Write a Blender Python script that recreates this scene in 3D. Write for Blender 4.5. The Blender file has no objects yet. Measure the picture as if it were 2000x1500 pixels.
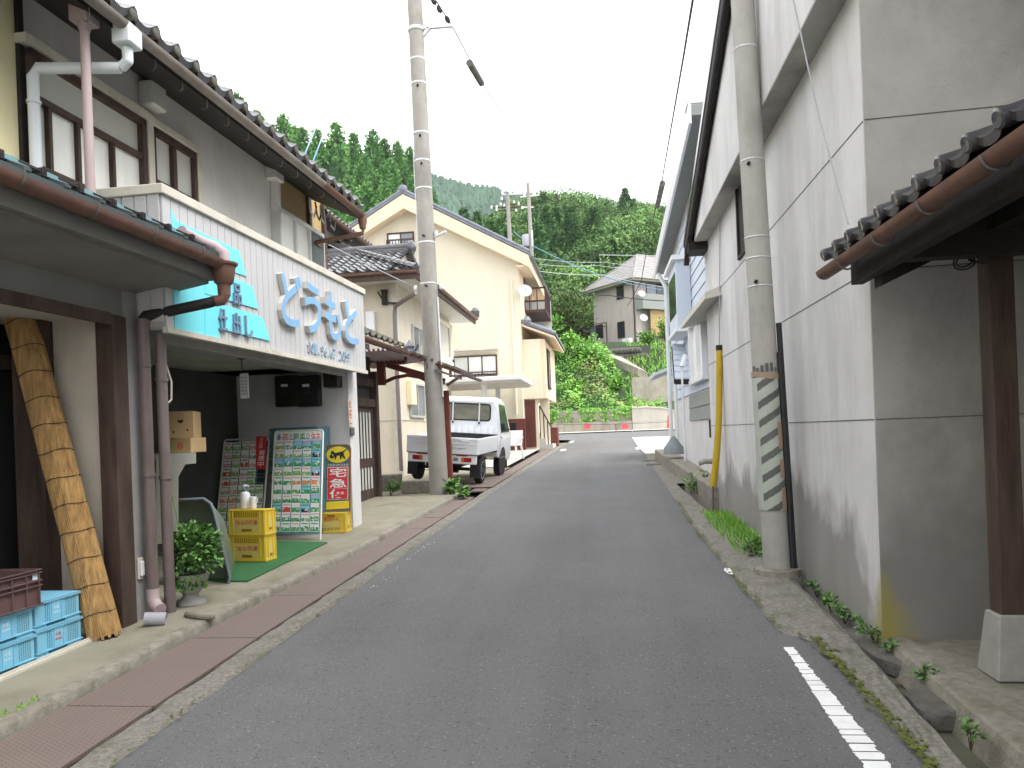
import bpy, bmesh, math, random
from mathutils import Vector, Matrix, noise
random.seed(7)
V = Vector
SC = bpy.context.scene
COL = SC.collection
PI = math.pi

# ---------------------------------------------------------------- camera
EYE = V((0, 0, 1.5)); FPX = 1500.0; ROLL = 0.038
YAW = math.atan((1190 - 1000) / (FPX * math.cos(ROLL)))
CYP = 839 + FPX * math.tan(YAW) * math.sin(ROLL)
r0 = V((math.cos(YAW), math.sin(YAW), 0)); DIR = V((-math.sin(YAW), math.cos(YAW), 0)); Z = V((0, 0, 1))
RGT = r0 * math.cos(ROLL) - Z * math.sin(ROLL); UPV = r0 * math.sin(ROLL) + Z * math.cos(ROLL)
cd = bpy.data.cameras.new('camera'); cam = bpy.data.objects.new('camera', cd); COL.objects.link(cam)
cam.matrix_world = Matrix(((RGT.x, UPV.x, -DIR.x, EYE.x), (RGT.y, UPV.y, -DIR.y, EYE.y), (RGT.z, UPV.z, -DIR.z, EYE.z), (0, 0, 0, 1)))
cd.sensor_width = 36; cd.lens = 36 * FPX / 2000; cd.shift_y = (CYP - 750) / 2000
cd.clip_start = 0.05; cd.clip_end = 3000
SC.camera = cam
# ---------------------------------------------------------------- sky, sun, exposure (overcast)
SUN_EL, SUN_AZ = math.radians(56), math.radians(98)
w = bpy.data.worlds.new('World'); SC.world = w; w.use_nodes = True
nt = w.node_tree; nt.nodes.clear()
sky = nt.nodes.new('ShaderNodeTexSky'); sky.sky_type = 'NISHITA'; sky.sun_disc = False
sky.sun_elevation = SUN_EL; sky.sun_rotation = SUN_AZ; sky.air_density = 1.0; sky.dust_density = 4.0; sky.ozone_density = 1.0
hsv = nt.nodes.new('ShaderNodeHueSaturation'); hsv.inputs['Saturation'].default_value = 0.12
mixn = nt.nodes.new('ShaderNodeMix'); mixn.data_type = 'RGBA'; mixn.inputs[0].default_value = 0.72
mixn.inputs[7].default_value = (10.6, 10.7, 11.0, 1)
bg = nt.nodes.new('ShaderNodeBackground'); bg.inputs['Strength'].default_value = 0.13
wo = nt.nodes.new('ShaderNodeOutputWorld')
nt.links.new(sky.outputs[0], hsv.inputs['Color']); nt.links.new(hsv.outputs[0], mixn.inputs[6])
nt.links.new(mixn.outputs[2], bg.inputs['Color']); nt.links.new(bg.outputs[0], wo.inputs['Surface'])
sl = bpy.data.lights.new('sun', 'SUN'); sl.energy = 1.5; sl.angle = math.radians(35); sl.color = (1, 0.97, 0.93)
so = bpy.data.objects.new('sun', sl); COL.objects.link(so)
to_sun = V((math.cos(SUN_EL) * math.sin(SUN_AZ), math.cos(SUN_EL) * math.cos(SUN_AZ), math.sin(SUN_EL)))
so.rotation_euler = to_sun.to_track_quat('Z', 'Y').to_euler(); so.location = to_sun * 60
SC.view_settings.view_transform = 'Standard'; SC.view_settings.look = 'None'
SC.view_settings.exposure = 1.2; SC.view_settings.gamma = 1.0
SC.render.engine = 'CYCLES'
SC.cycles.use_denoising = True
SC.cycles.volume_bounces = 0; SC.cycles.max_bounces = 6; SC.cycles.diffuse_bounces = 4; SC.cycles.transparent_max_bounces = 4
SC.cycles.use_adaptive_sampling = True; SC.cycles.adaptive_threshold = 0.02

# ---------------------------------------------------------------- surveying helpers: a sight line met with a real plane
def ray(px, py): return DIR + RGT * ((px - 1000) / FPX) + UPV * ((CYP - py) / FPX)
def aty(px, py, y):
    v = ray(px, py); return EYE + v * (y / v.y)
def gz(y): return 0.03 * y if y < 46 else 1.38
def gnd(px, py, dz=0.0):
    v = ray(px, py); k = (EYE.z - dz) / (0.03 * v.y - v.z); return EYE + v * k
class Fr:
    """a plan frame: u along a facade, n out of it, z up"""
    def __init__(s, o, u, n): s.o = V(o); s.u = V(u).normalized(); s.n = V(n).normalized()
    def __call__(s, p): return s.o + s.u * p[0] + s.n * p[1] + Z * p[2]
    def inv(s, P): d = V(P) - s.o; return (d.dot(s.u), d.dot(s.n), d.z)
    def see(s, n, px, py):
        v = ray(px, py); k = (n - (EYE - s.o).dot(s.n)) / v.dot(s.n); P = EYE + v * k
        q = s.inv(P); return (q[0], q[2])
aL = math.radians(1.6); LF = Fr((-3.674, 0, 0), (math.sin(aL), math.cos(aL), 0), (math.cos(aL), -math.sin(aL), 0))
aR = math.radians(-0.72); RF = Fr((1.675, 0, 0), (math.sin(aR), math.cos(aR), 0), (-math.cos(aR), math.sin(aR), 0))

# ---------------------------------------------------------------- mesh builder
class MB:
    def __init__(s, T=None): s.v = []; s.f = []; s.m = []; s.T = T
    def add(s, vs, fs, m=0):
        b = len(s.v)
        s.v += [tuple(s.T(p)) if s.T else tuple(p) for p in vs]
        s.f += [tuple(b + i for i in f) for f in fs]; s.m += [m] * len(fs)
    def box(s, x0, x1, y0, y1, z0, z1, m=0):
        s.hexa([(x0, y0, z0), (x1, y0, z0), (x1, y1, z0), (x0, y1, z0), (x0, y0, z1), (x1, y0, z1), (x1, y1, z1), (x0, y1, z1)], m)
    def hexa(s, p, m=0):
        s.add(p, [(3, 2, 1, 0), (4, 5, 6, 7), (0, 1, 5, 4), (1, 2, 6, 5), (2, 3, 7, 6), (3, 0, 4, 7)], m)
    def quad(s, a, b, c, d, m=0): s.add([a, b, c, d], [(0, 1, 2, 3)], m)
    def prism(s, pts, vec, m=0):
        n = len(pts); vec = V(vec)
        s.add([V(p) for p in pts] + [V(p) + vec for p in pts], [tuple(range(n)), tuple(range(2 * n - 1, n - 1, -1))] + [(i, i + n, (i + 1) % n + n, (i + 1) % n) for i in range(n)], m)
    def bar(s, p, q, w, h, m=0, up=(0, 0, 1)):
        p, q = V(p), V(q); d = (q - p).normalized(); up = V(up)
        a = d.cross(up)
        if a.length < 1e-4: a = V((1, 0, 0))
        a.normalize(); b = a.cross(d).normalized(); a = a * w / 2; b = b * h / 2
        s.hexa([p - a - b, p + a - b, q + a - b, q - a - b, p - a + b, p + a + b, q + a + b, q - a + b], m)
    def tube(s, pts, r, n=8, m=0, cap=True):
        pts = [V(p) for p in pts]; k = len(pts); vs = []; fs = []
        rs = r if isinstance(r, (list, tuple)) else [r] * k
        ref = None
        for i, p in enumerate(pts):
            d = (pts[min(i + 1, k - 1)] - pts[max(i - 1, 0)]).normalized()
            if ref is None:
                ref = d.orthogonal().normalized()
            a = (ref - d * ref.dot(d))
            a = a.normalized() if a.length > 1e-5 else d.orthogonal().normalized()
            ref = a; b = d.cross(a)
            vs += [p + (a * math.cos(2 * PI * j / n) + b * math.sin(2 * PI * j / n)) * rs[i] for j in range(n)]
        for i in range(k - 1):
            for j in range(n):
                j2 = (j + 1) % n; fs.append((i * n + j, i * n + j2, (i + 1) * n + j2, (i + 1) * n + j))
        if cap: fs += [tuple(range(n - 1, -1, -1)), tuple((k - 1) * n + j for j in range(n))]
        s.add(vs, fs, m)
    def lathe(s, c, prof, n=20, m=0, axis=None, cap=True):
        c = V(c); ax = V(axis).normalized() if axis else Z; a = ax.orthogonal().normalized(); b = ax.cross(a); vs = []; fs = []
        for r, h in prof: vs += [c + ax * h + (a * math.cos(2 * PI * j / n) + b * math.sin(2 * PI * j / n)) * r for j in range(n)]
        for i in range(len(prof) - 1):
            for j in range(n):
                j2 = (j + 1) % n; fs.append((i * n + j, i * n + j2, (i + 1) * n + j2, (i + 1) * n + j))
        if cap: fs += [tuple(range(n - 1, -1, -1)), tuple((len(prof) - 1) * n + j for j in range(n))]
        s.add(vs, fs, m)
    def gutter(s, p, q, r=0.06, m=0, n=8):
        """half-round gutter, open to the sky, p and q on its rim line"""
        p, q = V(p), V(q); d = (q - p).normalized(); a = d.cross(Z).normalized(); vs = []; fs = []
        for rr in (r, r - 0.006):
            for P in (p, q):
                vs += [P + a * rr * math.cos(PI + PI * j / n) + Z * rr * math.sin(PI + PI * j / n) for j in range(n + 1)]
        k = n + 1
        for j in range(n):
            fs.append((j, j + 1, k + j + 1, k + j)); fs.append((2 * k + j, 2 * k + j + 1, 3 * k + j + 1, 3 * k + j))
            fs.append((j, j + 1, 2 * k + j + 1, 2 * k + j)); fs.append((k + j, k + j + 1, 3 * k + j + 1, 3 * k + j))
        fs.append((0, k, 3 * k, 2 * k)); fs.append((n, k + n, 3 * k + n, 2 * k + n))
        s.add(vs, fs, m)
    def tiles(s, o, a, b, na, nb, pa=0.27, pb=0.24, amp=0.04, lift=0.03, m=0, sm=7, drop=0.035):
        """pantile field: o eave corner, a along the eave, b up the slope, na columns, nb courses"""
        o, a, b = V(o), V(a).normalized(), V(b).normalized(); nr = a.cross(b)
        if nr.z < 0: nr = -nr
        def h(t):
            t = t % 1.0
            return amp * math.sin(PI * t / 0.42) if t < 0.42 else -0.4 * amp * math.sin(PI * (t - 0.42) / 0.58)
        N = na * sm
        for j in range(nb):
            vs = []; fs = []
            jt = random.uniform(-.004, .004)
            for i in range(N + 1):
                x = i / sm; P = o + a * (x * pa); hh = h(x + 0.04)
                vs += [P + b * (j * pb - 0.01) + nr * (hh + lift - drop + jt), P + b * (j * pb - 0.01) + nr * (hh + lift + jt), P + b * ((j + 1) * pb + 0.01) + nr * (hh + 0.004)]
            for i in range(N):
                q = 3 * i; fs += [(q, q + 3, q + 4, q + 1), (q + 1, q + 4, q + 5, q + 2)]
            s.add(vs, fs, m)
    def leaf(s, p, d, nrm, L, W, m=0):
        d = V(d).normalized(); nrm = V(nrm); sd = d.cross(nrm)
        sd = sd.normalized() if sd.length > 1e-4 else d.orthogonal().normalized()
        up = sd.cross(d); p = V(p)
        s.add([p, p + d * L * .5 + sd * W * .5 - up * L * .05, p + d * L - up * L * .15, p + d * L * .5 - sd * W * .5 - up * L * .05], [(0, 1, 2), (0, 2, 3)], m)
    def build(s, name, mats, parent=None, origin=None, smooth=False, bevel=0.0, angle=0.7, **tags):
        if not isinstance(mats, (list, tuple)): mats = [mats]
        if parent is not None:
            q = parent
            while q.parent: q = q.parent
            og = V(q['_o']) if '_o' in q else V(q.location); rot = q.get('_rz', 0.0)
        else:
            if origin is None:
                xs = [p[0] for p in s.v]; ys = [p[1] for p in s.v]; zs = [p[2] for p in s.v]
                origin = ((min(xs) + max(xs)) / 2, (min(ys) + max(ys)) / 2, min(zs))
            og = V(origin)
        me = bpy.data.meshes.new(name)
        me.from_pydata([(p[0] - og.x, p[1] - og.y, p[2] - og.z) for p in s.v], [], s.f)
        for mt in mats: me.materials.append(mt)
        me.polygons.foreach_set('material_index', s.m)
        bm = bmesh.new(); bm.from_mesh(me)
        if bevel:
            ed = [e for e in bm.edges if len(e.link_faces) == 2 and e.calc_face_angle(0) > 0.6]
            bmesh.ops.bevel(bm, geom=ed, offset=bevel, segments=1, affect='EDGES', clamp_overlap=True)
        if len(bm.faces) < 60000: bmesh.ops.recalc_face_normals(bm, faces=bm.faces)
        bm.to_mesh(me); bm.free()
        if smooth:
            me.shade_smooth(); me.set_sharp_from_angle(angle=angle)
        o = bpy.data.objects.new(name, me); COL.objects.link(o)
        if parent is not None: o.parent = parent
        else:
            o.location = og; o['_o'] = tuple(og)
        for k, v in tags.items():
            if v: o[k] = v
        return o
def thing(name, label, category, loc, group=None):
    o = bpy.data.objects.new(name, None); COL.objects.link(o); o.location = loc; o['_o'] = tuple(loc); o.empty_display_size = 0.1
    o['label'] = label; o['category'] = category
    if group: o['group'] = group
    return o
def tag(o, label, category, group=None):
    o['label'] = label; o['category'] = category
    if group: o['group'] = group
    return o
def struct(mb, name, mats, **k): return mb.build(name, mats, kind='structure', **k)
def copy_tree(o, loc, rz=0.0, label=None, scale=1.0):
    c = o.copy(); COL.objects.link(c); c.location = loc; c.rotation_euler = (o.rotation_euler[0], o.rotation_euler[1], rz); c.scale = (scale,) * 3
    if label: c['label'] = label
    for ch in o.children:
        d = ch.copy(); COL.objects.link(d); d.parent = c
        for g in ch.children:
            e = g.copy(); COL.objects.link(e); e.parent = d
    return c

# ---------------------------------------------------------------- materials
MATS = {}
def mat(name, col, rough=0.8, var=0.18, scale=5.0, bump=0.15, bscale=70.0, metal=0.0, dirt=None, damt=0.4, dscale=2.5, streak=0.0, spec=0.3, coat=0.0, stretch=(1, 1, 1), hue=0.0):
    """base colour broken up by two noises, optional dirt patches / vertical streaks with a shape of their own, fine bump"""
    m = bpy.data.materials.new(name); m.use_nodes = True; t = m.node_tree; N = t.nodes; Lk = t.links.new
    b = N['Principled BSDF']; b.inputs['Roughness'].default_value = rough; b.inputs['Metallic'].default_value = metal
    b.inputs['Specular IOR Level'].default_value = spec; b.inputs['Coat Weight'].default_value = coat
    tc = N.new('ShaderNodeTexCoord'); mp = N.new('ShaderNodeMapping'); mp.inputs['Scale'].default_value = stretch; Lk(tc.outputs['Object'], mp.inputs['Vector'])
    n1 = N.new('ShaderNodeTexNoise'); n1.inputs['Scale'].default_value = scale; n1.inputs['Detail'].default_value = 6; n1.inputs['Roughness'].default_value = .65; Lk(mp.outputs[0], n1.inputs['Vector'])
    cr = N.new('ShaderNodeMapRange'); cr.inputs[1].default_value = .3; cr.inputs[2].default_value = .7; cr.inputs[3].default_value = 1 - var; cr.inputs[4].default_value = 1 + var; Lk(n1.outputs['Fac'], cr.inputs[0])
    mul = N.new('ShaderNodeMix'); mul.data_type = 'RGBA'; mul.blend_type = 'MULTIPLY'; mul.inputs[0].default_value = 1; mul.inputs[6].default_value = (*col, 1); Lk(cr.outputs[0], mul.inputs[7])
    out = mul.outputs[2]
    if hue:
        oi = N.new('ShaderNodeObjectInfo'); hs = N.new('ShaderNodeHueSaturation')
        mr = N.new('ShaderNodeMapRange'); mr.inputs[3].default_value = 1 - hue; mr.inputs[4].default_value = 1 + hue; Lk(oi.outputs['Random'], mr.inputs[0]); Lk(mr.outputs[0], hs.inputs['Value'])
        mr2 = N.new('ShaderNodeMapRange'); mr2.inputs[3].default_value = .5 - hue * .03; mr2.inputs[4].default_value = .5 + hue * .03
        w2 = N.new('ShaderNodeMath'); w2.operation = 'FRACT'; w3 = N.new('ShaderNodeMath'); w3.operation = 'MULTIPLY'; w3.inputs[1].default_value = 7.31; Lk(oi.outputs['Random'], w3.inputs[0]); Lk(w3.outputs[0], w2.inputs[0]); Lk(w2.outputs[0], mr2.inputs[0]); Lk(mr2.outputs[0], hs.inputs['Hue'])
        Lk(out, hs.inputs['Color']); out = hs.outputs[0]
    if dirt:
        n2 = N.new('ShaderNodeTexNoise'); n2.inputs['Scale'].default_value = dscale; n2.inputs['Detail'].default_value = 8; n2.inputs['Roughness'].default_value = .7
        m2 = N.new('ShaderNodeMapping'); m2.inputs['Scale'].default_value = (1, 1, 1 - streak * .9); m2.inputs['Location'].default_value = (3.1, 7.7, 1.3); Lk(tc.outputs['Object'], m2.inputs['Vector']); Lk(m2.outputs[0], n2.inputs['Vector'])
        r2 = N.new('ShaderNodeMapRange'); r2.inputs[1].default_value = .48; r2.inputs[2].default_value = .72; r2.inputs[4].default_value = damt; Lk(n2.outputs['Fac'], r2.inputs[0])
        mx = N.new('ShaderNodeMix'); mx.data_type = 'RGBA'; mx.inputs[7].default_value = (*dirt, 1); Lk(r2.outputs[0], mx.inputs[0]); Lk(out, mx.inputs[6]); out = mx.outputs[2]
    Lk(out, b.inputs['Base Color'])
    if bump:
        nb = N.new('ShaderNodeTexNoise'); nb.inputs['Scale'].default_value = bscale; nb.inputs['Detail'].default_value = 3; Lk(mp.outputs[0], nb.inputs['Vector'])
        bp = N.new('ShaderNodeBump'); bp.inputs['Strength'].default_value = bump; bp.inputs['Distance'].default_value = .01; Lk(nb.outputs['Fac'], bp.inputs['Height']); Lk(bp.outputs[0], b.inputs['Normal'])
    m['out'] = 0
    MATS[name] = m
    return m
def nodes(m): t = m.node_tree; return t, t.nodes, t.links.new, t.nodes['Principled BSDF']
def overlay(m, fac_fn, col):
    """mix another colour over the base where fac_fn(nodes, link) says"""
    t, N, Lk, b = nodes(m); src = b.inputs['Base Color'].links[0].from_socket; f = fac_fn(N, Lk)
    mx = N.new('ShaderNodeMix'); mx.data_type = 'RGBA'; mx.inputs[7].default_value = (*col, 1); Lk(f, mx.inputs[0]); Lk(src, mx.inputs[6]); Lk(mx.outputs[2], b.inputs['Base Color'])
def math_n(N, Lk, op, a, b=None, c=None):
    n = N.new('ShaderNodeMath'); n.operation = op; n.use_clamp = False
    for i, x in enumerate((a, b, c)):
        if x is None: continue
        if isinstance(x, (int, float)): n.inputs[i].default_value = x
        else: Lk(x, n.inputs[i])
    return n.outputs[0]
def rng(N, Lk, x, a, b, c=0.0, d=1.0):
    n = N.new('ShaderNodeMapRange'); Lk(x, n.inputs[0])
    for i, q in enumerate((a, b, c, d)): n.inputs[i + 1].default_value = q
    return n.outputs[0]
def noi(N, Lk, scale, detail=5, vec=None, stretch=None):
    n = N.new('ShaderNodeTexNoise'); n.inputs['Scale'].default_value = scale; n.inputs['Detail'].default_value = detail; n.inputs['Roughness'].default_value = .65
    tc = N.new('ShaderNodeTexCoord')
    if stretch:
        mp = N.new('ShaderNodeMapping'); mp.inputs['Scale'].default_value = stretch; Lk(tc.outputs['Object'], mp.inputs['Vector']); Lk(mp.outputs[0], n.inputs['Vector'])
    else: Lk(tc.outputs['Object'], n.inputs['Vector'])
    return n.outputs['Fac']
def coord(N, Lk, ax):
    tc = N.new('ShaderNodeTexCoord'); sp = N.new('ShaderNodeSeparateXYZ'); Lk(tc.outputs['Object'], sp.inputs[0]); return sp.outputs[ax]

GREY_D = (.10, .095, .085)
M = {}
M['asphalt'] = mat('asphalt', (.143, .142, .142), .9, .10, .9, .6, 200, dirt=(.175, .175, .175), damt=.35, dscale=.7)
def speck(N, Lk): return rng(N, Lk, noi(N, Lk, 70, 2), .62, .72, 0, .75)
overlay(M['asphalt'], speck, (.38, .38, .37))
def speckd(N, Lk): return rng(N, Lk, noi(N, Lk, 48, 2), .40, .30, 0, .75)
overlay(M['asphalt'], speckd, (.05, .05, .055))
M['walk'] = mat('walk_concrete', (.27, .25, .195), .9, .16, 1.6, .4, 120, dirt=(.15, .145, .09), damt=.6, dscale=1.6)
def mossf(N, Lk): return rng(N, Lk, noi(N, Lk, 1.3, 9), .57, .72, 0, .6)
M['kerb'] = mat('kerb_concrete', (.26, .24, .20), .9, .25, 14, .7, 90, dirt=(.11, .11, .06), damt=.7, dscale=5)
M['oldplaster'] = mat('old_grey_plaster', (.235, .235, .215), .92, .12, 2.0, .35, 130, dirt=(.15, .15, .135), damt=.5, dscale=1.2, streak=.6)
M['rough'] = mat('rough_concrete', (.22, .205, .18), .95, .35, 38, .9, 80, dirt=(.09, .10, .045), damt=.7, dscale=4)
M['steel'] = mat('rust_steel', (.118, .086, .074), .75, .2, 3, .2, 200, dirt=(.125, .108, .085), damt=.7, dscale=2.0, spec=.35)
M['earth'] = mat('earth', (.12, .11, .085), .95, .3, 2, .6, 40, dirt=(.05, .08, .02), damt=.6, dscale=.6)
M['wet'] = mat('ditch_bottom', (.055, .05, .035), .9, .4, 9, .8, 50, dirt=(.03, .045, .012), damt=.8, dscale=6)
M['stone'] = mat('slab_stone', (.13, .125, .115), .92, .25, 8, .8, 60, dirt=(.05, .055, .025), damt=.6, dscale=5)
M['paint'] = mat('road_paint', (.86, .86, .85), .8, .08, 12, .2, 120)
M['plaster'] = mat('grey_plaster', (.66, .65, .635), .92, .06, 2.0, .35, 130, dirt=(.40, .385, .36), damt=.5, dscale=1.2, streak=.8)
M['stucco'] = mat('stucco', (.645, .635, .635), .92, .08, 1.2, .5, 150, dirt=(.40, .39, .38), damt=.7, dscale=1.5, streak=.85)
M['stucco_shaded'] = mat('shaded_stucco', (.45, .435, .415), .92, .1, 1.5, .45, 150, dirt=(.20, .185, .165), damt=.6, dscale=1.2, streak=.5)  # stucco again, with the shade of the camera-facing side put into its colour
M['yellowwall'] = mat('yellow_wall', (.84, .77, .48), .9, .05, 2, .2, 120)
M['cream'] = mat('cream_wall', (.72, .665, .52), .9, .03, 1.5, .2, 150, dirt=(.52, .45, .32), damt=.3, dscale=1.0, streak=.85)
M['cream2'] = mat('cream_siding', (.60, .54, .43), .9, .06, 1.5, .3, 90, dirt=(.40, .35, .27), damt=.4, dscale=1.3, streak=.8)
M['peach'] = mat('peach_trim', (.74, .60, .43), .85, .04, 2, .1, 90)
M['ochre'] = mat('ochre_plaster', (.45, .33, .16), .9, .1, 2, .3, 90, dirt=(.3, .22, .12), damt=.4)
M['wood'] = mat('dark_wood', (.062, .040, .033), .7, .35, 9, .3, 60, stretch=(1, 1, .12), dirt=(.14, .10, .07), damt=.6, dscale=5, streak=.9)
M['woodred'] = mat('red_brown_wood', (.115, .040, .030), .65, .25, 9, .25, 60, stretch=(1, 1, .15))
M['woodblack'] = mat('black_wood', (.025, .021, .020), .7, .3, 9, .3, 60)
M['porchred'] = mat('rust_red_paint', (.20, .052, .035), .6, .25, 6, .2, 60, dirt=(.09, .035, .025), damt=.6)
M['copper'] = mat('copper_gutter', (.185, .098, .072), .6, .2, 4, .08, 40, dirt=(.09, .06, .05), damt=.6, dscale=4, spec=.35)
M['brownpipe'] = mat('brown_pipe', (.14, .108, .10), .5, .12, 3, .05, 40, dirt=(.26, .22, .21), damt=.5, streak=.8, spec=.45)
M['pinkpipe'] = mat('faded_pipe', (.42, .33, .335), .55, .06, 2, .03, 40, spec=.4)
M['whitepvc'] = mat('white_pipe', (.68, .72, .74), .45, .05, 2, .03, 40, spec=.45)
M['greypvc'] = mat('grey_pipe', (.36, .36, .40), .5, .1, 4, .05, 40)
M['tile'] = mat('glazed_tile', (.07, .07, .077), .2, .3, 4, .08, 30, dirt=(.13, .135, .11), damt=.5, dscale=6, spec=.55)
M['tilemoss'] = mat('mossy_tile', (.10, .095, .08), .75, .3, 5, .25, 40, dirt=(.13, .13, .06), damt=.8, dscale=4)
M['tilegrey'] = mat('grey_tile', (.17, .18, .215), .5, .25, 3, .1, 30)
M['soffit'] = mat('soffit_board', (.36, .345, .31), .9, .12, 2, .15, 60, dirt=(.22, .2, .18), damt=.4)
M['soffitw'] = mat('soffit_white', (.56, .54, .48), .9, .05, 2, .1, 60)
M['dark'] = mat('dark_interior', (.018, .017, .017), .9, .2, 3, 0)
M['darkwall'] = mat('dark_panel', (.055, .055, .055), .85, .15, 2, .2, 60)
M['shopwall'] = mat('shop_plaster', (.30, .295, .29), .92, .08, 2.5, .3, 120, dirt=(.2, .195, .19), damt=.5)
M['whitewall'] = mat('white_plaster', (.62, .61, .61), .9, .05, 2, .3, 120, dirt=(.4, .38, .34), damt=.4, streak=.7)
M['siding'] = mat('sign_sheet', (.50, .50, .505), .5, .04, 1.2, .05, 30, dirt=(.50, .48, .45), damt=.35, dscale=1.6, streak=.95, spec=.45)
M['cap'] = mat('cream_cap', (.60, .57, .49), .6, .08, 3, .08, 40, dirt=(.33, .31, .22), damt=.5, dscale=4)
M['cyan'] = mat('cyan_sheet', (.19, .74, .83), .5, .04, 2, .03, 30)
M['letter'] = mat('blue_letter', (.22, .42, .66), .45, .05, 3, .02, 40)
M['letterside'] = mat('letter_side', (.52, .50, .45), .6, .1, 3, .05, 40)
M['letterdark'] = mat('slate_letter', (.17, .25, .36), .5, .1, 3, .02, 40)
M['bamboo'] = mat('reed_blind', (.40, .245, .095), .75, .45, 34, .5, 120, stretch=(1, 1, .06), dirt=(.20, .10, .035), damt=.55, dscale=12, streak=.97)
M['twine'] = mat('dark_twine', (.05, .035, .025), .9, .2, 30, 0)
M['bluecrate'] = mat('blue_crate', (.21, .52, .70), .5, .06, 4, .05, 60, dirt=(.30, .50, .58), damt=.4, spec=.4)
M['bluehole'] = mat('crate_shadow_blue', (.05, .14, .19), .8, .1, 4, 0)
M['whiteprint'] = mat('pale_print', (.58, .72, .80), .7, .05, 3, 0)
M['redprint'] = mat('red_print', (.62, .10, .06), .7, .1, 8, 0)
M['browncrate'] = mat('brown_crate', (.115, .065, .065), .5, .1, 4, .05, 60, dirt=(.19, .13, .13), damt=.4, spec=.4)
M['yellowcrate'] = mat('yellow_crate', (.66, .47, .045), .5, .06, 4, .05, 60, dirt=(.52, .42, .10), damt=.35, spec=.4)
M['yellowpale'] = mat('yellow_panel', (.60, .49, .14), .55, .06, 4, .03, 60)
M['yellowhole'] = mat('yellow_recess', (.26, .14, .01), .8, .1, 4, 0)
M['cardboard'] = mat('cardboard', (.46, .32, .165), .85, .07, 4, .1, 60)
M['cardhole'] = mat('card_hole', (.06, .022, .015), .9, .1, 4, 0)
M['ivory'] = mat('ivory_board', (.84, .82, .72), .5, .04, 3, .02, 30)
M['white'] = mat('white_plastic', (.74, .74, .76), .4, .04, 3, .02, 30, spec=.45)
M['basin'] = mat('green_grey_basin', (.12, .16, .105), .6, .2, 3, .1, 30, dirt=(.12, .085, .05), damt=.6, dscale=3, spec=.5)
M['basinrim'] = mat('basin_rim', (.17, .22, .25), .4, .2, 6, .05, 30, dirt=(.2, .09, .04), damt=.6, dscale=7)
M['turf'] = mat('green_turf', (.045, .16, .06), .95, .2, 40, .9, 300)
M['pot'] = mat('cement_pot', (.33, .32, .30), .85, .12, 6, .2, 60, dirt=(.16, .155, .11), damt=.5)
M['leaf'] = mat('leaf', (.11, .25, .055), .5, .3, 12, .05, 40, spec=.4)
M['leaf2'] = mat('leaf_light', (.19, .36, .09), .5, .3, 12, .05, 40, spec=.4)
M['leafd'] = mat('leaf_dark', (.035, .085, .03), .55, .3, 12, .05, 40, spec=.4)
M['stem'] = mat('stem', (.10, .075, .045), .9, .2, 8, .2, 40)
M['rackwhite'] = mat('rack_frame', (.70, .69, .60), .4, .05, 3, .02, 30, spec=.5)
M['wire'] = mat('grid_wire', (.42, .43, .42), .4, .1, 5, 0, metal=.6)
M['red'] = mat('banner_red', (.60, .035, .045), .6, .06, 3, .03, 30)
M['pwhite'] = mat('packet_white', (.76, .76, .74), .35, .05, 20, 0)
M['pgreen'] = mat('packet_green', (.06, .34, .13), .4, .6, 60, 0)
M['plime'] = mat('packet_lime', (.25, .46, .14), .4, .55, 60, 0)
M['psky'] = mat('packet_sky', (.26, .55, .72), .4, .2, 40, 0)
M['pred'] = mat('packet_red', (.58, .08, .06), .4, .3, 60, 0)
M['porange'] = mat('packet_orange', (.65, .27, .06), .4, .4, 60, 0)
M['pdark'] = mat('packet_dark', (.035, .05, .06), .4, .5, 60, 0)
M['ppink'] = mat('packet_pink', (.68, .30, .32), .4, .3, 60, 0)
M['boardgrey'] = mat('board_slate', (.10, .135, .125), .5, .08, 3, .02, 30)
M['boardrim'] = mat('board_rim', (.30, .13, .05), .5, .15, 5, .02, 30)
M['logoyellow'] = mat('logo_yellow', (.68, .52, .03), .5, .06, 3, 0)
M['black'] = mat('black', (.02, .02, .022), .5, .1, 3, 0)
M['teal'] = mat('teal_crate', (.055, .135, .17), .55, .12, 4, .05, 40)
M['dishgrey'] = mat('dish_grey', (.52, .54, .57), .5, .04)
M['meter'] = mat('meter_box', (.022, .018, .018), .5, .2, 4, .05, 40)
M['glass'] = mat('window_glass', (.16, .18, .19), .08, .1, 1, 0, spec=.8)
M['glassd'] = mat('dark_glass', (.03, .034, .036), .08, .1, 1, 0, spec=.7)
M['frost'] = mat('frosted_glass', (.60, .61, .57), .35, .06, 2, .03, 60)
M['curtain'] = mat('curtained_glass', (.78, .79, .76), .25, .06, 1.5, 0, stretch=(7, 7, .3), spec=.6)
M['alu'] = mat('aluminium', (.55, .55, .54), .4, .06, 4, .02, 40, metal=.35)
M['pole'] = mat('pole_concrete', (.40, .385, .355), .92, .1, 3, .3, 120, dirt=(.22, .21, .185), damt=.6, dscale=3.2, streak=.75)
M['poled'] = mat('old_pole_concrete', (.31, .295, .265), .92, .12, 3, .3, 120, dirt=(.14, .13, .11), damt=.65, dscale=2.6, streak=.75)
M['band'] = mat('steel_band', (.62, .63, .64), .35, .1, 4, 0, metal=.4)
M['cable'] = mat('cable_black', (.03, .03, .033), .6, .1, 3, 0)
M['cablegrey'] = mat('cable_grey', (.40, .42, .44), .6, .1, 3, 0)
M['cableblue'] = mat('cable_blue', (.13, .30, .46), .6, .1, 3, 0)
M['stripew'] = mat('stripe_pale', (.42, .45, .40), .75, .1, 5, .05, 60, dirt=(.3, .32, .28), damt=.4)
M['stripek'] = mat('stripe_black', (.115, .12, .115), .75, .2, 5, .05, 60, dirt=(.16, .17, .15), damt=.5)
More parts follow.
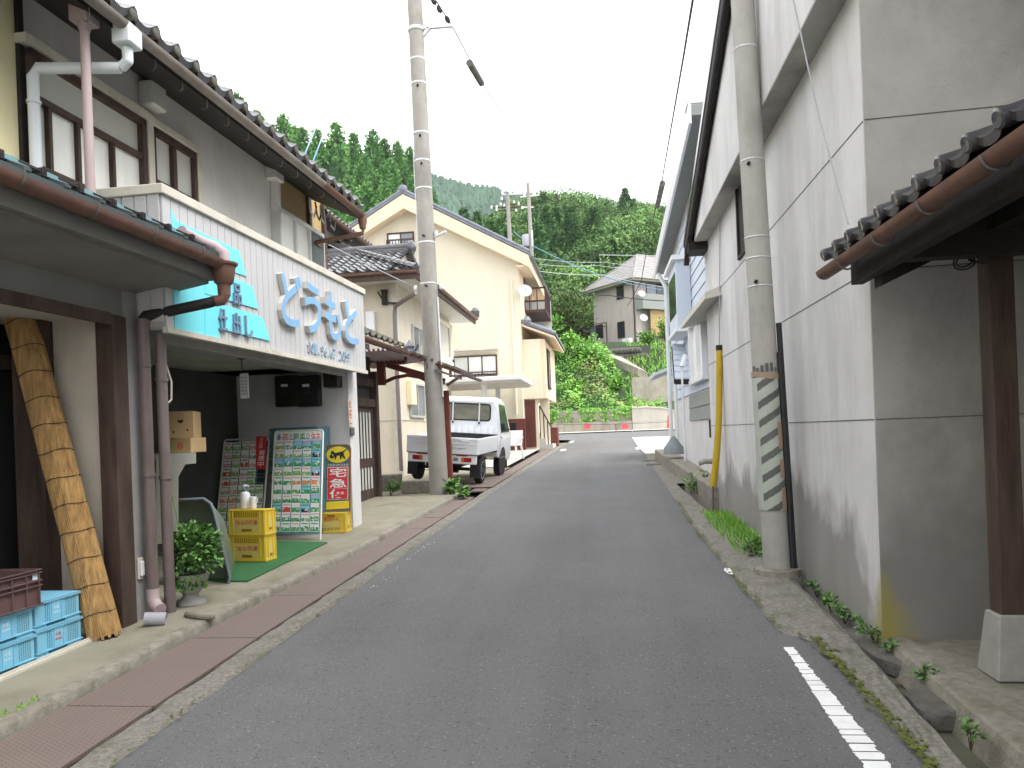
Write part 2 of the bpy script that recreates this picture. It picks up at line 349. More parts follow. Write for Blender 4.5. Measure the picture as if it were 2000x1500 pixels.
M['tape'] = mat('tan_tape', (.36, .25, .18), .6, .05, 4, .02, 40)
M['guard'] = mat('yellow_guard', (.50, .345, .02), .5, .1, 4, .03, 40, dirt=(.26, .19, .03), damt=.5, streak=.8)
M['truck'] = mat('truck_white', (.80, .82, .85), .3, .03, 2, .0, 30, dirt=(.52, .50, .47), damt=.3, dscale=3, spec=.5, coat=.4)
M['rubber'] = mat('tyre', (.022, .022, .024), .85, .2, 10, .2, 60)
M['chrome'] = mat('wheel_steel', (.5, .5, .52), .35, .1, 4, 0, metal=.8)
M['lampred'] = mat('tail_lamp', (.34, .02, .02), .2, .1, 4, 0, spec=.6)
M['lamporange'] = mat('orange_lamp', (.55, .14, .02), .2, .1, 4, 0, spec=.6)
M['plate'] = mat('yellow_plate', (.70, .46, .01), .5, .05, 4, 0)
M['bluesiding'] = mat('blue_siding', (.54, .60, .68), .7, .03, 2, .05, 40, dirt=(.42, .45, .48), damt=.3, streak=.8)
M['greypanel'] = mat('grey_panel', (.27, .285, .27), .8, .06, 3, .1, 40)
M['greyhouse'] = mat('taupe_siding', (.47, .425, .385), .9, .06, 1, .15, 30, dirt=(.27, .235, .205), damt=.4, streak=.9)
M['shingle'] = mat('roof_shingle', (.29, .275, .27), .8, .2, 2.5, .3, 20)
M['brickred'] = mat('brick_red', (.16, .050, .038), .85, .15, 5, .3, 30)
M['brownrail'] = mat('brown_rail', (.07, .04, .035), .6, .2, 5, 0)
M['wallold'] = mat('old_retaining', (.34, .31, .26), .95, .2, 1.5, .5, 25, dirt=(.15, .145, .10), damt=.7, dscale=1.1, streak=.7)
M['wallnew'] = mat('pale_retaining', (.50, .475, .42), .92, .06, 1, .3, 30, dirt=(.32, .30, .26), damt=.5, dscale=1.2, streak=.9)
M['tape_red'] = mat('pink_red_cloth', (.72, .09, .11), .7, .06, 4, .1, 30)
M['cone'] = mat('orange_red_plastic', (.72, .12, .05), .5, .06, 4, 0)
M['palewalk'] = mat('pale_paving', (.48, .46, .42), .9, .08, 1.5, .2, 40)
M['cedar'] = mat('cedar_needles', (.10, .235, .06), .8, .35, .5, 0, hue=.30, spec=.1)
M['cedar2'] = mat('cedar_tips', (.15, .29, .085), .8, .3, .5, 0, hue=.30, spec=.1)
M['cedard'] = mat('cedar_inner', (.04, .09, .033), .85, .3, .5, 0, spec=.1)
M['broad'] = mat('broadleaf', (.115, .205, .065), .75, .35, .6, 0, hue=.30, spec=.15)
M['broad2'] = mat('broadleaf_light', (.165, .28, .085), .75, .3, .6, 0, hue=.30, spec=.15)
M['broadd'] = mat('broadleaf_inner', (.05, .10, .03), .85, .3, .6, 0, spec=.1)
M['pine'] = mat('dark_cedar', (.062, .135, .045), .8, .35, .5, 0, hue=.25, spec=.1)
M['pine2'] = mat('dark_cedar_tips', (.095, .185, .06), .8, .3, .5, 0, hue=.25, spec=.1)
M['bark'] = mat('bark', (.10, .07, .05), .95, .3, 4, .4, 20)
M['forest'] = mat('forest_floor', (.035, .065, .025), .95, .4, .25, 0)
M['lowroof'] = mat('low_roof_sheet', (.06, .075, .075), .6, .2, 4, .1, 40)
M['mount'] = mat('mountain_forest', (.060, .11, .055), .95, .5, .05, 0)
M['mount2'] = mat('mountain_trees', (.05, .105, .06), .9, .4, .03, 0)
def tracks(N, Lk): return rng(N, Lk, noi(N, Lk, 1.6, 4, stretch=(1, .06, 1)), .45, .75, 0, .30)
overlay(M['asphalt'], tracks, (.22, .22, .222))
def patchy(N, Lk): return rng(N, Lk, noi(N, Lk, .55, 7), .56, .66, 0, .2)
overlay(M['asphalt'], patchy, (.10, .10, .105))
M['vine'] = mat('bank_leaf', (.12, .31, .045), .6, .35, 1.2, 0, spec=.25)
M['vine2'] = mat('bank_leaf_light', (.24, .47, .08), .6, .3, 1.2, 0, spec=.25)
M['vine3'] = mat('bank_straw', (.32, .30, .14), .8, .3, 1.2, 0)
M['grass'] = mat('grass_blade', (.12, .29, .03), .6, .3, 3, 0)
M['moss'] = mat('moss', (.12, .14, .028), .95, .4, 18, .9, 90)
M['canvas'] = mat('grey_tarp', (.22, .25, .26), .7, .15, 4, .2, 30)
M['algae'] = M['moss']
# rust-red chequered pattern on the drain covers
t_, N_, L_, b_ = nodes(M['steel'])
_tc = N_.new('ShaderNodeTexCoord'); _br = N_.new('ShaderNodeTexBrick'); _br.inputs['Scale'].default_value = 12; _br.inputs['Mortar Size'].default_value = .11
_mp = N_.new('ShaderNodeMapping'); _mp.inputs['Rotation'].default_value = (0, 0, .5); L_(_tc.outputs['Object'], _mp.inputs[0]); L_(_mp.outputs[0], _br.inputs['Vector'])
_bp = N_.new('ShaderNodeBump'); _bp.inputs['Strength'].default_value = .5; _bp.inputs['Distance'].default_value = .004; L_(_br.outputs['Fac'], _bp.inputs['Height']); L_(_bp.outputs[0], b_.inputs['Normal'])
overlay(M['steel'], lambda N, Lk: rng(N, Lk, _br.outputs['Fac'], 0, 1, 0, .6), (.25, .20, .175))
# damp rising from the ground on the two stucco faces, with an uneven upper edge; algae near the corner
def damp(lo, hi, amt, dry=.75):
    def f(N, Lk):
        z = coord(N, Lk, 2); n = noi(N, Lk, 1.5, 3, stretch=(1, 1, .8)); zz = math_n(N, Lk, 'SUBTRACT', z, math_n(N, Lk, 'MULTIPLY', n, 1.7)); zz = math_n(N, Lk, 'ADD', zz, rng(N, Lk, coord(N, Lk, 1), -1.08, -.45, dry, 0))
        return rng(N, Lk, zz, lo, hi, amt, 0)
    return f
overlay(M['stucco'], damp(-.30, .02, .72), (.185, .175, .155))
overlay(M['stucco_shaded'], damp(-.45, .35, .7, 0), (.13, .125, .115))
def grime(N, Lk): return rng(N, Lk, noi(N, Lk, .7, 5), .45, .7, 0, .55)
overlay(M['stucco_shaded'], grime, (.20, .19, .175))
def corner_algae(N, Lk):
    y = coord(N, Lk, 1); x = coord(N, Lk, 0); z = coord(N, Lk, 2); n = noi(N, Lk, 6, 5)
    d = math_n(N, Lk, 'ADD', math_n(N, Lk, 'ABSOLUTE', math_n(N, Lk, 'ADD', y, 1.07)), math_n(N, Lk, 'ABSOLUTE', x))
    d = math_n(N, Lk, 'ADD', d, math_n(N, Lk, 'MULTIPLY', math_n(N, Lk, 'ADD', z, .05), .55)); d = math_n(N, Lk, 'SUBTRACT', d, math_n(N, Lk, 'MULTIPLY', n, .30))
    return rng(N, Lk, d, -.04, .15, .8, 0)
for k_ in ('stucco', 'stucco_shaded'): overlay(M[k_], corner_algae, (.30, .26, .04))
# moss on the pavement near the near house corner
overlay(M['walk'], mossf, (.10, .115, .035))

# ---------------------------------------------------------------- lettering
def text_mesh(s, bold=0.0):
    c = bpy.data.curves.new('t', 'FONT'); c.body = s; c.extrude = 0.5; c.offset = bold; c.resolution_u = 3
    o = bpy.data.objects.new('t', c); COL.objects.link(o)
    dg = bpy.context.evaluated_depsgraph_get(); me = bpy.data.meshes.new_from_object(o.evaluated_get(dg))
    vs = [v.co.copy() for v in me.vertices]; fs = [tuple(p.vertices) for p in me.polygons]; nz = [abs(p.normal.z) for p in me.polygons]
    bpy.data.objects.remove(o); bpy.data.curves.remove(c); bpy.data.meshes.remove(me)
    return vs, fs, nz
_TX = {}
def text(mb, s, o, ex, ey, w, h, depth, m=0, ms=None, bold=0.0, rot180=False):
    """fit the glyphs of s into the box o + ex*[0,w] + ey*[0,h], standing depth proud along ex x ey"""
    if (s, bold) not in _TX: _TX[(s, bold)] = text_mesh(s, bold)
    vs, fs, nz = _TX[(s, bold)]
    x0 = min(v.x for v in vs); x1 = max(v.x for v in vs); y0 = min(v.y for v in vs); y1 = max(v.y for v in vs)
    o, ex, ey = V(o), V(ex).normalized(), V(ey).normalized(); nr = ex.cross(ey)
    out = []
    for v in vs:
        a = (v.x - x0) / (x1 - x0); b = (v.y - y0) / (y1 - y0)
        if rot180: a, b = 1 - a, 1 - b
        out.append(o + ex * a * w + ey * b * h + nr * (v.z + .5) * depth)
    T = mb.T; mb.T = None
    b0 = len(mb.v); mb.v += [tuple(p) for p in out]; mb.f += [tuple(b0 + i for i in f) for f in fs]
    mb.m += [(m if q > .5 else (ms if ms is not None else m)) for q in nz]; mb.T = T
# ================================================================ THE SETTING
def lerp_tab(tab, y):
    if y <= tab[0][0]: return tab[0][1]
    for (a, p), (b, q) in zip(tab, tab[1:]):
        if y <= b: return p + (q - p) * (y - a) / (b - a)
    return tab[-1][1]
def sm(a, b, x):
    t = min(1, max(0, (x - a) / (b - a))); return t * t * (3 - 2 * t)
ROADL = [(-8, -2.27), (3, -2.24), (5.3, -2.25), (14.2, -2.19), (17.5, -2.13), (32.7, -1.84), (36, -1.8)]
ROADR = [(-8, 1.27), (3, 1.26), (4.95, 1.22), (5.2, 1.03), (9, .95), (14, .97), (23, 1.04), (27, .96), (36, 1.0)]
KERB = [(-8, -3.06), (4, -3.0), (5.5, -2.97), (8.2, -2.80), (13.2, -2.70), (36, -2.35)]
def frange(a, b, n): return [a + (b - a) * i / n for i in range(n + 1)]
def strip(mb, ys, lf, rf, dz, nx=1, jit=0.0, zj=0.0, m=0, edge=None):
    vs = []; fs = []
    for y in ys:
        a = lf(y) + (random.uniform(-jit, jit) if jit else 0); b = rf(y) + (random.uniform(-jit, jit) if jit else 0)
        for i in range(nx + 1):
            vs.append((a + (b - a) * i / nx, y, gz(y) + (edge if edge is not None and i in (0, nx) else dz + (random.uniform(-zj, zj) if zj else 0))))
    k = nx + 1
    for j in range(len(ys) - 1):
        for i in range(nx): fs.append((j * k + i, j * k + i + 1, (j + 1) * k + i + 1, (j + 1) * k + i))
    mb.add(vs, fs, m)
# base ground under everything
g = MB(); strip(g, [-40, -8, 0, 20, 40, 46, 47], lambda y: -120, lambda y: 140, -.14, 26); struct(g, 'ground', M['earth'], origin=(0, 0, 0))
g = MB(); ys = frange(-8, 36, 88); strip(g, ys, lambda y: lerp_tab(ROADL, y), lambda y: lerp_tab(ROADR, y) + .02, 0, 6)
strip(g, [36, 36.8, 38.5, 41, 44.4], lambda y: lerp_tab([(36, -1.8), (36.8, -3), (38.5, -40), (50, -40)], y), lambda y: lerp_tab([(36, 1.0), (37, 2.2), (38.5, 50), (50, 50)], y), 0, 10)
struct(g, 'road', M['asphalt'], origin=(0, 0, 0))
g = MB(); strip(g, frange(44.4, 46.1, 3), lambda y: -40, lambda y: 50, .06, 8); struct(g, 'far_pavement', M['palewalk'], origin=(0, 0, 0))
# rough concrete edging between asphalt and the drain covers
g = MB(); strip(g, frange(-4, 33, 300), lambda y: lerp_tab(ROADL, y) - .21 + .002 * y, lambda y: lerp_tab(ROADL, y) + .015, .014, 6, .010, .006, edge=-.006); struct(g, 'road_edging', M['rough'], origin=(0, 0, 0))
# pavement on the left and its lip
g = MB(); strip(g, frange(-6, 13.3, 60), lambda y: -9.0, lambda y: lerp_tab(KERB, y) - .088, .06, 12); struct(g, 'pavement', M['walk'], origin=(0, 0, 0))
g = MB()
ys = frange(-4, 13.25, 150)
vs = []; fs = []
for y in ys:
    k = lerp_tab(KERB, y); j1, j2, j3 = (random.uniform(-.005, .005) for _ in range(3))
    vs += [(k - .085 + j1 * .4, y, gz(y) + .02), (k - .08 + j1 * .4, y, gz(y) + .066 + j3 * .4), (k - .005 + j2, y, gz(y) + .064 + j3 * .5), (k + .012 + j2, y, gz(y) + .045 + j1 * .5), (k + .02 + j2, y, gz(y) - .1)]
for i in range(len(ys) - 1):
    for q in range(4): fs.append((i * 5 + q, i * 5 + q + 1, i * 5 + q + 6, i * 5 + q + 5))
g.add(vs, fs); struct(g, 'kerb', M['kerb'], origin=(0, 0, 0), smooth=True, angle=.9)
# forecourt beyond the pavement, paler slab further on
g = MB(); strip(g, frange(13.32, 20, 14), lambda y: -8.0, lambda y: lerp_tab(KERB, y) - .02, .012, 4); struct(g, 'forecourt', M['walk'], origin=(0, 0, 0))
g = MB(); strip(g, frange(20.02, 36, 10), lambda y: -9.0, lambda y: lerp_tab(KERB, y) - .12, .03, 4); struct(g, 'forecourt_slab', M['palewalk'], origin=(0, 0, 0))
# rust-red drain covers, one by one
y = -2.0; lens = [1.21, .98, 1.35, 1.2, 1.05, 1.22]; i = 0
while y < 32:
    L = lens[i % 6]; i += 1; y1 = min(y + L, 33)
    if not (13.2 < y + L / 2 < 14.25):
        g = MB(); q = random.uniform(-.004, .004)
        a0 = lerp_tab(KERB, y) + .045; a1 = lerp_tab(KERB, y1) + .045; b0 = lerp_tab(ROADL, y) - .215 + .002 * y; b1 = lerp_tab(ROADL, y1) - .215 + .002 * y1
        if b0 - a0 < .16: a0 = b0 - .45; a1 = b1 - .45
        zz = .012
        g.hexa([(a0, y + .006, gz(y) + zz - .02), (b0, y + .006, gz(y) + zz - .02), (b1, y1 - .006, gz(y1) + zz - .02), (a1, y1 - .006, gz(y1) + zz - .02),
                (a0, y + .006, gz(y) + zz + q), (b0, y + .006, gz(y) + zz + q), (b1, y1 - .006, gz(y1) + zz - q), (a1, y1 - .006, gz(y1) + zz - q)])
        tag(g.build('drain_cover', M['steel']), 'rust red chequered steel drain cover in the row between kerb and road edging', 'drain cover', 'steel drain covers along the left kerb')
    y = y1
# big bridging plate where the truck drives in
g = MB(); P = [(-3.25, 14.75), (-2.30, 14.70), (-2.24, 17.45), (-3.1, 17.5)]
g.prism([(x, y, gz(y) + .028) for x, y in P], (0, 0, .012)); tag(g.build('bridging_plate', M['steel']), 'wide rust red steel plate bridging the drain behind the small white truck', 'steel plate')

# ---- right-hand edge: concrete strip, ditch, terrace
CS0 = [(-4, 1.24), (4.9, 1.205), (5.12, 1.03), (9, .955), (14.5, .99), (20, 1.03)]
CS1 = [(-4, 1.40), (3.3, 1.37), (4.3, 1.42), (5.2, 1.46), (7.5, 1.48), (10, 1.34), (14.5, 1.22), (20, 1.25)]
g = MB(); strip(g, frange(-4, 14.6, 170), lambda y: lerp_tab(CS0, y), lambda y: lerp_tab(CS1, y), .02, 8, .009, .006, edge=-.006); struct(g, 'gutter_edge', M['rough'], origin=(0, 0, 0))
g = MB(); strip(g, frange(-4, 15, 120), lambda y: lerp_tab(CS1, y) - .05, lambda y: 1.9, -.15, 8, 0, .016); struct(g, 'ditch', M['wet'], origin=(0, 0, 0))
g = MB(); strip(g, frange(14.6, 23.5, 30), lambda y: lerp_tab(ROADR, y) - .0, lambda y: 1.9, .01, 3, 0, .004); struct(g, 'right_pavement', M['rough'], origin=(0, 0, 0))
g = MB(); strip(g, frange(23.5, 36, 16), lambda y: lerp_tab(ROADR, y) + .02, lambda y: 12, .022, 6); struct(g, 'far_corner_paving', M['palewalk'], origin=(0, 0, 0))
# moss line at the asphalt edge
g = MB()
for k in range(700):
    y = random.choice([random.uniform(2.6, 5.0), random.uniform(5.1, 12)]); x = lerp_tab(CS0, y) + random.gauss(.005, .02); s = random.uniform(.006, .02)
    pts = [(x + s * math.cos(a) * random.uniform(.5, 1), y + 1.6 * s * math.sin(a) * random.uniform(.5, 1), gz(y) + .027 + random.uniform(0, .004)) for a in frange(0, 5.4, 5)]
    g.add(pts, [tuple(range(len(pts)))])
for k in range(220):
    y = random.uniform(2.8, 8.5); x = lerp_tab(ROADL, y) + random.gauss(.012, .012); s = random.uniform(.004, .012)
    pts = [(x + s * math.cos(a) * random.uniform(.5, 1), y + 1.6 * s * math.sin(a) * random.uniform(.5, 1), gz(y) + .024 + random.uniform(0, .004)) for a in frange(0, 5.4, 5)]
    g.add(pts, [tuple(range(len(pts)))])
o = g.build('moss', M['moss'], origin=(0, 0, 0)); o['kind'] = 'stuff'; tag(o, 'thin dark green moss along the edges of the asphalt', 'moss')
# white edge line, worn and cracked into pieces, and two far marks
g = MB()
y = 1.0
while y < 4.78:
    L = random.uniform(.05, .2); L = min(L, 4.8 - y); n = 7
    t = sm(4.9, 3.4, y); xc = 1.022; wl = .056 * (.55 + .45 * t)
    A = [(xc - wl + random.uniform(-.004, .004) + random.uniform(0, .006), y + L * i / n, gz(y + L * i / n) + .004) for i in range(n + 1)]
    B = [(xc + wl + random.uniform(-.012, .006), y + L * i / n, gz(y + L * i / n) + .004) for i in range(n + 1)]
    g.add(A + B, [(i, n + 1 + i, n + 2 + i, i + 1) for i in range(n)])
    y += L + random.uniform(.004, .014)
for (px, py, L) in ((1424, 1116, .16),):
    P = gnd(px, py); pts = [(P.x + .05 * math.cos(a) * random.uniform(.6, 1), P.y + L * math.sin(a) * random.uniform(.6, 1), gz(P.y) + .004 + .03 * (L * math.sin(a)) * 0) for a in frange(0, 5.8, 12)]
    g.add([(p[0], p[1], gz(p[1]) + .005) for p in pts], [tuple(range(len(pts)))])
for px, py, hw, L in ((1100, 879, .09, .55), (1117, 863, .07, .7), (1246, 876, .07, .5)):
    P = gnd(px, py); g.hexa([(P.x - hw, P.y - L, gz(P.y - L) + .001), (P.x + hw, P.y - L, gz(P.y - L) + .001), (P.x + hw, P.y + L, gz(P.y + L) + .001), (P.x - hw, P.y + L, gz(P.y + L) + .001),
                           (P.x - hw, P.y - L, gz(P.y - L) + .005), (P.x + hw, P.y - L, gz(P.y - L) + .005), (P.x + hw, P.y + L, gz(P.y + L) + .005), (P.x - hw, P.y + L, gz(P.y + L) + .005)])
struct(g, 'road_markings', M['paint'], origin=(0, 0, 0))
# faint worn left line
g = MB()
for k in range(34):
    y = random.uniform(6.5, 10.0); x = -2.10 + random.uniform(-.035, .035); s = random.uniform(.004, .010)
    pts = [(x + s * math.cos(a) * random.uniform(.4, 1), y + 2 * s * math.sin(a) * random.uniform(.4, 1)) for a in frange(0, 5.3, 5)]
    g.add([(p[0], p[1], gz(p[1]) + .004) for p in pts], [tuple(range(len(pts)))])
struct(g, 'worn_line', M['paint'], origin=(0, 0, 0))
# terrace at the right: concrete ledge the canopy post stands on
g = MB()
ys = frange(-3, 4.95, 24); vs = []; fs = []
for y in ys:
    q = random.uniform(-.008, .008)
    vs += [(1.555 + q, y, gz(y) - .24), (1.605 + q, y, gz(y) - .03 + q), (1.62 + q, y, gz(y) + .01), (1.64, y, gz(y) + .022), (1.74, y, gz(y) + .03), (1.755, y, gz(y) + .012), (3.6, y, gz(y) + .012)]
for i in range(len(ys) - 1):
    for q in range(6): fs.append((i * 7 + q, i * 7 + q + 1, i * 7 + q + 8, i * 7 + q + 7))
g.add(vs, fs); struct(g, 'terrace', M['kerb'], origin=(0, 0, 0))
for (px, py, sx, sy, rz, lab) in ((1715, 1262, .12, .42, .12, 'long dark mossy stone slab lying in the ditch at the warehouse corner'), (1828, 1372, .12, .19, -.1, 'short rounded grey stone slab lying in the ditch beside the terrace')):
    P = gnd(px, py, -.06); g = MB(); n = 12; top = []; cs, sn = math.cos(rz), math.sin(rz)
    for i in range(n):
        a = 2 * PI * i / n; q = (abs(math.cos(a)) ** 5 + abs(math.sin(a)) ** 5) ** (-.2) * random.uniform(.92, 1.03)
        x, y = sx * math.cos(a) * q, sy * math.sin(a) * q; top.append((P.x + x * cs - y * sn, P.y + x * sn + y * cs, P.z - .09))
    g.prism(top, (0, 0, .11)); tag(g.build('stone_slab', M['stone'], bevel=.018, smooth=True), lab, 'stone slab', 'stone slabs in the right ditch')

# ---- terrain behind the junction
def hill(x, y):
    hb = 7.3 - 3.0 * sm(-.8, 1.3, x)
    z = 1.38 + 1.2 * sm(46.3, 47.2, y)
    z += (hb - 2.58) * sm(47, 53.5, y)
    z += (8.4 - hb) * sm(54, 61.5, y)
    z += 8 * sm(76, 95, y) + 14 * sm(92, 135, y) + 13 * sm(130, 185, y) + 14 * sm(185, 330, y)
    ex = max(0, -8 - x); z += min(24, ex * .27) * sm(62, 112, y)
    er = max(0, x - 14); z += min(30, er * .35) * sm(62, 130, y)
    return z + .5 * noise.noise(V((x * .08, y * .08, 0))) * sm(60, 90, y) * 4
g = MB(); xs = [-220 + 8 * i for i in range(24)] + [-28 + 1.4 * i for i in range(46)] + [37 + 9 * i for i in range(26)]
ysx = frange(46.3, 62, 22) + frange(64, 100, 14)[1:] + frange(104, 190, 16) + frange(205, 420, 10)
vs = [(x, y, hill(x, y)) for y in ysx for x in xs]; k = len(xs)
g.add(vs, [(j * k + i, j * k + i + 1, (j + 1) * k + i + 1, (j + 1) * k + i) for j in range(len(ysx) - 1) for i in range(k - 1)])
struct(g, 'hillside', M['forest'], origin=(0, 0, 0), smooth=True)
# far mountain
def mont(x, y):
    ridge = 212 - .30 * (x + 134) if x > -134 else 212 + .42 * min(90, -134 - x)
    ridge = max(ridge, 120)
    t = sm(430, 640, y); d = 1 - .55 * sm(660, 900, y)
    return 20 + (ridge - 20) * t * d + 9 * noise.noise(V((x * .012, y * .012, 3))) * t + 4 * noise.noise(V((x * .05, y * .05, 1)))
g = MB(); xs = frange(-520, 520, 80); ym = frange(430, 920, 34); k = len(xs)
g.add([(x, y, mont(x, y)) for y in ym for x in xs], [(j * k + i, j * k + i + 1, (j + 1) * k + i + 1, (j + 1) * k + i) for j in range(len(ym) - 1) for i in range(k - 1)])
struct(g, 'mountain', M['mount'], origin=(0, 0, 0), smooth=True)
# tree-covered flank of the mountain: one mass
g = MB(); rr = random.Random(3)
for k in range(5200):
    x = rr.uniform(-190, 10); y = rr.uniform(500, 665); z = mont(x, y) - 2; h = rr.uniform(7, 13); r = rr.uniform(2.6, 4.6); n = 5; a0 = rr.uniform(0, 2)
    ring = [(x + r * math.cos(a0 + 2 * PI * i / n) * rr.uniform(.7, 1.2), y + r * math.sin(a0 + 2 * PI * i / n) * rr.uniform(.7, 1.2), z + h * rr.uniform(.35, .5)) for i in range(n)]
    g.add([(x, y, z + h)] + ring + [(p[0] * .6 + x * .4, p[1] * .6 + y * .4, z) for p in ring], [(0, 1 + i, 1 + (i + 1) % n) for i in range(n)] + [(1 + i, 6 + i, 6 + (i + 1) % n, 1 + (i + 1) % n) for i in range(n)])
o = g.build('mountain_forest', M['mount2'], origin=(0, 0, 0)); o['kind'] = 'stuff'; tag(o, 'blue green forest covering the far mountain flank', 'forest')

# ---- trees
def cedar_meshes(seed, H=15.0):
    """tapered trunk, limbs and a pointed crown of drooping sprays with gaps"""
    rr = random.Random(seed); crown = MB(); R = rr.uniform(5.0, 6.2); cut = rr.uniform(.10, .2)
    lob = [rr.uniform(.75, 1.2) for _ in range(9)]
    nl = 30
    for q in range(nl):
        t = cut + (1 - cut) * (q / nl) ** .92; z = H * t
        Rz = R * (1 - t) ** .72 * (1 if t > cut + .12 else .55 + (t - cut) / .12 * .45)
        nb = max(6, int(21 * (1 - t) + 6)); a0 = rr.uniform(0, 6)
        for b in range(nb):
            a = a0 + 2 * PI * b / nb + rr.uniform(-.25, .25); L = Rz * lob[int(a * 1.4) % 9] * rr.uniform(.62, 1.12) + .12
            dr = V((math.cos(a), math.sin(a), 0)); m = 1 if rr.random() < .33 else 0
            for s in range(6):
                f = (.3, .45, .6, .75, .88, 1.0)[s]; p = V((0, 0, z)) + dr * L * f * .75 + Z * (.12 * L - .34 * L * f * f) + V((rr.uniform(-.2, .2), rr.uniform(-.2, .2), rr.uniform(-.25, .25)))
                d = (dr * rr.uniform(.4, .9) + V((rr.uniform(-.5, .5), rr.uniform(-.5, .5), rr.uniform(-.2, .85)))).normalized()
                Lq = (.45 + .5 * (1 - t)) * rr.uniform(.8, 1.3)
                crown.leaf(p, d, (rr.uniform(-1, 1), rr.uniform(-1, 1), rr.uniform(-.2, 1)), Lq, Lq * .62, m if s else 2 if rr.random() < .4 else 0)
    for q in range(14):
        a = rr.uniform(0, 6.3); crown.leaf((0, 0, H * rr.uniform(.93, .985)), (math.cos(a) * .35, math.sin(a) * .35, 1), (math.cos(a + 1.5), math.sin(a + 1.5), .2), .8, .3, 1)
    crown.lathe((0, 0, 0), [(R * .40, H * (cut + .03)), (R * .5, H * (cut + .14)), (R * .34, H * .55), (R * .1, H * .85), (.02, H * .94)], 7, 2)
    tr = MB(); tr.tube([(0, 0, -1), (0, 0, H * .4), (.05, 0, H * .9)], [.24, .17, .04], 6)
    for q in range(6):
        a = rr.uniform(0, 6.3); z = H * rr.uniform(.12, .5); tr.tube([(0, 0, z), (math.cos(a) * 1.2, math.sin(a) * 1.2, z + .15)], [.05, .02], 4)
    return crown, tr
def broad_meshes(seed, H=9.0, R=3.6):
    rr = random.Random(seed); crown = MB()
    cl = []
    for q in range(24):
        a = rr.uniform(0, 2 * PI); u = rr.uniform(-.55, 1); r = R * math.sqrt(max(0, 1 - u * u * .85)) * rr.uniform(.35, .92)
        cl.append((V((r * math.cos(a), r * math.sin(a), H * .62 + u * H * .33)), R * rr.uniform(.22, .42)))
    for c, s in cl:
        mm = rr.choice([0, 0, 1])
        for q in range(150):
            d = V((rr.gauss(0, 1), rr.gauss(0, 1), rr.gauss(0, .8))).normalized(); p = c + d * s * rr.uniform(.55, 1.1)
            crown.leaf(p, (d + V((rr.uniform(-.8, .8), rr.uniform(-.8, .8), rr.uniform(-.5, .5)))), d, s * rr.uniform(.16, .34), s * rr.uniform(.10, .2), (1 if d.z > .2 and rr.random() < .4 else mm) if rr.random() < .85 else 2)
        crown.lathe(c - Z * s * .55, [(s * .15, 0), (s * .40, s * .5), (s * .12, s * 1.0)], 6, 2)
    tr = MB(); tr.tube([(0, 0, -1), (.1, .05, H * .3), (.1, .1, H * .7)], [.26, .19, .06], 7)
    for c, s in cl[:7]: tr.tube([(.1, .05, H * .3), tuple(c * .55 + V((0, 0, H * .2))), tuple(c)], [.1, .07, .03], 5)
    return crown, tr
def make_tree(name, lab, cat, grp, meshes, mats):
    t = thing(name, lab, cat, (0, 0, 0), grp); meshes[0].build('crown', mats, t); meshes[1].build('trunk', M['bark'], t); return t
CM = [M['cedar'], M['cedar2'], M['cedard']]; BMt = [M['broad'], M['broad2'], M['broadd']]
CED = [make_tree('cedar_tree', 'pointed dark green cedar on the hill above the left roofs', 'cedar tree', 'cedars on the hill', cedar_meshes(s), CM) for s in (11, 12, 13, 14, 15)]
BRO = [make_tree('broadleaf_tree', 'rounded green broadleaf tree on the hill behind the taupe house', 'broadleaf tree', 'broadleaf trees on the hill', broad_meshes(s), BMt) for s in (21, 22, 23, 24)]
CED2 = [make_tree('cedar_tree', 'pointed cedar standing among broadleaf trees behind the taupe house', 'cedar tree', 'cedars in the mixed wood', cedar_meshes(s), [M['pine'], M['pine2'], M['cedard']]) for s in (16, 17, 18)]
used = set()
def put(kind, x, y, sc, lab=None):
    src = {'c': CED, 'p': CED2, 'b': BRO}[kind]
    i = random.randrange(len(src)); s = src[i]; loc = (x, y, hill(x, y) - .3); rz = random.uniform(0, 6.28)
    if (kind, i) not in used:
        used.add((kind, i)); s.location = loc; s.rotation_euler = (0, 0, rz); s.scale = (sc,) * 3
        if lab: s['label'] = lab
        return s
    return copy_tree(s, loc, rz, lab, sc)
LC = 'pointed dark green cedar in the dense wood above the left roofs'; RC = 'pointed cedar standing among broadleaf trees behind the taupe house'
LB = 'bushy broadleaf tree at the foot of the left cedar wood'; RB = 'rounded broadleaf tree in the mixed wood behind the taupe house'
rt = random.Random(5)
# skyline cedars of the left hill: seen tops, at their own distances
for px, py, y in ((462, 182, 104), (500, 212, 106), (520, 240, 110), (552, 222, 112), (575, 244, 116), (590, 247, 112), (618, 250, 118), (656, 238, 118), (690, 258, 122), (728, 252, 124), (750, 268, 126), (776, 275, 124), (800, 285, 128), (816, 318, 122), (838, 350, 126)):
    P = aty(px, py, y); gzv = hill(P.x, y); s = (P.z - gzv) / 15.0
    put('c', P.x, y, max(.55, min(1.5, s)), LC)
for k in range(95):
    y = rt.uniform(64, 120); px = rt.uniform(430, 850); P = aty(px, 500, y); x = P.x
    top = hill(x, y) + 13; lim = aty(px, lerp_tab([(430, 190), (560, 255), (650, 270), (780, 300), (850, 400)], px) + 8, y).z
    s = min(rt.uniform(.75, 1.05), (lim - hill(x, y)) / 15.2)
    if s > .4: put('c', x, y, s, LC)
for px, py, y in ((640, 350, 70), (668, 352, 68), (705, 372, 64), (625, 330, 74), (760, 395, 62)):
    P = aty(px, py, y); put('b', P.x, y, max(.5, min(1.2, (P.z - hill(P.x, y)) / 8.6)), LB)
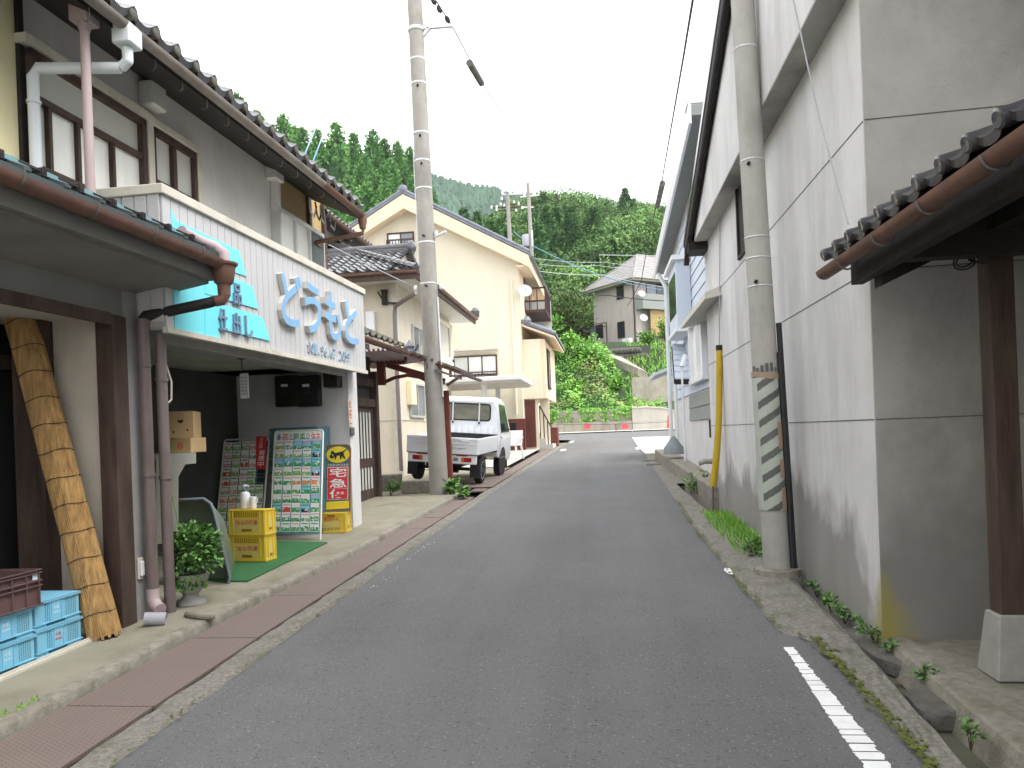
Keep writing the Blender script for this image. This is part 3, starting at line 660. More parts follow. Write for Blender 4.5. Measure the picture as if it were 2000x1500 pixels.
# mixed wood in the middle and right
for px, py, y in ((905, 402, 96), (932, 410, 104), (870, 415, 100), (885, 425, 92), (1060, 372, 150), (1085, 425, 122), (1220, 365, 150), (1236, 385, 146), (1262, 402, 152), (1240, 415, 128), (1200, 442, 112), (1145, 455, 108), (1100, 470, 104), (1065, 440, 110), (1290, 405, 150), (1280, 470, 112), (960, 415, 110), (990, 405, 118), (1028, 400, 128)):
    P = aty(px, py, y); s = (P.z - hill(P.x, y)) / 15.0
    put('p', P.x, y, max(.45, min(1.5, s)), RC)
SKY = [(840, 445), (900, 425), (960, 405), (1020, 392), (1060, 380), (1100, 384), (1160, 385), (1200, 392), (1250, 398), (1330, 404)]
for px in range(1010, 1345, 17):
    y = rt.uniform(150, 185); P = aty(px, lerp_tab(SKY, px) + rt.uniform(-4, 6), y); s = (P.z - hill(P.x, y)) / 8.7
    put('b', P.x, y, max(.6, min(2.0, s)), RB)
for k in range(150):
    y = rt.uniform(80, 172); px = rt.uniform(860, 1345); x = aty(px, 500, y).x
    lim = aty(px, lerp_tab(SKY, px) + 14, y).z; kind = 'p' if rt.random() < .36 else 'b'
    s = min(rt.uniform(.7, 1.1) * (1 if kind == 'p' else 1.1), (lim - hill(x, y)) / (15.2 if kind == 'p' else 8.8))
    if s > .35 and not (0 < x < 12 and y < 80): put(kind, x, y, s, RC if kind == 'p' else RB)
for x, y, s in ((-4.5, 66, .85), (-7.5, 64, .9), (-2.0, 72, .9), (-10, 60, 1.0), (1.5, 80, .95), (6, 84, 1.0), (11, 80, 1.0), (15, 76, 1.0), (-13.5, 66, 1.0), (18, 66, .9), (-6, 76, 1.0)):
    put('b', x, y, s, 'low bushy broadleaf tree just behind the bank above the junction')

# vegetation of the bank, vines over the old wall
g = MB(); rr = random.Random(9)
for k in range(30000):
    y = 47 + 7.6 * rr.random() ** .8; x = rr.uniform(-12, 3.4)
    if x > 1.2 and y > 50.4: continue
    nz = noise.noise(V((x * .7, y * .7, 4))); n2 = noise.noise(V((x * 1.9, y * 1.9, 7))); hz = hill(x, y) + max(.05, .45 + 1.1 * nz + .55 * n2) * rr.random() ** .7 * (1.3 if x < .5 else .7)
    d = V((rr.gauss(0, .8), rr.gauss(0, .8) - .5, rr.uniform(-.5, 1.1))); Lq = rr.choice([rr.uniform(.07, .14), rr.uniform(.1, .2), rr.uniform(.14, .3)]) * (1.25 if nz > .25 else .85)
    straw = noise.noise(V((x * .45, y * .6, 9))) > .12 and y < 51
    g.leaf((x, y, hz), d, (rr.uniform(-.5, .5), -.6, 1), Lq, Lq * rr.uniform(.35, .7), 2 if straw and rr.random() < .5 else (1 if nz + rr.uniform(-.4, .4) > .05 else 0))
for vx, ln, wd in ((-4.1, .9, .5), (-3.3, .5, .5), (-2.4, 1.0, .25), (-1.55, 1.35, .28), (-.95, .8, .5), (-.2, .9, .3), (.35, 1.2, .22), (.85, .7, .5), (1.3, .5, .4), (1.8, .3, .5), (-5.4, 1.3, .5), (-6.4, .8, .7)):
    for k in range(int(260 * wd * (ln + .3))):
        z = 2.85 - ln * rr.random() ** 1.2; x = vx + rr.gauss(0, wd * .5)
        g.leaf((x, 46.42 - rr.uniform(0, .16), z), (rr.gauss(0, .7), -.6, rr.uniform(-1, .3)), (0, -1, .3), rr.uniform(.12, .26), rr.uniform(.07, .14), rr.choice([0, 0, 1]))
o = g.build('bank_vegetation', [M['vine'], M['vine2'], M['vine3']], origin=(0, 47, 2)); o['kind'] = 'stuff'; tag(o, 'bright green weeds and creepers covering the bank above the retaining wall', 'vegetation')
g = MB()
for k in range(2600):
    x = rr.uniform(1.5, 9); y = rr.uniform(51, 60)
    g.leaf((x, y, hill(x, y)), (rr.gauss(0, .4), rr.gauss(0, .4) - .2, 1), (rr.uniform(-1, 1), -1, .3), rr.uniform(.2, .5), .09, 2 if noise.noise(V((x * .5, y * .5, 2))) > .0 and rr.random() < .6 else 1)
o = g.build('slope_grass', [M['vine'], M['vine2'], M['vine3']], origin=(5, 55, 5)); o['kind'] = 'stuff'; tag(o, 'mown yellow green grass on the slope below the taupe house', 'grass')

# retaining walls at the junction
g = MB(); xw = frange(-9, 1.35, 18)
for a, b in zip(xw, xw[1:]): g.hexa([(a, 46.1, 1.2), (b, 46.1, 1.2), (b, 46.6, 1.2), (a, 46.6, 1.2), (a, 46.1, 1.98), (b, 46.1, 1.98), (b, 46.6, 1.98), (a, 46.6, 1.98)])
g.box(-9, 1.35, 46.3, 46.75, 1.98, 2.72)
tag(g.build('retaining_wall', M['wallold']), 'old stained concrete retaining wall overgrown with hanging creepers', 'retaining wall')
g = MB(); top = [(1.38, 2.72), (2.2, 2.73), (3.3, 2.62), (4.2, 2.3), (5.6, 2.05), (9, 1.95)]
g.prism([(1.38, 46.08, 1.2)] + [(9, 46.08, 1.2)] + [(x, 46.08, z) for x, z in reversed(top)], (0, .5, 0))
w2 = g.build('retaining_wall', M['wallnew']); tag(w2, 'pale new concrete retaining wall with a curved sloping top', 'retaining wall')
g = MB(); g.prism([(x, 46.02, z - .005) for x, z in top] + [(x, 46.02, z + .07) for x, z in reversed(top)], (0, .6, 0)); g.box(1.40, 5.2, 46.06, 46.08, 1.94, 1.97); g.build('coping', M['cap'], w2)
g = MB(); P0 = aty(1236, 790, 49); P1 = aty(1300, 735, 49.6)
g.hexa([(P0.x, 49, P0.z - 1), (P1.x + 1, 49.6, P0.z - 1), (P1.x + 1, 50, P0.z - 1), (P0.x, 49.4, P0.z - 1), (P0.x, 49, P1.z), (P1.x + 1, 49.6, P1.z), (P1.x + 1, 50, P1.z), (P0.x, 49.4, P1.z)])
tag(g.build('retaining_wall', M['wallold']), 'short upper concrete wall beside the creepers with bright grass on top', 'retaining wall')
g = MB(); A = aty(1172, 690, 54); B = aty(1246, 722, 51); A2 = aty(1215, 700, 54); B2 = aty(1265, 730, 51)
g.prism([A + V((0, 0, -.4)), A2 + V((0, 0, -.4)), B2 + V((0, 0, -.4)), B + V((0, 0, -.4))], (0, 0, .5)); tag(g.build('ramp_path', M['wallold'], kind='structure'), 'pale concrete ramp climbing the bank towards the taupe house', 'path')
g = MB(); A = aty(1183, 676, 58.5); B = aty(1262, 676, 58.5)
for k in range(46):
    x = A.x + (B.x - A.x) * (k % 16 + .5 * ((k // 16) % 2)) / 16; z = A.z - 1.35 + .45 * (k // 16); r = .24
    g.lathe((x, 58.35 + random.uniform(-.05, .05), z), [(.05, -r), (r * .8, -r * .6), (r, 0), (r * .75, r * .6), (.05, r)], 6)
g.box(A.x - .3, B.x + .3, 58.4, 58.9, A.z - 2.0, A.z - .1)
tag(g.build('stone_wall', M['stone']), 'dark rubble stone wall under the taupe house on the hill', 'stone wall')
# path to the right with two small lamps? only a railing post and chain of cloth markers in view
for px, lab in ((1147, 'pink red cloth marker hanging on the rope, below the thickest creepers'), (1221, 'pink red cloth marker hanging on the rope, in front of the pale new wall')):
    P = aty(px, 833, 45.6); g = MB(); g.prism([(P.x - .19, 45.6, P.z - .13), (P.x + .17, 45.6, P.z - .12), (P.x + .18, 45.6, P.z + .13), (P.x - .17, 45.6, P.z + .14)], (.01, .03, 0)); tag(g.build('cloth_marker', M['tape_red']), lab, 'cloth marker', 'cloth markers on the rope')
A = aty(1085, 829, 45.6); B = aty(1306, 824, 45.6); g = MB(); g.tube([A + (B - A) * t + V((0, 0, -.06 * math.sin(PI * t))) for t in frange(0, 1, 12)], .012, 5); tag(g.build('rope', M['cable']), 'thin dark rope stretched along the far pavement carrying two cloth markers', 'rope')
P = aty(1203, 836, 45.6); g = MB(); g.lathe((P.x, P.y, 1.4), [(.09, 0), (.09, .03), (.02, .05), (.018, .36), (.035, .37), (.035, .4)], 8); tag(g.build('rope_stand', M['cable']), 'small black stand holding the rope at the far kerb', 'rope stand')
P = aty(1309, 842, 40); g = MB(); zb = gz(40); g.lathe((P.x, P.y, zb), [(.035, 0), (.035, .3)], 10); cp = tag(MB.build(g, 'bollard', M['cable']), 'orange red striped traffic post on a dark stem at the right corner', 'traffic post')
g = MB(); g.lathe((P.x, P.y, zb + .25), [(.2, 0), (.16, .1), (.11, .62), (.09, .7), (.03, .72)], 12); g.build('post_cover', M['cone'], cp)
g = MB(); g.lathe((P.x, P.y, zb + .66), [(.123, 0), (.118, .05)], 12, cap=False); g.build('reflective_ring', M['paint'], cp)

# ---------------------------------------------------------------- taupe house on the hill
def gable_roof(): pass
hb_ = 8.5; P0 = aty(1237, 541, 60.0); ez = P0.z
l = V((-.62, .785, 0)); r = V((.785, .62, 0)); ov = .75
C0 = P0 + l * ov + r * ov; C0.z = 0
LHF = Fr((C0.x, C0.y, 0), l, -r); RHF = Fr((C0.x, C0.y, 0), r, -l)   # left face looks out along -r, right face along -l
WL, WR = 5.4, 8.2
t = thing('hill_house', 'taupe two storey house with a grey hipped roof on the hill', 'house', (C0.x, C0.y, hb_))
g = MB(); c = [C0, C0 + l * WL, C0 + l * WL + r * WR, C0 + r * WR]; g.prism([(p.x, p.y, hb_ - 1.2) for p in c], (0, 0, ez - hb_ + 1.2 - .05)); g.build('wall', M['greyhouse'], t)
e = [P0, P0 + l * (WL + 2 * ov), P0 + l * (WL + 2 * ov) + r * (WR + 2 * ov), P0 + r * (WR + 2 * ov)]; hw = (WL + 2 * ov) / 2; rise = 2.75
R1 = P0 + l * hw + r * hw; R2 = P0 + l * hw + r * (WR + 2 * ov - hw); R1.z = R2.z = ez + rise
g = MB(); g.add([*e, R1, R2], [(0, 1, 4), (1, 2, 5, 4), (2, 3, 5), (3, 0, 4, 5)])
g.prism([p - Z * .2 for p in e], (0, 0, .19), 1); rf = g.build('roof', [M['shingle'], M['soffit']], t)
g = MB()
for a, b in ((e[0], R1), (e[1], R1), (R1, R2), (e[3], R2)): g.tube([a + Z * .03, b + Z * .03], .06, 6)
for q in range(1, 13):                                              # shingle courses standing proud
    f = q / 13.0
    for a, b, c2, d2 in ((e[0], R1, e[1], R1), (e[0], R1, e[3], R2)): g.bar(a + (b - a) * f + Z * .012, c2 + (d2 - c2) * f + Z * .012, .03, .02)
g.build('ridge_cap', M['shingle'], rf)
g = MB(); g.gutter(e[0] + Z * .02 - r * .08, e[1] + Z * .02 - r * .08, .07); g.gutter(e[0] + Z * .02 - l * .08, e[3] + Z * .02 - l * .08, .07); g.build('gutter', M['cap'], t)
def fwin(par, FR, n, px0, py0, px1, py1, glass, frame, bars=1, fw=.05, name='window', dep=.05, pad=.0, hbar=False):
    """a framed window set on face FR: corners given as seen, frame + panes; returns the frame part"""
    a = FR.see(n, px0, py0); b = FR.see(n, px1, py1); u0, u1 = sorted((a[0], b[0])); z0, z1 = sorted((a[1], b[1]))
    return uwin(par, FR, n, u0, u1, z0, z1, glass, frame, bars, fw, name, dep, hbar)
def uwin(par, FR, n, u0, u1, z0, z1, glass, frame, bars=1, fw=.05, name='window', dep=.05, hbar=False):
    g = MB(FR)
    g.box(u0 - fw, u1 + fw, n, n + dep, z1, z1 + fw); g.box(u0 - fw, u1 + fw, n, n + dep + .015, z0 - fw, z0)
    g.box(u0 - fw, u0, n, n + dep, z0, z1); g.box(u1, u1 + fw, n, n + dep, z0, z1)
    for i in range(bars): u = u0 + (u1 - u0) * (i + 1) / (bars + 1); g.box(u - fw * .4, u + fw * .4, n + .004, n + dep * .8, z0, z1)
    if hbar: zz = z0 + (z1 - z0) * hbar; g.box(u0, u1, n + .004, n + dep * .85, zz - fw * .4, zz + fw * .4)
    f = g.build(name, frame, par)
    for i in range(bars + 1):
        a = u0 + (u1 - u0) * i / (bars + 1); b = u0 + (u1 - u0) * (i + 1) / (bars + 1)
        k = MB(FR); k.box(a, b, n + .006, n + .012 + .004 * (i % 2), z0, z1); k.build('pane', glass if not isinstance(glass, list) else glass[i % len(glass)], f)
    return f
fwin(t, LHF, .01, 1206, 585, 1217, 555, M['glassd'], M['wood'], 0)
fwin(t, LHF, .01, 1153, 664, 1177, 634, [M['glassd'], M['glass']], M['wood'], 1)
fwin(t, LHF, .01, 1208, 660, 1219, 628, M['glassd'], M['wood'], 0)
fwin(t, RHF, .01, 1263, 578, 1300, 549, [M['glass'], M['glassd']], M['wood'], 1)
g = MB(RHF); a = RHF.see(.9, 1256, 602); b = RHF.see(.9, 1312, 577); g.box(a[0], b[0], .0, .9, a[1], a[1] + .15); g.box(a[0], b[0], .84, .9, a[1] + .15, b[1]); g.box(a[0], a[0] + .06, 0, .84, a[1] + .15, b[1]); g.build('balcony', M['greypanel'], t)
g = MB(RHF); a = RHF.see(.6, 1272, 655); b = RHF.see(.6, 1312, 603); g.box(a[0], b[0], .56, .6, a[1], b[1]); 
for i in range(9): g.box(a[0], b[0], .6, .615, a[1] + (b[1] - a[1]) * i / 9, a[1] + (b[1] - a[1]) * i / 9 + .05)
g.build('lattice_screen', M['ochre'], t)
g = MB(LHF); u, z = LHF.see(.06, 1244, 690); g.tube([(.10, .09, z), (.10, .09, ez - .1)], .05, 6); g.build('downpipe', M['brownrail'], t)
g = MB(LHF); a = LHF.see(.4, 1125, 640); b = LHF.see(.4, 1186, 630); g.bar((a[0], .5, a[1]), (b[0], .5, b[1] + .0), .06, .06); g.bar((b[0], .5, b[1] - 1.9), (b[0], .5, b[1]), .06, .06); g.bar((a[0], .5, a[1] - .3), (b[0], .5, b[1] - .3), .05, .05); g.build('terrace_frame', M['brownrail'], t)
def dish(px, py, y, R, lab, yaw=0.0, wall=V((0, 1, 0)), cat='satellite dish', parent=None):
    P = aty(px, py, y); ax = V((math.sin(yaw), -math.cos(yaw), .45)).normalized()
    d = thing('satellite_dish', lab, cat, tuple(P), 'satellite dishes') if parent is None else parent
    g = MB(); g.lathe(P, [(R * .02, -.10 * R), (R * .5, -.03 * R), (R * .8, .10 * R), (R, .24 * R), (R * 1.02, .24 * R), (R * .82, .08 * R), (R * .5, -.06 * R), (.02, -.14 * R)], 20, axis=ax, cap=False); g.build('reflector', M['dishgrey'], d, smooth=True)
    g = MB(); q = P - Z * R * .75 + ax * R * .15; g.tube([q, P + ax * R * .95 - Z * .25 * R], .014, 5); g.lathe(P + ax * R * .9 - Z * .2 * R, [(.03, 0), (.03, .08)], 8, axis=ax); g.tube([P - ax * R * .15, P - ax * R * .15 - Z * R * .7 - ax * .1, P - ax * (R * .3 + .22) - Z * R * .7], .02, 6); g.build('receiver_arm', M['alu'], d)
    return d
q = C0; dish(1253, 574, 59.5, .27, 'upper white satellite dish on the corner of the taupe hill house', .3); dish(1257, 621, 59.5, .30, 'lower white satellite dish on the corner of the taupe hill house', .3)
g = MB(LHF); a = LHF.see(.8, 1216, 678); g.box(a[0] - .9, a[0], .5, .85, a[1], a[1] + .62); tag(g.build('air_conditioner', M['white'], bevel=.03), 'white outdoor air conditioner unit at the foot of the taupe house wall', 'air conditioner')
# sprawling shrub tree and hedge beside the house
def shrub(name, lab, cat, c, R, H, n, mats, seed, L=.3, W=.16, up=.6, trunk=True, grp=None):
    rr = random.Random(seed); t = thing(name, lab, cat, tuple(c), grp); g = MB(); k = MB(); c = V(c)
    nb = max(7, n // 60)
    for b in range(nb):
        a = rr.uniform(0, 2 * PI); e = rr.uniform(.25, 1); tip = c + V((math.cos(a) * R * rr.uniform(.3, 1), math.sin(a) * R * rr.uniform(.3, 1), H * e)); mid = c + (tip - c) * .5 + Z * H * .12
        k.tube([c - Z * .05, mid, tip], [R * .035, R * .022, R * .008], 5)
        for q in range(n // nb):
            f = rr.uniform(.3, 1.05); p = (c + (mid - c) * f * 2 if f < .5 else mid + (tip - mid) * (f - .5) * 2) + V((rr.gauss(0, 1), rr.gauss(0, 1), rr.gauss(0, .8))) * R * .15
            d = V((rr.gauss(0, .6), rr.gauss(0, .6), rr.uniform(-.4, 1) * up)) + (p - c) * .25 / R
            s = rr.uniform(.6, 1.25); g.leaf(p, d, (rr.uniform(-1, 1), rr.uniform(-1, 1), 1), L * s, W * s, rr.choice([0, 0, 1, 1, 2]))
    g.build('foliage', mats, t); k.build('stems', M['stem'], t); return t
LM = [M['vine'], M['vine2'], M['broadd']]
P = aty(1112, 655, 56); shrub('shrub_tree', 'tall sprawling shrub tree with bare fanned stems left of the taupe house', 'shrub tree', P, 2.0, 3.5, 2600, [M['broad'], M['broad2'], M['broad']], 4, .34, .13, .8)
P = aty(1066, 660, 54); shrub('flowering_shrub', 'light green shrub behind the cream house corner above the bank', 'shrub', P, 1.3, 2.2, 900, LM, 5, .3, .16)
for sx_, sy_, sl_, sr_, sh_ in ((-3.6, 51.5, 'round leafy bush on the bank nearest the gabled house corner', .8, 1.0), (-2.5, 52.3, 'tall leafy bush on the bank below the sprawling shrub tree', .7, 1.2), (-1.5, 51.6, 'spreading leafy bush at the middle of the bank crest', .8, .8), (-.6, 51.2, 'leafy bush at the right end of the bank crest above the ramp', .6, .9), (.5, 50.4, 'low leafy bush halfway down the bank beside the upper concrete wall', .7, .8), (-1.9, 49.4, 'low leafy bush on the lower face of the bank', .8, .7)):
    shrub('bush', sl_, 'bush', V((sx_, sy_, hill(sx_, sy_) + .05)), sr_, sh_, 520, LM, int(sx_ * 10) + 90, .2, .12, .8, grp='bushes on the bank')
P = aty(1268, 672, 57); shrub('clipped_hedge', 'low green hedge on the slope in front of the taupe house', 'hedge', P, 1.1, .9, 700, LM, 6, .18, .12)
P = aty(1300, 668, 56); shrub('clipped_hedge', 'taller yellow green bush right of the low hedge on the slope', 'bush', P, .9, 1.5, 700, LM, 7, .2, .12)
# ================================================================ LEFT SIDE: nearest timber house
uL = LF.u; nL = LF.n
def hoops(par, a, b, n, r, m, name='bracket'):
    a, b = V(a), V(b); d = (b - a).normalized(); s = d.cross(Z).normalized()
    for i in range(n):
        P = a + (b - a) * ((i + .5) / n); g = MB(); g.tube([P + s * (r + .005) * math.cos(PI + PI * j / 8) + Z * (r + .005) * math.sin(PI + PI * j / 8) for j in range(9)] + [P + s * (r + .005) + Z * .03], .006, 4); g.build(name, m, par)
t = thing('timber_house', 'nearest timber house at the left with a low copper guttered roof and yellow upper wall', 'house', tuple(LF((3.5, 0, gz(3.5) + .06))))
M['beige'] = mat('beige_board', (.52, .48, .40), .92, .08, 1.2, .3, 60, stretch=(5, 5, .4), dirt=(.36, .33, .27), damt=.5)
g = MB(LF); g.box(-3, 4.915, -5, -.5, 2.5, 6.2); g.build('upper_wall', M['yellowwall'], t)
g = MB(LF); g.box(4.917, 4.965, -.52, -.47, 2.9, 6.2); g.build('corner_post', M['woodblack'], t)
g = MB(LF); g.box(-3, 5.40, -.04, .0, 2.47, 2.80); g.build('wall', M['oldplaster'], t)
g = MB(LF); g.hexa([(-3, -.5, 3.38), (5.62, -.5, 3.38), (5.62, .60, 2.93), (-3, .60, 2.93), (-3, -.5, 3.42), (5.62, -.5, 3.42), (5.62, .60, 2.97), (-3, .60, 2.97)])
rf = g.build('pent_roof', M['lowroof'], t)
g = MB(LF)
for i in range(30): u = -3 + i * .29; g.hexa([(u, -.5, 3.42), (u + .05, -.5, 3.42), (u + .05, .605, 2.97), (u, .605, 2.97), (u, -.5, 3.44), (u + .05, -.5, 3.44), (u + .05, .605, 2.99), (u, .605, 2.99)])
g.build('standing_seam', M['lowroof'], rf)
g = MB(LF); g.box(-3, 5.60, .50, .555, 2.76, 2.93); g.build('fascia', M['oldplaster'], rf)
g = MB(LF); g.hexa([(-3, .0, 2.66), (5.6, .0, 2.66), (5.6, .50, 2.74), (-3, .50, 2.74), (-3, .0, 2.70), (5.6, .0, 2.70), (5.6, .50, 2.78), (-3, .50, 2.78)]); g.build('soffit', M['oldplaster'], rf)
gp, gq = LF((-3, .625, 2.915)), LF((5.52, .625, 2.895)); g = MB(); g.gutter(gp, gq, .060); gt = g.build('gutter', M['copper'], t, smooth=True)
hoops(gt, LF((2.2, .625, 2.91)), LF((5.5, .625, 2.895)), 6, .060, M['stone'])
g = MB(LF)
g.hexa([(-2, .465, 3.035), (5.3, .465, 3.02), (5.3, .475, 3.02), (-2, .475, 3.035), (-2, .465, 3.085), (5.3, .465, 3.07), (5.3, .475, 3.07), (-2, .475, 3.085)]); g.box(-2, 5.3, .476, .51, 3.03, 3.04)
M['rail'] = mat('blue_steel', (.17, .31, .36), .6, .2, 6, .1, 40, dirt=(.27, .24, .19), damt=.6, dscale=9)
sg = g.build('snow_guard', M['rail'], rf)
for i in range(11):
    u = 2.4 + i * .29; g = MB(LF); g.box(u, u + .035, .47, .56, 3.0, 3.045); g.bar((u + .02, .56, 3.02), (u - .12, .40, 3.10), .02, .012); g.build('guard_bracket', M['woodblack'], sg)
g = MB(); g.tube([LF((5.30, .47, 3.07)), LF((5.50, .50, 3.04)), LF((5.60, .56, 3.02)), LF((5.62, .62, 2.97)), LF((5.62, .625, 2.86))], .045, 12); g.build('overflow_pipe', M['pinkpipe'], gt, smooth=True)
g = MB(); c = LF((5.60, .625, 2.74)); g.lathe(c, [(.046, -.10), (.05, -.02), (.072, .0), (.086, .09), (.09, .12), (.108, .135), (.11, .15), (.10, .15), (.085, .11)], 20); g.tube([c + V((0, 0, -.07)), c + V((0, 0, -.10)), c + V((-.015, -.01, -.135)), LF((5.58, .56, 2.60))], .043, 12); g.build('rain_hopper', M['copper'], t, smooth=True)
g = MB(); g.tube([LF((5.585, .57, 2.605)), LF((5.55, .53, 2.585)), LF((5.42, .16, 2.50)), LF((5.385, .105, 2.485)), LF((5.375, .085, 2.45))], .040, 12); g.build('drain_arm', M['woodblack'], t, smooth=True)
g = MB(); g.tube([LF((5.375, .085, 2.46)), LF((5.375, .085, .42))], .045, 14)
for z in (1.28, 2.1): g.lathe(LF((5.375, .085, z)), [(.052, 0), (.052, .02)], 14)
g.build('downpipe', M['brownpipe'], t, smooth=True)
g = MB(); g.tube([LF((5.375, .085, .44)), LF((5.375, .085, .36)), LF((5.36, .12, .31)), LF((5.33, .17, .29))], .047, 12); g.build('pipe_elbow', M['pinkpipe'], t, smooth=True)
g = MB(); g.tube([LF((5.14, .17, .27)), LF((5.20, .30, .255))], .046, 14, cap=False); g.tube([LF((5.14, .17, .27)), LF((5.20, .30, .255))], .040, 14, cap=False); g.lathe(LF((5.17, .235, .262)), [(.001, 0), (.04, 0)], 10, axis=(.3, .5, 0)); tag(g.build('pipe_offcut', M['greypvc'], smooth=True), 'loose grey pipe end lying on the pavement at the foot of the downpipe', 'pipe')
g = MB(LF); g.box(-3, 5.09, .0, .035, 2.385, 2.47); g.build('lintel', M['wood'], t)
g = MB(LF); g.box(-3, 5.2, -.9, -.005, 2.44, 2.46); g.build('porch_ceiling', M['soffitw'], t)
g = MB(LF); g.box(5.12, 5.40, -.46, -.002, .1, 2.47); g.build('side_wall', M['beige'], t)
g = MB(LF); g.box(5.09, 5.25, -.10, .04, .15, 2.46); g.build('post', M['wood'], t, bevel=.006)
g = MB(LF); g.box(5.252, 5.44, -.1, .018, .12, 2.66); g.build('plaster_strip', M['shopwall'], t)
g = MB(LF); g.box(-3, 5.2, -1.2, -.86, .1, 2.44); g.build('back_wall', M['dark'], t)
g = MB(LF); g.box(5.0, 5.14, -.70, -.462, .12, 2.44); g.box(-3, 5.06, -.86, -.74, 2.1, 2.2); g.build('door_frame', M['wood'], t)
dr = None
for i in range(3):
    g = MB(LF); u0 = 1.6 + i * 1.05; n0 = -.84 + .03 * (i % 2)
    for (a, b, c, d) in ((u0, u0 + .07, .2, 2.1), (u0 + .95, u0 + 1.02, .2, 2.1), (u0 + .07, u0 + .95, .2, .32), (u0 + .07, u0 + .95, 1.02, 1.08), (u0 + .07, u0 + .95, 2.03, 2.1)): g.box(a, b, n0, n0 + .03, c, d)
    dr = g.build('sliding_door', M['woodblack'], t); k = MB(LF); k.box(u0 + .07, u0 + .95, n0 + .008, n0 + .014, .32, 2.03); k.build('pane', M['glassd'], dr)
g = MB(LF); g.hexa([(-3, -.03, -.03), (5.03, -.03, .20), (5.03, .03, .20), (-3, .03, -.03), (-3, -.03, .0), (5.03, -.03, .225), (5.03, .03, .225), (-3, .03, .0)]); g.hexa([(-3, .0, .0), (5.03, .0, .225), (5.03, .012, .225), (-3, .012, .0), (-3, .0, .012), (5.03, .0, .238), (5.03, .012, .238), (-3, .012, .012)])
g.build('door_sill', M['cap'], t)
g = MB(LF); g.box(5.29, 5.35, .018, .036, .52, .68); g.build('outlet_cover', M['cap'], t, bevel=.005)
g = MB(LF); g.box(5.30, 5.342, .036, .05, .545, .655); g.build('socket_box', M['white'], t, bevel=.004)

# rolled reed blind leaning on the post
A = gnd(205, 1243, .065); B = V(aty(40, 622, 4.99))
def reed_roll(a, b, r):
    d = (b - a).normalized(); p = d.orthogonal().normalized(); q = d.cross(p); g = MB(); L = (b - a).length
    rr = random.Random(2)
    for layer, (R, n) in enumerate(((r, 44), (r * .78, 20))):
        for i in range(n):
            an = 2 * PI * i / n; c = p * math.cos(an) * R + q * math.sin(an) * R * .93
            s = a + c + d * rr.uniform(-.02, .03); e = b + c * .96 + d * rr.uniform(-.05, .05); w = rr.uniform(.8, 1.25)
            mid = (s + e) / 2 + c.normalized() * rr.uniform(-.003, .004)
            g.tube([s, mid, e], .0085 * w, 5)
    g.lathe(a, [(r * .95, .0), (r * .95, L)], 20, axis=d, cap=False)
    return g, d
g, d = reed_roll(A, B, .10); rb = g.build('reed_blind', M['bamboo'], smooth=True); tag(rb, 'rolled reed blind tied with dark twine leaning in the porch of the nearest house', 'reed blind')
L = (B - A).length; p = d.orthogonal().normalized(); q = d.cross(p)
for i in range(12):
    f = .07 + i * .083; c = A + d * L * f; g = MB(); ph = random.uniform(0, 6)
    pts = [c + (p * math.cos(x) + q * math.sin(x) * .95) * .108 + d * .006 * math.sin(3 * x + ph) for x in frange(0, 2 * PI, 22)]; g.tube(pts, .0032, 4, cap=False); g.build('twine', M['twine'], rb)

# crates in front of the nearest house
def blue_crate(base, yawv, redp, lab):
    L, W, Hh = .39, .30, .168; cu = uL; cn = nL; T = Fr(base, cu, cn); t = thing('blue_crate', lab, 'crate', tuple(base), 'light blue plastic crates in front of the nearest house')
    g = MB(T); th = .012
    for (n0, n1) in ((-th, 0), (-W, -W + th)): g.box(0, L, n0, n1, .0, Hh)
    for (u0, u1) in ((0, th), (L - th, L)): g.box(u0, u1, -W + th, -th, .0, Hh)
    g.box(th, L - th, -W + th, -th, .0, .01)
    for z0, z1, e in ((.026, .032, .010), (.0, .006, .004), (Hh - .010, Hh + .004, .012)):
        g.box(-e, L + e, 0, e, z0, z1); g.box(-e, 0, -W, 0, z0, z1); g.box(L, L + e, -W, 0, z0, z1)
    g.box(-.012, L + .012, -W - .01, .012, Hh - .002, Hh + .003)       # closed top of the upturned crate
    for u in (.125, .225): g.box(u, u + .006, 0, .008, .032, Hh - .01)
    g.box(0, .008, 0, .008, .032, Hh); g.box(.075, .08, 0, .008, .006, .03); g.box(.28, .285, 0, .008, .006, .03)
    for u0, u1 in ((.085, .135), (.265, .365)):
        nx = max(2, int((u1 - u0) / .0165)); nz = 8
        for i in range(nx):
            for j in range(nz):
                u = u0 + (i + .5 + .5 * (j % 2) * .0) * (u1 - u0) / nx; z = .045 + j * .0138; k = .0052
                g.add([(u - k, .0012, z), (u, .0012, z - k * 1.15), (u + k, .0012, z), (u, .0012, z + k * 1.15)], [(0, 1, 2, 3)], 1)
    for i in range(7):
        for j in range(8):
            n = -.04 - i * .034; z = .045 + j * .0138; k = .0052; g.add([(-.0012, n - k, z), (-.0012, n, z - k), (-.0012, n + k, z), (-.0012, n, z + k)], [(0, 1, 2, 3)], 1)
    g.box(.10, .26, 0, .0015, .008, .024, 1); g.build('body', [M['bluecrate'], M['bluehole']], t)
    g = MB(T); g.box(.0, .07, .0, .003, .034, Hh - .012); g.build('side_panel', M['bluecrate'], t); g = MB(T); g.box(.145, .222, .0, .004, .034, Hh - .012); g.build('side_panel', M['bluecrate'], t)
    g = MB(T)
    text(g, '牛乳', T((.158, .0042, .098)), uL, Z, .052, .024, .0012, bold=.01); text(g, '株式会社', T((.155, .0042, .074)), uL, Z, .058, .014, .0012, bold=.01)
    g.build('print', M['redprint'] if redp else M['whiteprint'], t); return t
zb = gz(4.4) + .065
blue_crate(LF((4.36, -.03, zb + .012)), 0, True, 'light blue upturned crate with red print, lower of the stack by the reed blind')
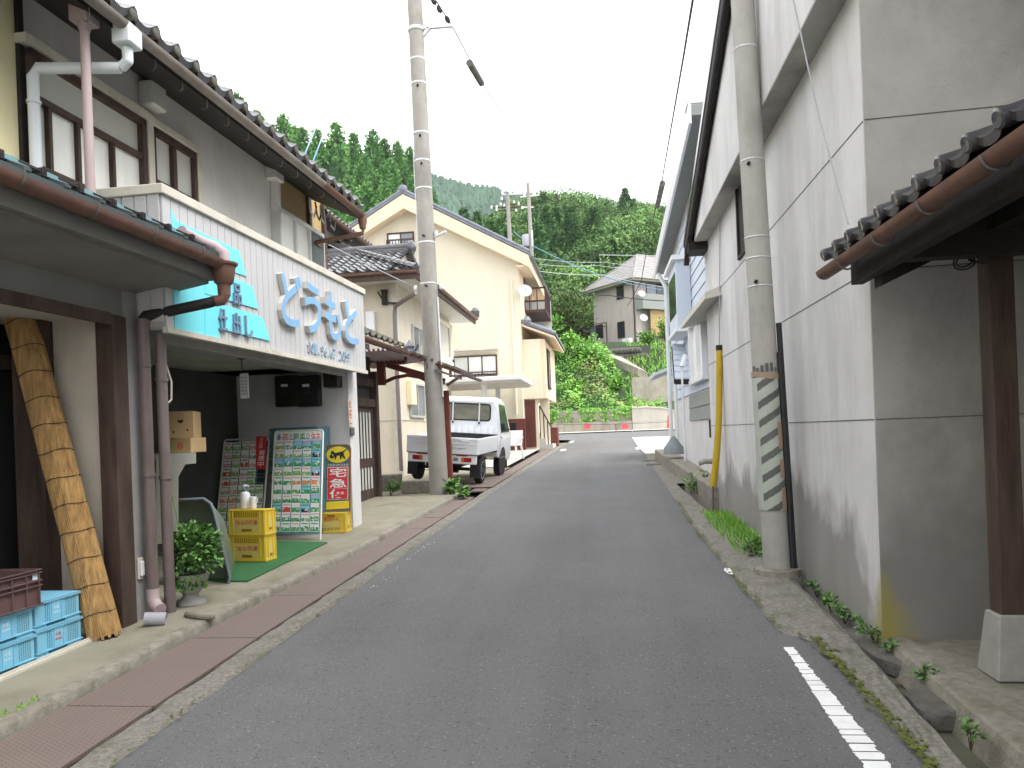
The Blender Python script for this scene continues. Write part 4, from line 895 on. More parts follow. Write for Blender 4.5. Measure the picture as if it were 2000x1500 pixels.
blue_crate(LF((4.35, -.03, zb + .186)), 0, False, 'light blue upturned crate with pale print, upper of the stack by the reed blind')
blue_crate(LF((3.94, -.02, zb + .0)), 0, False, 'light blue upturned crate, lowest of the stack at the left picture edge')
blue_crate(LF((3.935, -.02, zb + .174)), 0, False, 'light blue upturned crate directly under the brown crate')
base = LF((3.62, -.30, zb + .352)); T = Fr(base, uL, nL); L, W, Hh = .72, .35, .215; t2 = thing('brown_crate', 'dark brown ribbed open plastic crate on top of the light blue crates', 'crate', tuple(base))
T = Fr(LF((3.89, .0, zb + .352)), uL, nL); L = .47; g = MB(T); th = .012
for n0, n1 in ((-th, 0), (-W, -W + th)): g.box(0, L, n0, n1, 0, Hh)
for u0, u1 in ((0, th), (L - th, L)): g.box(u0, u1, -W + th, -th, 0, Hh)
g.box(th, L - th, -W + th, -th, 0, .012); g.build('body', M['browncrate'], t2, bevel=.002)
g = MB(T)
for z in (.0, .118, .148, .196, .214): g.box(-.016, L + .016, 0, .018, z, z + .007); g.box(L, L + .016, -W, 0, z, z + .007)
for u in (.0, .12, .25, .36, L - .01): g.box(u, u + .008, .0, .016, .007, .20)
for n in (-.05, -.3): g.box(L, L + .014, n, n + .008, .007, .2)
g.build('rib', M['browncrate'], t2); g = MB(T); g.box(L - .05, L - .006, .004, .006, .158, .193); g.build('label_card', M['whiteprint'], t2)

# ================================================================ the shop
t = thing('shop_building', 'grey plastered food shop with tiled roof and an open dark shop front', 'shop', tuple(LF((7.5, 0, gz(7.5) + .06))))
g = MB(LF); g.box(4.92, 8.93, -6, -.5, 3.0, 4.95); g.build('upper_wall', M['plaster'], t)
g = MB(LF); g.box(8.93, 10.45, -6, -.53, 2.4, 4.95); g.build('ochre_wall', M['ochre'], t)
for px in (604, 632):
    u, z = LF.see(-.5, px, 410); g = MB(LF); g.box(u - .035, u + .035, -.53, -.48, 3.4, 4.9); g.build('timber_post', M['wood'], t)
# eave, tiles and gutter
g = MB(LF); g.hexa([(3.2, .17, 4.46), (10.05, .17, 4.46), (10.05, -.5, 4.78), (3.2, -.5, 4.78), (3.2, .17, 4.52), (10.05, .17, 4.52), (10.05, -.5, 4.84), (3.2, -.5, 4.84)])
rf = g.build('roof', M['woodblack'], t)
g = MB(); g.tiles(LF((3.2, .24, 4.585)), uL, (nL * -1.0 + Z * .46), 25, 14, amp=.05, lift=.035, drop=.06); 
for i in range(25):
    c = LF((3.2 + (i + .17) * .27, .255, 4.60)); g.lathe(c, [(.040, -.03), (.042, .015), (.032, .022), (.0, .02)], 12, 1, axis=nL)
ti = g.build('tile', [M['tile'], M['tilemoss']], rf, smooth=True)
M['greygut'] = mat('weathered_gutter', (.27, .24, .21), .6, .2, 4, .1, 40, dirt=(.14, .11, .09), damt=.6, dscale=5)
a, b = LF((3.2, .24, 4.505)), LF((8.6, .24, 4.495)); g = MB(); g.gutter(a, b, .05); gt = g.build('gutter', M['greygut'], t, smooth=True)
b2 = LF((9.95, .24, 4.485)); g = MB(); g.gutter(b, b2, .05); g2 = g.build('gutter', M['copper'], t, smooth=True)
for i in range(16):
    P = LF((4.4 + i * .36, .20, 4.45)); g = MB(); g.tube([P, P - Z * .07 + nL * .0, P - Z * .09 - nL * .025, P - Z * .07 - nL * .05], .0045, 5); g.build('gutter_hook', M['stone'], gt if i < 9 else g2)
g = MB(); c = LF((5.12, .22, 4.36)); g.box(c.x - .07, c.x + .07, c.y - .08, c.y + .08, c.z, c.z + .15); g.tube([c, c - Z * .10, c - Z * .14 - nL * .06], .04, 10); g.build('rain_hopper', M['whitepvc'], t, bevel=.01)
P1 = V(c) - Z * .14 - nL * .06; P2 = aty(72, 108, 4.98); P2 = LF((4.95, -.40, 4.20)); g = MB(); g.tube([P1, P2 + (P1 - P2) * .06, P2 - Z * .06, LF((4.95, -.40, 3.3))], .04, 12); g.lathe(LF((4.95, -.40, 3.95)), [(.048, 0), (.048, .02)], 12); g.build('downpipe', M['whitepvc'], t, smooth=True)
# faded pink-grey pipe standing in front of the upper wall
P = aty(165, 60, 4.9); u, n, z = LF.inv(P); g = MB(); g.tube([P + Z * .06, V((P.x, P.y, 3.15))], .032, 12); g.lathe(V((P.x, P.y, P.z + .0)), [(.04, 0), (.04, .05)], 12); g.box(P.x - .07, P.x + .06, P.y - .06, P.y + .08, P.z + .05, P.z + .24); 
dp = g.build('downpipe', M['pinkpipe'], t, smooth=True)
# big window (upper wall)
uA, zt = LF.see(-.48, 50, 118); uB, zt2 = LF.see(-.48, 274, 243); _, ztr = LF.see(-.48, 262, 303)
top = 4.36; tr_ = ztr; bot = 3.55; uA = 4.97
g = MB(LF); fw = .055
g.box(uA, uB, -.5, -.42, top - .05, top); g.box(uA, uB, -.5, -.43, tr_ - .02, tr_ + .025); g.box(uB - fw, uB, -.5, -.42, bot, top); g.box(uA, uA + .05, -.5, -.42, bot, top); g.box(uA, uB, -.5, -.43, bot - .04, bot)
for px in (100, 155, 222):
    u, _ = LF.see(-.44, px, 290); g.box(u - .015, u + .015, -.5, -.435, bot, tr_)
wf = g.build('window', M['wood'], t)
g = MB(LF); g.box(uA, uB - fw, -.485, -.475, tr_ + .02, top - .05); g.build('upper_panel', M['frost'], wf)
us = [uA + .05] + [LF.see(-.44, px, 290)[0] for px in (100, 155, 222)] + [uB - fw]
for i in range(4): g = MB(LF); g.box(us[i], us[i + 1], -.488 + .006 * (i % 2), -.478 + .006 * (i % 2), bot, tr_); g.build('pane', M['curtain'], wf)
g = MB(LF); g.box(4.9, uB + .05, -.5, -.40, top + .01, top + .075); g.box(uB + .005, uB + .06, -.5, -.41, bot, top + .01); g.build('casing', M['cap'], wf)
u0, z0 = LF.see(-.47, 303, 262); u1, z1 = LF.see(-.47, 377, 305)
g = MB(LF); top2 = 4.36; u0 -= .08; g.box(u0, u1, -.5, -.43, top2 - .06, top2); g.box(u1 - .05, u1, -.5, -.43, 3.5, top2); g.box(u0, u0 + .03, -.5, -.43, 3.5, top2); um = (u0 + u1) / 2 - .02; g.box(um - .03, um + .03, -.5, -.435, 3.5, top2); g.box(u0, u1, -.5, -.44, 3.86, 3.90)
wf = g.build('window', M['wood'], t)
g = MB(LF); g.box(u0, um, -.485, -.476, 3.5, top2 - .05); g.build('pane', M['frost'], wf); g = MB(LF); g.box(um, u1, -.48, -.471, 3.5, top2 - .05); g.build('pane', M['frost'], wf)
g = MB(LF); g.box(u0 - .05, u1 + .07, -.5, -.42, top2 + .008, top2 + .08); g.box(u1 + .005, u1 + .09, -.5, -.42, 3.4, top2 + .008); g.box(u0 - .08, u0 - .005, -.5, -.42, 3.4, top2 + .008); g.build('casing', M['cap'], wf, bevel=.008)
u, z = LF.see(-.4, 303, 190); g = MB(LF); g.box(u - .10, u + .12, -.5, -.36, z - .10, z + .12); g.build('vent_box', M['frost'], t, bevel=.015)
u, z = LF.see(-.45, 533, 350); g = MB(LF); g.box(u - .1, u + .12, -.5, -.36, z - .02, z + .2); g.box(u + .02, u + .1, -.5, -.40, 3.3, z - .02); g.build('cable_box', M['plaster'], t, bevel=.01)
for k in range(5):
    g = MB(); P = LF((u + .25 + k * .16, -.1, 4.47)); g.tube([P, P - Z * .16 + uL * .05 * (k % 2), P - Z * .20 + uL * .12, P - Z * .05 + uL * .2], .011, 6); g.build('service_wire', M['cable'] if k % 2 else M['cablegrey'], t)
# aluminium bay window in the ochre wall
u0, zt = LF.see(-.40, 545, 405); u1, zb_ = LF.see(-.40, 633, 522); g = MB(LF); zt = 4.27
g.box(u0, u1, -.53, -.38, zt, zt + .05); g.box(u0, u1, -.53, -.38, 3.35, 3.42)
for f in (0, .33, .66, 1): u = u0 + (u1 - u0) * f; g.box(u - .02, u + .02, -.53, -.385, 3.42, zt)
wf = g.build('window', M['alu'], t)
for i in range(3): a = u0 + (u1 - u0) * i / 3; b = u0 + (u1 - u0) * (i + 1) / 3; g = MB(LF); g.box(a, b, -.43, -.42, 3.42, zt); g.build('pane', M['curtain'] if i < 2 else M['glass'], wf)
# sign band
sg = thing('shop_sign', 'long ribbed sheet metal shop sign with blue lettering over the shop front', 'shop sign', tuple(LF((7.6, .25, 2.38))))
S0, S1, SB, ST = 5.42, 9.82, 2.385, 3.40
g = MB(LF); n = 39
for i in range(n):
    a = S0 + (S1 - S0) * i / n; b = S0 + (S1 - S0) * (i + 1) / n; g.box(a + .004, b - .004, .238, .250, SB + .01, ST)
g.build('ribbed_sheet', M['siding'], sg, bevel=.003)
g = MB(LF); g.box(S0, S1, -.5, .240, SB, ST - .01); g.build('body', M['greypvc'], sg)
g = MB(LF)
for i in range(7): a = -.5 + .105 * i; g.box(S0 - .012, S0 - .001, a + .004, a + .101, SB + .01, ST)
g.build('ribbed_return', M['siding'], sg, bevel=.003)
g = MB(LF); g.box(S0 - .03, S1 + .02, -.5, .275, ST, ST + .075); g.build('cap', M['cap'], sg, bevel=.006)
g = MB(LF); g.box(S0 - .015, S1 + .01, .225, .272, SB - .03, SB + .012); g.build('bottom_trim', M['cap'], sg)
def flat_poly(fr, n, pts, th=.006):
    q = [fr.see(n, *p) for p in pts]; g = MB(fr); k = len(q); g.add([(u, n, z) for u, z in q] + [(u, n + th, z) for u, z in q], [tuple(range(k)), tuple(range(k, 2 * k))] + [(i, (i + 1) % k, k + (i + 1) % k, k + i) for i in range(k)]); return g
for i, pts in enumerate((((333, 408), (343, 431), (425, 470), (425, 660), (341, 645)), ((343, 431), (466, 490), (481, 540), (400, 512)), ((400, 520), (492, 559), (504, 604), (400, 573)), ((400, 582), (512, 620), (527, 666), (424, 641), (430, 662), (400, 656)))):
    flat_poly(LF, .251 + .002 * i, pts).build('cyan_panel', M['cyan'], sg)
def sign_char(ch, p0, p1, mats, depth, bold, nm='sign_character'):
    """p0 lower-left and p1 upper-right corners as seen on the sign plane; LF runs u away, so glyph x = +u"""
    (ua, za) = LF.see(.30, *p0); (ub, zb) = LF.see(.30, *p1); g = MB()
    text(g, ch, LF((ua, .250, za)), uL, Z, ub - ua, zb - za, depth, 0, 1, bold); return g.build(nm, mats, sg)
def at_sign(px, py): return LF.see(.31, px, py)
for ch, (cx, cy), hw_, hh in (('ど', (570, 584), None, None), ('う', (611, 602), None, None), ('も', (650, 617), None, None), ('と', (686, 630), None, None)):
    u, z = at_sign(cx, cy); hgt = {'ど': .56, 'う': .55, 'も': .55, 'と': .52}[ch]; wid = {'ど': .50, 'う': .44, 'も': .48, 'と': .46}[ch]; u += .03
    g = MB(); text(g, ch, LF((u - wid / 2, .252, z - hgt / 2)), uL, Z, wid, hgt, .05, 0, 1, .022); g.build('sign_character', [M['letter'], M['letterside']], sg)
uA, zA = at_sign(609, 677); uB, zB = at_sign(691, 697); zc = (zA + zB) / 2; n_ = '☎01.96.67 2059'; wch = (uB - uA) / len(n_)
for i, ch in enumerate(n_):
    if ch == ' ': continue
    w_ = wch * .8 if ch != '.' else wch * .25; h_ = .115 if ch != '.' else .03
    g = MB(); text(g, ch, LF((uA + wch * i + (wch - w_) / 2, .252, zc - .06)), uL, Z, w_, h_, .012, 0, 1, .0); g.build('phone_digit', [M['letter'], M['letterside']], sg)
for ch, cx, cy in (('料', 447, 566), ('品', 471, 574), ('仕', 443, 624), ('出', 470, 632), ('し', 493, 638)):
    u, z = at_sign(cx, cy); g = MB(); text(g, ch, LF((u - .06, .262, z - .095)), uL, Z, .13, .19, .018, 0, 0, .015); g.build('small_character', [M['letterdark'], M['letterside']], sg)
# shop front recess
g = MB(LF); g.box(9.66, 9.98, -4.2, .055, .2, 2.40); g.build('side_wall', M['whitewall'], t)
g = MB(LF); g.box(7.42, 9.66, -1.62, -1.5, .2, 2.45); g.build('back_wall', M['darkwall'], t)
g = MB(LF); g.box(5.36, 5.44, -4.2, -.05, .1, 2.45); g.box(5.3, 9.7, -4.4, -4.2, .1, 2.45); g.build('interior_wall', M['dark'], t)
g = MB(LF); g.box(5.40, 9.84, -4.3, .232, 2.40, 2.44); g.build('soffit', M['soffit'], t)
g = MB(LF); g.box(7.30, 7.42, -1.62, -1.46, .2, 2.40); g.box(7.06, 7.12, -1.5, -1.46, .2, 2.40); g.box(5.4, 7.3, -1.56, -1.48, 2.2, 2.30); g.build('door_frame', M['woodblack'], t)
g = MB(LF); g.box(6.55, 7.05, -1.53, -1.50, 1.25, 2.15); g.build('notice_curtain', M['greypanel'], t)
g = MB(LF); g.box(5.4, 9.6, .0, .06, 2.32, 2.40); g.build('beam', M['soffit'], t)
for a, b in ((544, 586), (586, 627)):
    A = aty(a, 795, 9.62); B = aty(b, 733, 9.62); g = MB(); g.box(A.x, B.x - .01, 9.52, 9.66, A.z, B.z); m_ = g.build('electric_meter', M['meter'], t, bevel=.01); c = (A + B) / 2; g = MB(); g.lathe((c.x - .01, 9.515, c.z + .03), [(.085, -.02), (.08, .03), (.0, .035)], 16, axis=(0, -1, 0)); g.build('dial', M['glassd'], m_, smooth=True); g = MB(); g.box(c.x - .05, c.x + .04, 9.478, 9.482, c.z + .05, c.z + .085); g.build('reading_plate', M['frost'], m_)
A = aty(634, 757, 9.5); B = aty(660, 728, 9.5); g = MB(); g.box(A.x, B.x, 9.45, 9.66, A.z, B.z); g.build('junction_box', M['meter'], t, bevel=.01)
# narrow red-lettered plate and intercom on the column
u, z = LF.see(.06, 684, 806); 
g = MB(LF); g.box(u - .06, u + .06, .055, .062, z - .17, z + .17); pl = g.build('name_plate', M['cap'], t)
g = MB()
for i, ch in enumerate('たばこ'): text(g, ch, LF((u - .045, .0625, z + .06 - i * .105)), uL, Z, .09, .095, .002, bold=.02)
g.build('plate_lettering', M['redprint'], pl)
g = MB(LF); g.box(u - .04, u + .08, .055, .085, z - .30, z - .19); g.build('doorbell', M['stone'], t, bevel=.01)
# second pipe at the shop corner and cable loop
g = MB(); g.tube([LF((5.53, .12, 2.36)), LF((5.53, .12, .22))], .042, 14)
for zz in (1.25, 2.0): g.lathe(LF((5.53, .12, zz)), [(.050, 0), (.050, .03)], 14)
g.build('downpipe', M['brownpipe'], t, smooth=True)
g = MB(); g.tube([LF((5.45, .07, 2.3)), LF((5.45, .07, .3))], .013, 8); g.tube([LF((5.57, .13, 2.15)), LF((5.61, .15, 2.0)), LF((5.60, .15, 1.86)), LF((5.55, .13, 1.82))], .008, 6); g.build('service_wire', M['cap'], t)
# hanging price tag under the soffit
P = aty(472, 706, 7.6); g = MB(); g.lathe((P.x, P.y, 2.40), [(.05, -.02), (.05, 0)], 12); g.tube([(P.x, P.y, 2.38), (P.x, P.y, 2.24)], .006, 6); tg = tag(g.build('hanging_sign', M['cable'], origin=(P.x, P.y, 2.2)), 'small white tag with blue wave marks hanging under the shop soffit', 'hanging sign')
c = V((P.x + .02, P.y, 2.10)); g = MB(); g.box(c.x - .045, c.x + .045, c.y - .006, c.y + .006, c.z - .13, c.z + .13); g.build('card', M['pwhite'], tg); g = MB()
for i in range(6):
    z = c.z - .09 + i * .034
    for sx in (-.018, .02): g.tube([(c.x + sx - .014, c.y - .008, z + .012), (c.x + sx, c.y - .008, z - .004), (c.x + sx + .014, c.y - .008, z + .012)], .004, 4)
g.build('wave_mark', M['letterdark'], tg)
# timber entrance bay to the right of the sign
g = MB(LF); g.box(9.98, 13.4, -4, -.93, .2, 3.2); g.build('entrance_wall', M['darkwall'], t)
g = MB(LF); g.box(9.98, 13.3, -.93, -.85, 2.42, 2.56); g.box(9.98, 13.3, -.93, -.83, 2.06, 2.20); g.box(13.3, 13.42, -.98, -.80, .35, 2.7); g.box(9.98, 10.1, -.93, -.85, .3, 2.1); g.build('door_frame', M['wood'], t)
for i in range(3):
    u0 = 10.10 + i * 1.06; n0 = -.91 + .035 * (i % 2); g = MB(LF)
    for a, b, c, d in ((u0, u0 + .09, .40, 2.06), (u0 + 1.0, u0 + 1.08, .40, 2.06), (u0 + .09, u0 + 1.0, .40, .62), (u0 + .09, u0 + 1.0, 1.02, 1.16), (u0 + .09, u0 + 1.0, 1.98, 2.06)): g.box(a, b, n0, n0 + .035, c, d)
    for j in range(1, 6): g.box(u0 + .09 + j * .15, u0 + .105 + j * .15, n0 + .012, n0 + .03, .62, 1.98)
    d_ = g.build('sliding_door', M['wood'], t); k = MB(LF); k.box(u0 + .09, u0 + 1.0, n0 + .008, n0 + .012, .62, 1.98); k.build('pane', M['frost'], d_)
g = MB(LF); g.hexa([(9.9, -.1, 2.90), (12.6, -.1, 2.90), (12.6, -.78, 3.22), (9.9, -.78, 3.22), (9.9, -.1, 2.95), (12.6, -.1, 2.95), (12.6, -.78, 3.27), (9.9, -.78, 3.27)]); pr = g.build('pent_roof', M['woodblack'], t)
g = MB(); g.tiles(LF((9.9, -.02, 3.0)), uL, nL * -1 + Z * .47, 10, 4, amp=.045); g.build('tile', M['tilemoss'], pr, smooth=True); g = MB(); g.gutter(LF((9.9, .02, 2.93)), LF((12.62, .02, 2.92)), .05); g.build('gutter', M['copper'], t, smooth=True)
g = MB(); q = LF((9.93, .24, 4.40)); g.lathe(q, [(.04, -.1), (.06, .0), (.06, .08)], 12); g.tube([q - Z * .1, q - Z * .16, LF((9.9, -.4, 4.16)), LF((10.35, -.48, 4.12)), LF((10.35, -.48, 3.2))], .03, 8); g.build('downpipe', M['copper'], t, smooth=True)

# ================================================================ small things in front of the shop
# artificial turf mat
g = MB(); P = [gnd(437, 1108, .066), gnd(452, 1136, .066), gnd(482, 1136, .066), gnd(640, 1060, .066), gnd(540, 1050, .066)]
P = [V((-4.30, 6.9, 0)), gnd(430, 1136, .066), gnd(484, 1136, .066), gnd(640, 1060, .066), V((-4.9, 8.9, 0))]
g.prism([(p.x, p.y, gz(p.y) + .063) for p in P], (0, 0, .012)); tag(g.build('turf_mat', M['turf']), 'green artificial turf mat under the yellow crates and seed rack', 'mat')
def milk_crate(base, rz, txt, flip, lab, grp, w=.42, d=.19, h=.262):
    ex = V((math.cos(rz), math.sin(rz), 0)); ey = V((-math.sin(rz), math.cos(rz), 0)); T = Fr(base, ex, ey); t = thing('yellow_crate', lab, 'crate', tuple(base), grp); g = MB(T); e = .012
    g.box(0, w, 0, d, 0, h - .004)
    for z0, z1, x in ((0, .03, .008), (h - .016, h, .006)): g.box(-x, w + x, -x, 0, z0, z1); g.box(w, w + x, 0, d, z0, z1); g.box(-x, 0, 0, d, z0, z1)
    for u in (0, .045, w - .06, w - .012): g.box(u, u + .012, -.008, 0, .03, h - .016)
    for n in (0, .05, d - .06, d - .012): g.box(w, w + .008, n, n + .012, .03, h - .016)
    g.build('body', M['yellowcrate'], t, bevel=.0025)
    g = MB(T); g.box(.06, w - .065, -.003, 0, .034, h * .66); g.build('side_panel', M['yellowpale'], t); g = MB(T); g.box(w, w + .003, .065, d - .065, .034, h * .7); g.build('side_panel', M['yellowpale'], t)
    g = MB(T)
    z0, z1 = (h * .72, h * .90) if flip else (h * .10, h * .28)
    for i in range(13): u = .068 + i * (w - .14) / 12.6; g.box(u, u + .007, -.0045, 0.0, z0, z1)
    a, b = (.045, .068) if flip else (.20, .22)
    g.box(w * .36, w * .64, -.006, 0, a if not flip else .042, (b if flip else .215) if flip else .222); g.box(w, w + .006, d * .40, d * .60, .05, .075); g.build('slot', M['yellowhole'], t)
    g = MB(); text(g, txt, T((.085, -.0045, h * (.42 if flip else .60))), ex, Z, w - .16, .05, .0015, bold=.0, rot180=flip); g.build('print', M['redprint'], t)
    return t
q = gnd(447, 1101, .075); zb = gz(7.4) + .078; rz = -.16
q = V((-3.90, 7.43, zb)); GY = 'yellow milk crates in front of the shop'
milk_crate(q, rz, '農協牛乳', True, 'yellow upturned milk crate with red print, lower of the stack on the turf', GY)
milk_crate(q + Z * .264 + V((.006, -.004, 0)), rz, '農協◎牛乳', True, 'yellow upturned milk crate under the white bottle, upper of the stack', GY)
q2 = V((-3.665, 9.22, gz(9.2) + .065)); milk_crate(q2, .06, '農協牛乳', False, 'yellow milk crate carrying the slate delivery sign beside the white column', GY, .36, .24, .25)
# white pump bottle and small jug
c = V((-3.76, 7.53, zb + .528)); b = thing('pump_bottle', 'white pump bottle with blue collar on the stacked yellow crates', 'bottle', tuple(c))
g = MB(); g.lathe(c, [(.048, 0), (.052, .01), (.052, .13), (.045, .16), (.02, .175), (.018, .19)], 18); g.build('body', M['white'], b, smooth=True)
g = MB(); g.lathe(c, [(.024, .178), (.024, .2)], 14); g.build('collar', M['letterdark'], b); g = MB(); g.lathe(c, [(.008, .2), (.008, .225), (.026, .228), (.026, .245)], 12); g.bar(c + V((0, 0, .237)), c + V((.05, -.02, .228)), .014, .012); g.build('pump', M['white'], b)
c = V((-3.66, 7.50, zb + .528)); b = thing('jug', 'small white plastic jug right beside the pump bottle', 'jug', tuple(c)); g = MB(); g.lathe(c, [(.03, 0), (.032, .01), (.036, .12), (.034, .122), (.03, .02)], 16); g.build('body', M['white'], b, smooth=True); g = MB(); g.tube([c + V((.03, 0, .11)), c + V((.055, -.01, .10)), c + V((.05, -.01, .06))], .005, 6); g.build('spout', M['white'], b)
# seed racks
def seed_rack(nm, lab, a, b, lean, h, rows, cols, header, seed, frame, wnd, bk=None):
    """a, b ground points of the front feet; leans back by lean over height h"""
    a, b = V(a), V(b); ex = (b - a).normalized(); w = (b - a).length; bk = V((-ex.y, ex.x, 0)) if bk is None else V(bk); up = (Z * h + bk * lean).normalized(); Ls = math.hypot(h, lean); nr = ex.cross(up)
    t = thing(nm, lab, 'seed rack', tuple(a)); rr = random.Random(seed)
    P = lambda u, v, k=0: a + ex * u + up * v + nr * k
    R = .03; pts = [P(0, 0), P(0, Ls - R), P(R * .3, Ls - R * .3), P(R, Ls), P(w - R, Ls), P(w - R * .3, Ls - R * .3), P(w, Ls - R), P(w, 0)]
    g = MB(); g.tube(pts, .011, 8); g.tube([P(0, .12), P(w, .12)], .008, 6); g.tube([P(w * .1, Ls * .9) , P(w * .1, Ls * .9) * 0 + a + ex * w * .1 + bk * (lean + .1) ], .008, 6); g.build('frame', frame, t, smooth=True)
    top = Ls - .02 - (.125 if header else .03); bot = .09; rh = (top - bot) / rows; cw = (w - .03) / cols
    g = MB()
    for j in range(rows + 1): g.tube([P(.01, bot + j * rh, -.004), P(w - .01, bot + j * rh, -.004)], .0035, 4); g.tube([P(.01, bot + j * rh + .035, .012), P(w - .01, bot + j * rh + .035, .012)], .0028, 4)
    for i in range(cols + 1): g.tube([P(.015 + i * cw, bot, -.006), P(.015 + i * cw, top, -.006)], .003, 4)
    g.build('wire_grid', M['wire'], t)
    g = MB(); g.prism([P(.012, bot - .02, -.02), P(w - .012, bot - .02, -.02), P(w - .012, top + .02, -.02), P(.012, top + .02, -.02)], nr * -.006); g.build('back_panel', wnd, t)
    if header:
        g = MB(); g.prism([P(.014, top + .012, .0), P(w - .014, top + .012, .0), P(w - .014, Ls - .012, .0), P(.014, Ls - .012, .0)], nr * .006); hd = g.build('header_board', M['pwhite'], t)
        cs = [('♣', 'letterdark', .04, .06), ('花', 'pred', .12, .10), ('と', 'letterdark', .235, .05), ('野', 'pgreen', .295, .085), ('菜', 'pgreen', .39, .085), ('の', 'letterdark', .49, .05), ('タ', 'pred', .555, .07), ('ネ', 'pred', .635, .07)]
        sc = w / .74
        for ch, mm, u, ww in cs: g = MB(); text(g, ch, P(u * sc, top + .022, .0065), ex, up, ww * sc * 1.0, .085, .0015, bold=.012); g.build('header_character', M[mm], hd)
    return t, P, top, bot, rh, cw, ex, up, nr
def packets(rk, rows, cols, seed, lean_kind, lab, grp, skip=()):
    t, P, top, bot, rh, cw, ex, up, nr = rk; rr = random.Random(seed)
    kinds = {'g': ('pgreen', 'pwhite', 'a green leaf picture'), 'l': ('plime', 'pwhite', 'a pale lime picture'), 's': ('pgreen', 'psky', 'a sky blue top and green picture'), 'r': ('pred', 'pwhite', 'a red vegetable picture'), 'o': ('porange', 'pwhite', 'an orange vegetable picture'), 'd': ('pdark', 'psky', 'a dark picture'), 'p': ('ppink', 'pwhite', 'a pink picture')}
    for j in range(rows):
        for i in range(cols):
            if (j, i) in skip: continue
            k = lean_kind(rr, j, i); pic, tp, ds = kinds[k]; w = cw * .89; h = min(rh * 1.06, rh + .012)
            u = .015 + i * cw + (cw - w) / 2 + rr.uniform(-.003, .003); v = top - (j + 1) * rh + .006 + rr.uniform(-.004, .004); dn = .006 + rr.uniform(0, .004); tl = rr.uniform(-.012, .012)
            A = lambda x, y, q=0: P(u + x * w + tl * (y - .5) * .3, v + y * h, dn + .006 * y + q)
            g = MB(); g.hexa([A(0, 0), A(1, 0), A(1, 0, .003), A(0, 0, .003), A(0, 1), A(1, 1), A(1, 1, .003), A(0, 1, .003)], 0)
            y1 = rr.uniform(.42, .58); g.add([A(.04, .06, .0036), A(.96, .06, .0036), A(.96, y1, .0036), A(.04, y1, .0036)], [(0, 1, 2, 3)], 1)
            for b in range(7):
                cx, cy, s = rr.uniform(.15, .85), rr.uniform(.15, y1), rr.uniform(.06, .16); g.add([A(cx - s, cy, .0042), A(cx, cy - s * .8, .0042), A(cx + s, cy, .0042), A(cx, cy + s * .9, .0042)], [(0, 1, 2, 3)], rr.choice([1, 2, 3, 3]))
            g.add([A(.1, .74, .0036), A(.9, .74, .0036), A(.9, .86, .0036), A(.1, .86, .0036)], [(0, 1, 2, 3)], rr.choice([4, 4, 5, 0]))
            o = g.build('seed_packet', [M[tp], M[pic], M['plime'] if pic == 'pgreen' else M[pic], M['pwhite'], M['ppink'], M['pgreen']]); tag(o, 'seed packet with %s hanging in %s' % (ds, lab), 'seed packet', grp % ds)
def k1(rr, j, i):
    if (j, i) in ((4, 2),): return 'o'
    if (j, i) in ((4, 3), (4, 4)): return 'o'
    if (j, i) in ((7, 1),): return 'r'
    if (j, i) in ((1, 4), (3, 4), (7, 3)): return 'd'
    if j in (0, 2) and i > 1: return 's'
    return 'l' if j in (1, 3) or (j < 4 and rr.random() < .4) else ('s' if rr.random() < .25 else 'g')
a, b = V((-4.07, 8.74, gz(8.74) + .075)), V((-3.42, 8.68, gz(8.68) + .07))
rk = seed_rack('seed_rack', 'tall white framed seed packet rack with a lettered header standing on the turf', a, b, .45, 1.30, 10, 5, True, 1, M['rackwhite'], M['psky'], (-.19, .98, 0))
packets(rk, 10, 5, 31, k1, 'the tall lettered rack', 'seed packets with %s in the tall lettered rack')
def k2(rr, j, i):
    if (j, i) in ((3, 0), (2, 2), (4, 0)): return 'r'
    if j == 6 and i < 2: return 'o'
    return rr.choice(['l', 'l', 'g', 'p', 'l'])
a, b = aty(437, 1010, 9.0), aty(515, 1010, 9.0); a = V((-4.88, 8.95, gz(9) + .065)); b = V((-4.28, 8.95, gz(9) + .065))
rk2 = seed_rack('seed_rack', 'lower seed packet rack with a red banner in the dark shop front', a, b, .33, 1.22, 10, 5, False, 2, M['rackwhite'], M['pdark'])
packets(rk2, 10, 5, 33, k2, 'the rack with the red banner', 'seed packets with %s in the rack with the red banner', skip=((0, 4), (1, 4), (2, 4), (3, 4), (4, 4)))
t_, P, top, bot, rh, cw, ex, up, nr = rk2; Pb = P(.47, top - .36, .03); g = MB(); w_ = .135; g.prism([Pb, Pb + ex * w_ + up * -.0, Pb + ex * (w_ - .03) + up * .43, Pb + ex * -.03 + up * .43], nr * .004); bn = tag(g.build('red_banner', M['red']), 'red paper banner with white lettering clipped on the seed rack', 'banner')
g = MB()
for i, ch in enumerate('発売中'): text(g, ch, Pb + ex * (.024 - .002 * i) + up * (.035 + (2 - i) * .072) + nr * .0045, ex, up, .078, .068, .0012, bold=.01)
for i, ch in enumerate('タネ好評'): text(g, ch, Pb + ex * .016 + up * (.27 + (3 - i) * .036) + nr * .0045, ex, up, .05, .033, .0012, bold=.0)
g.build('banner_lettering', M['pwhite'], bn)
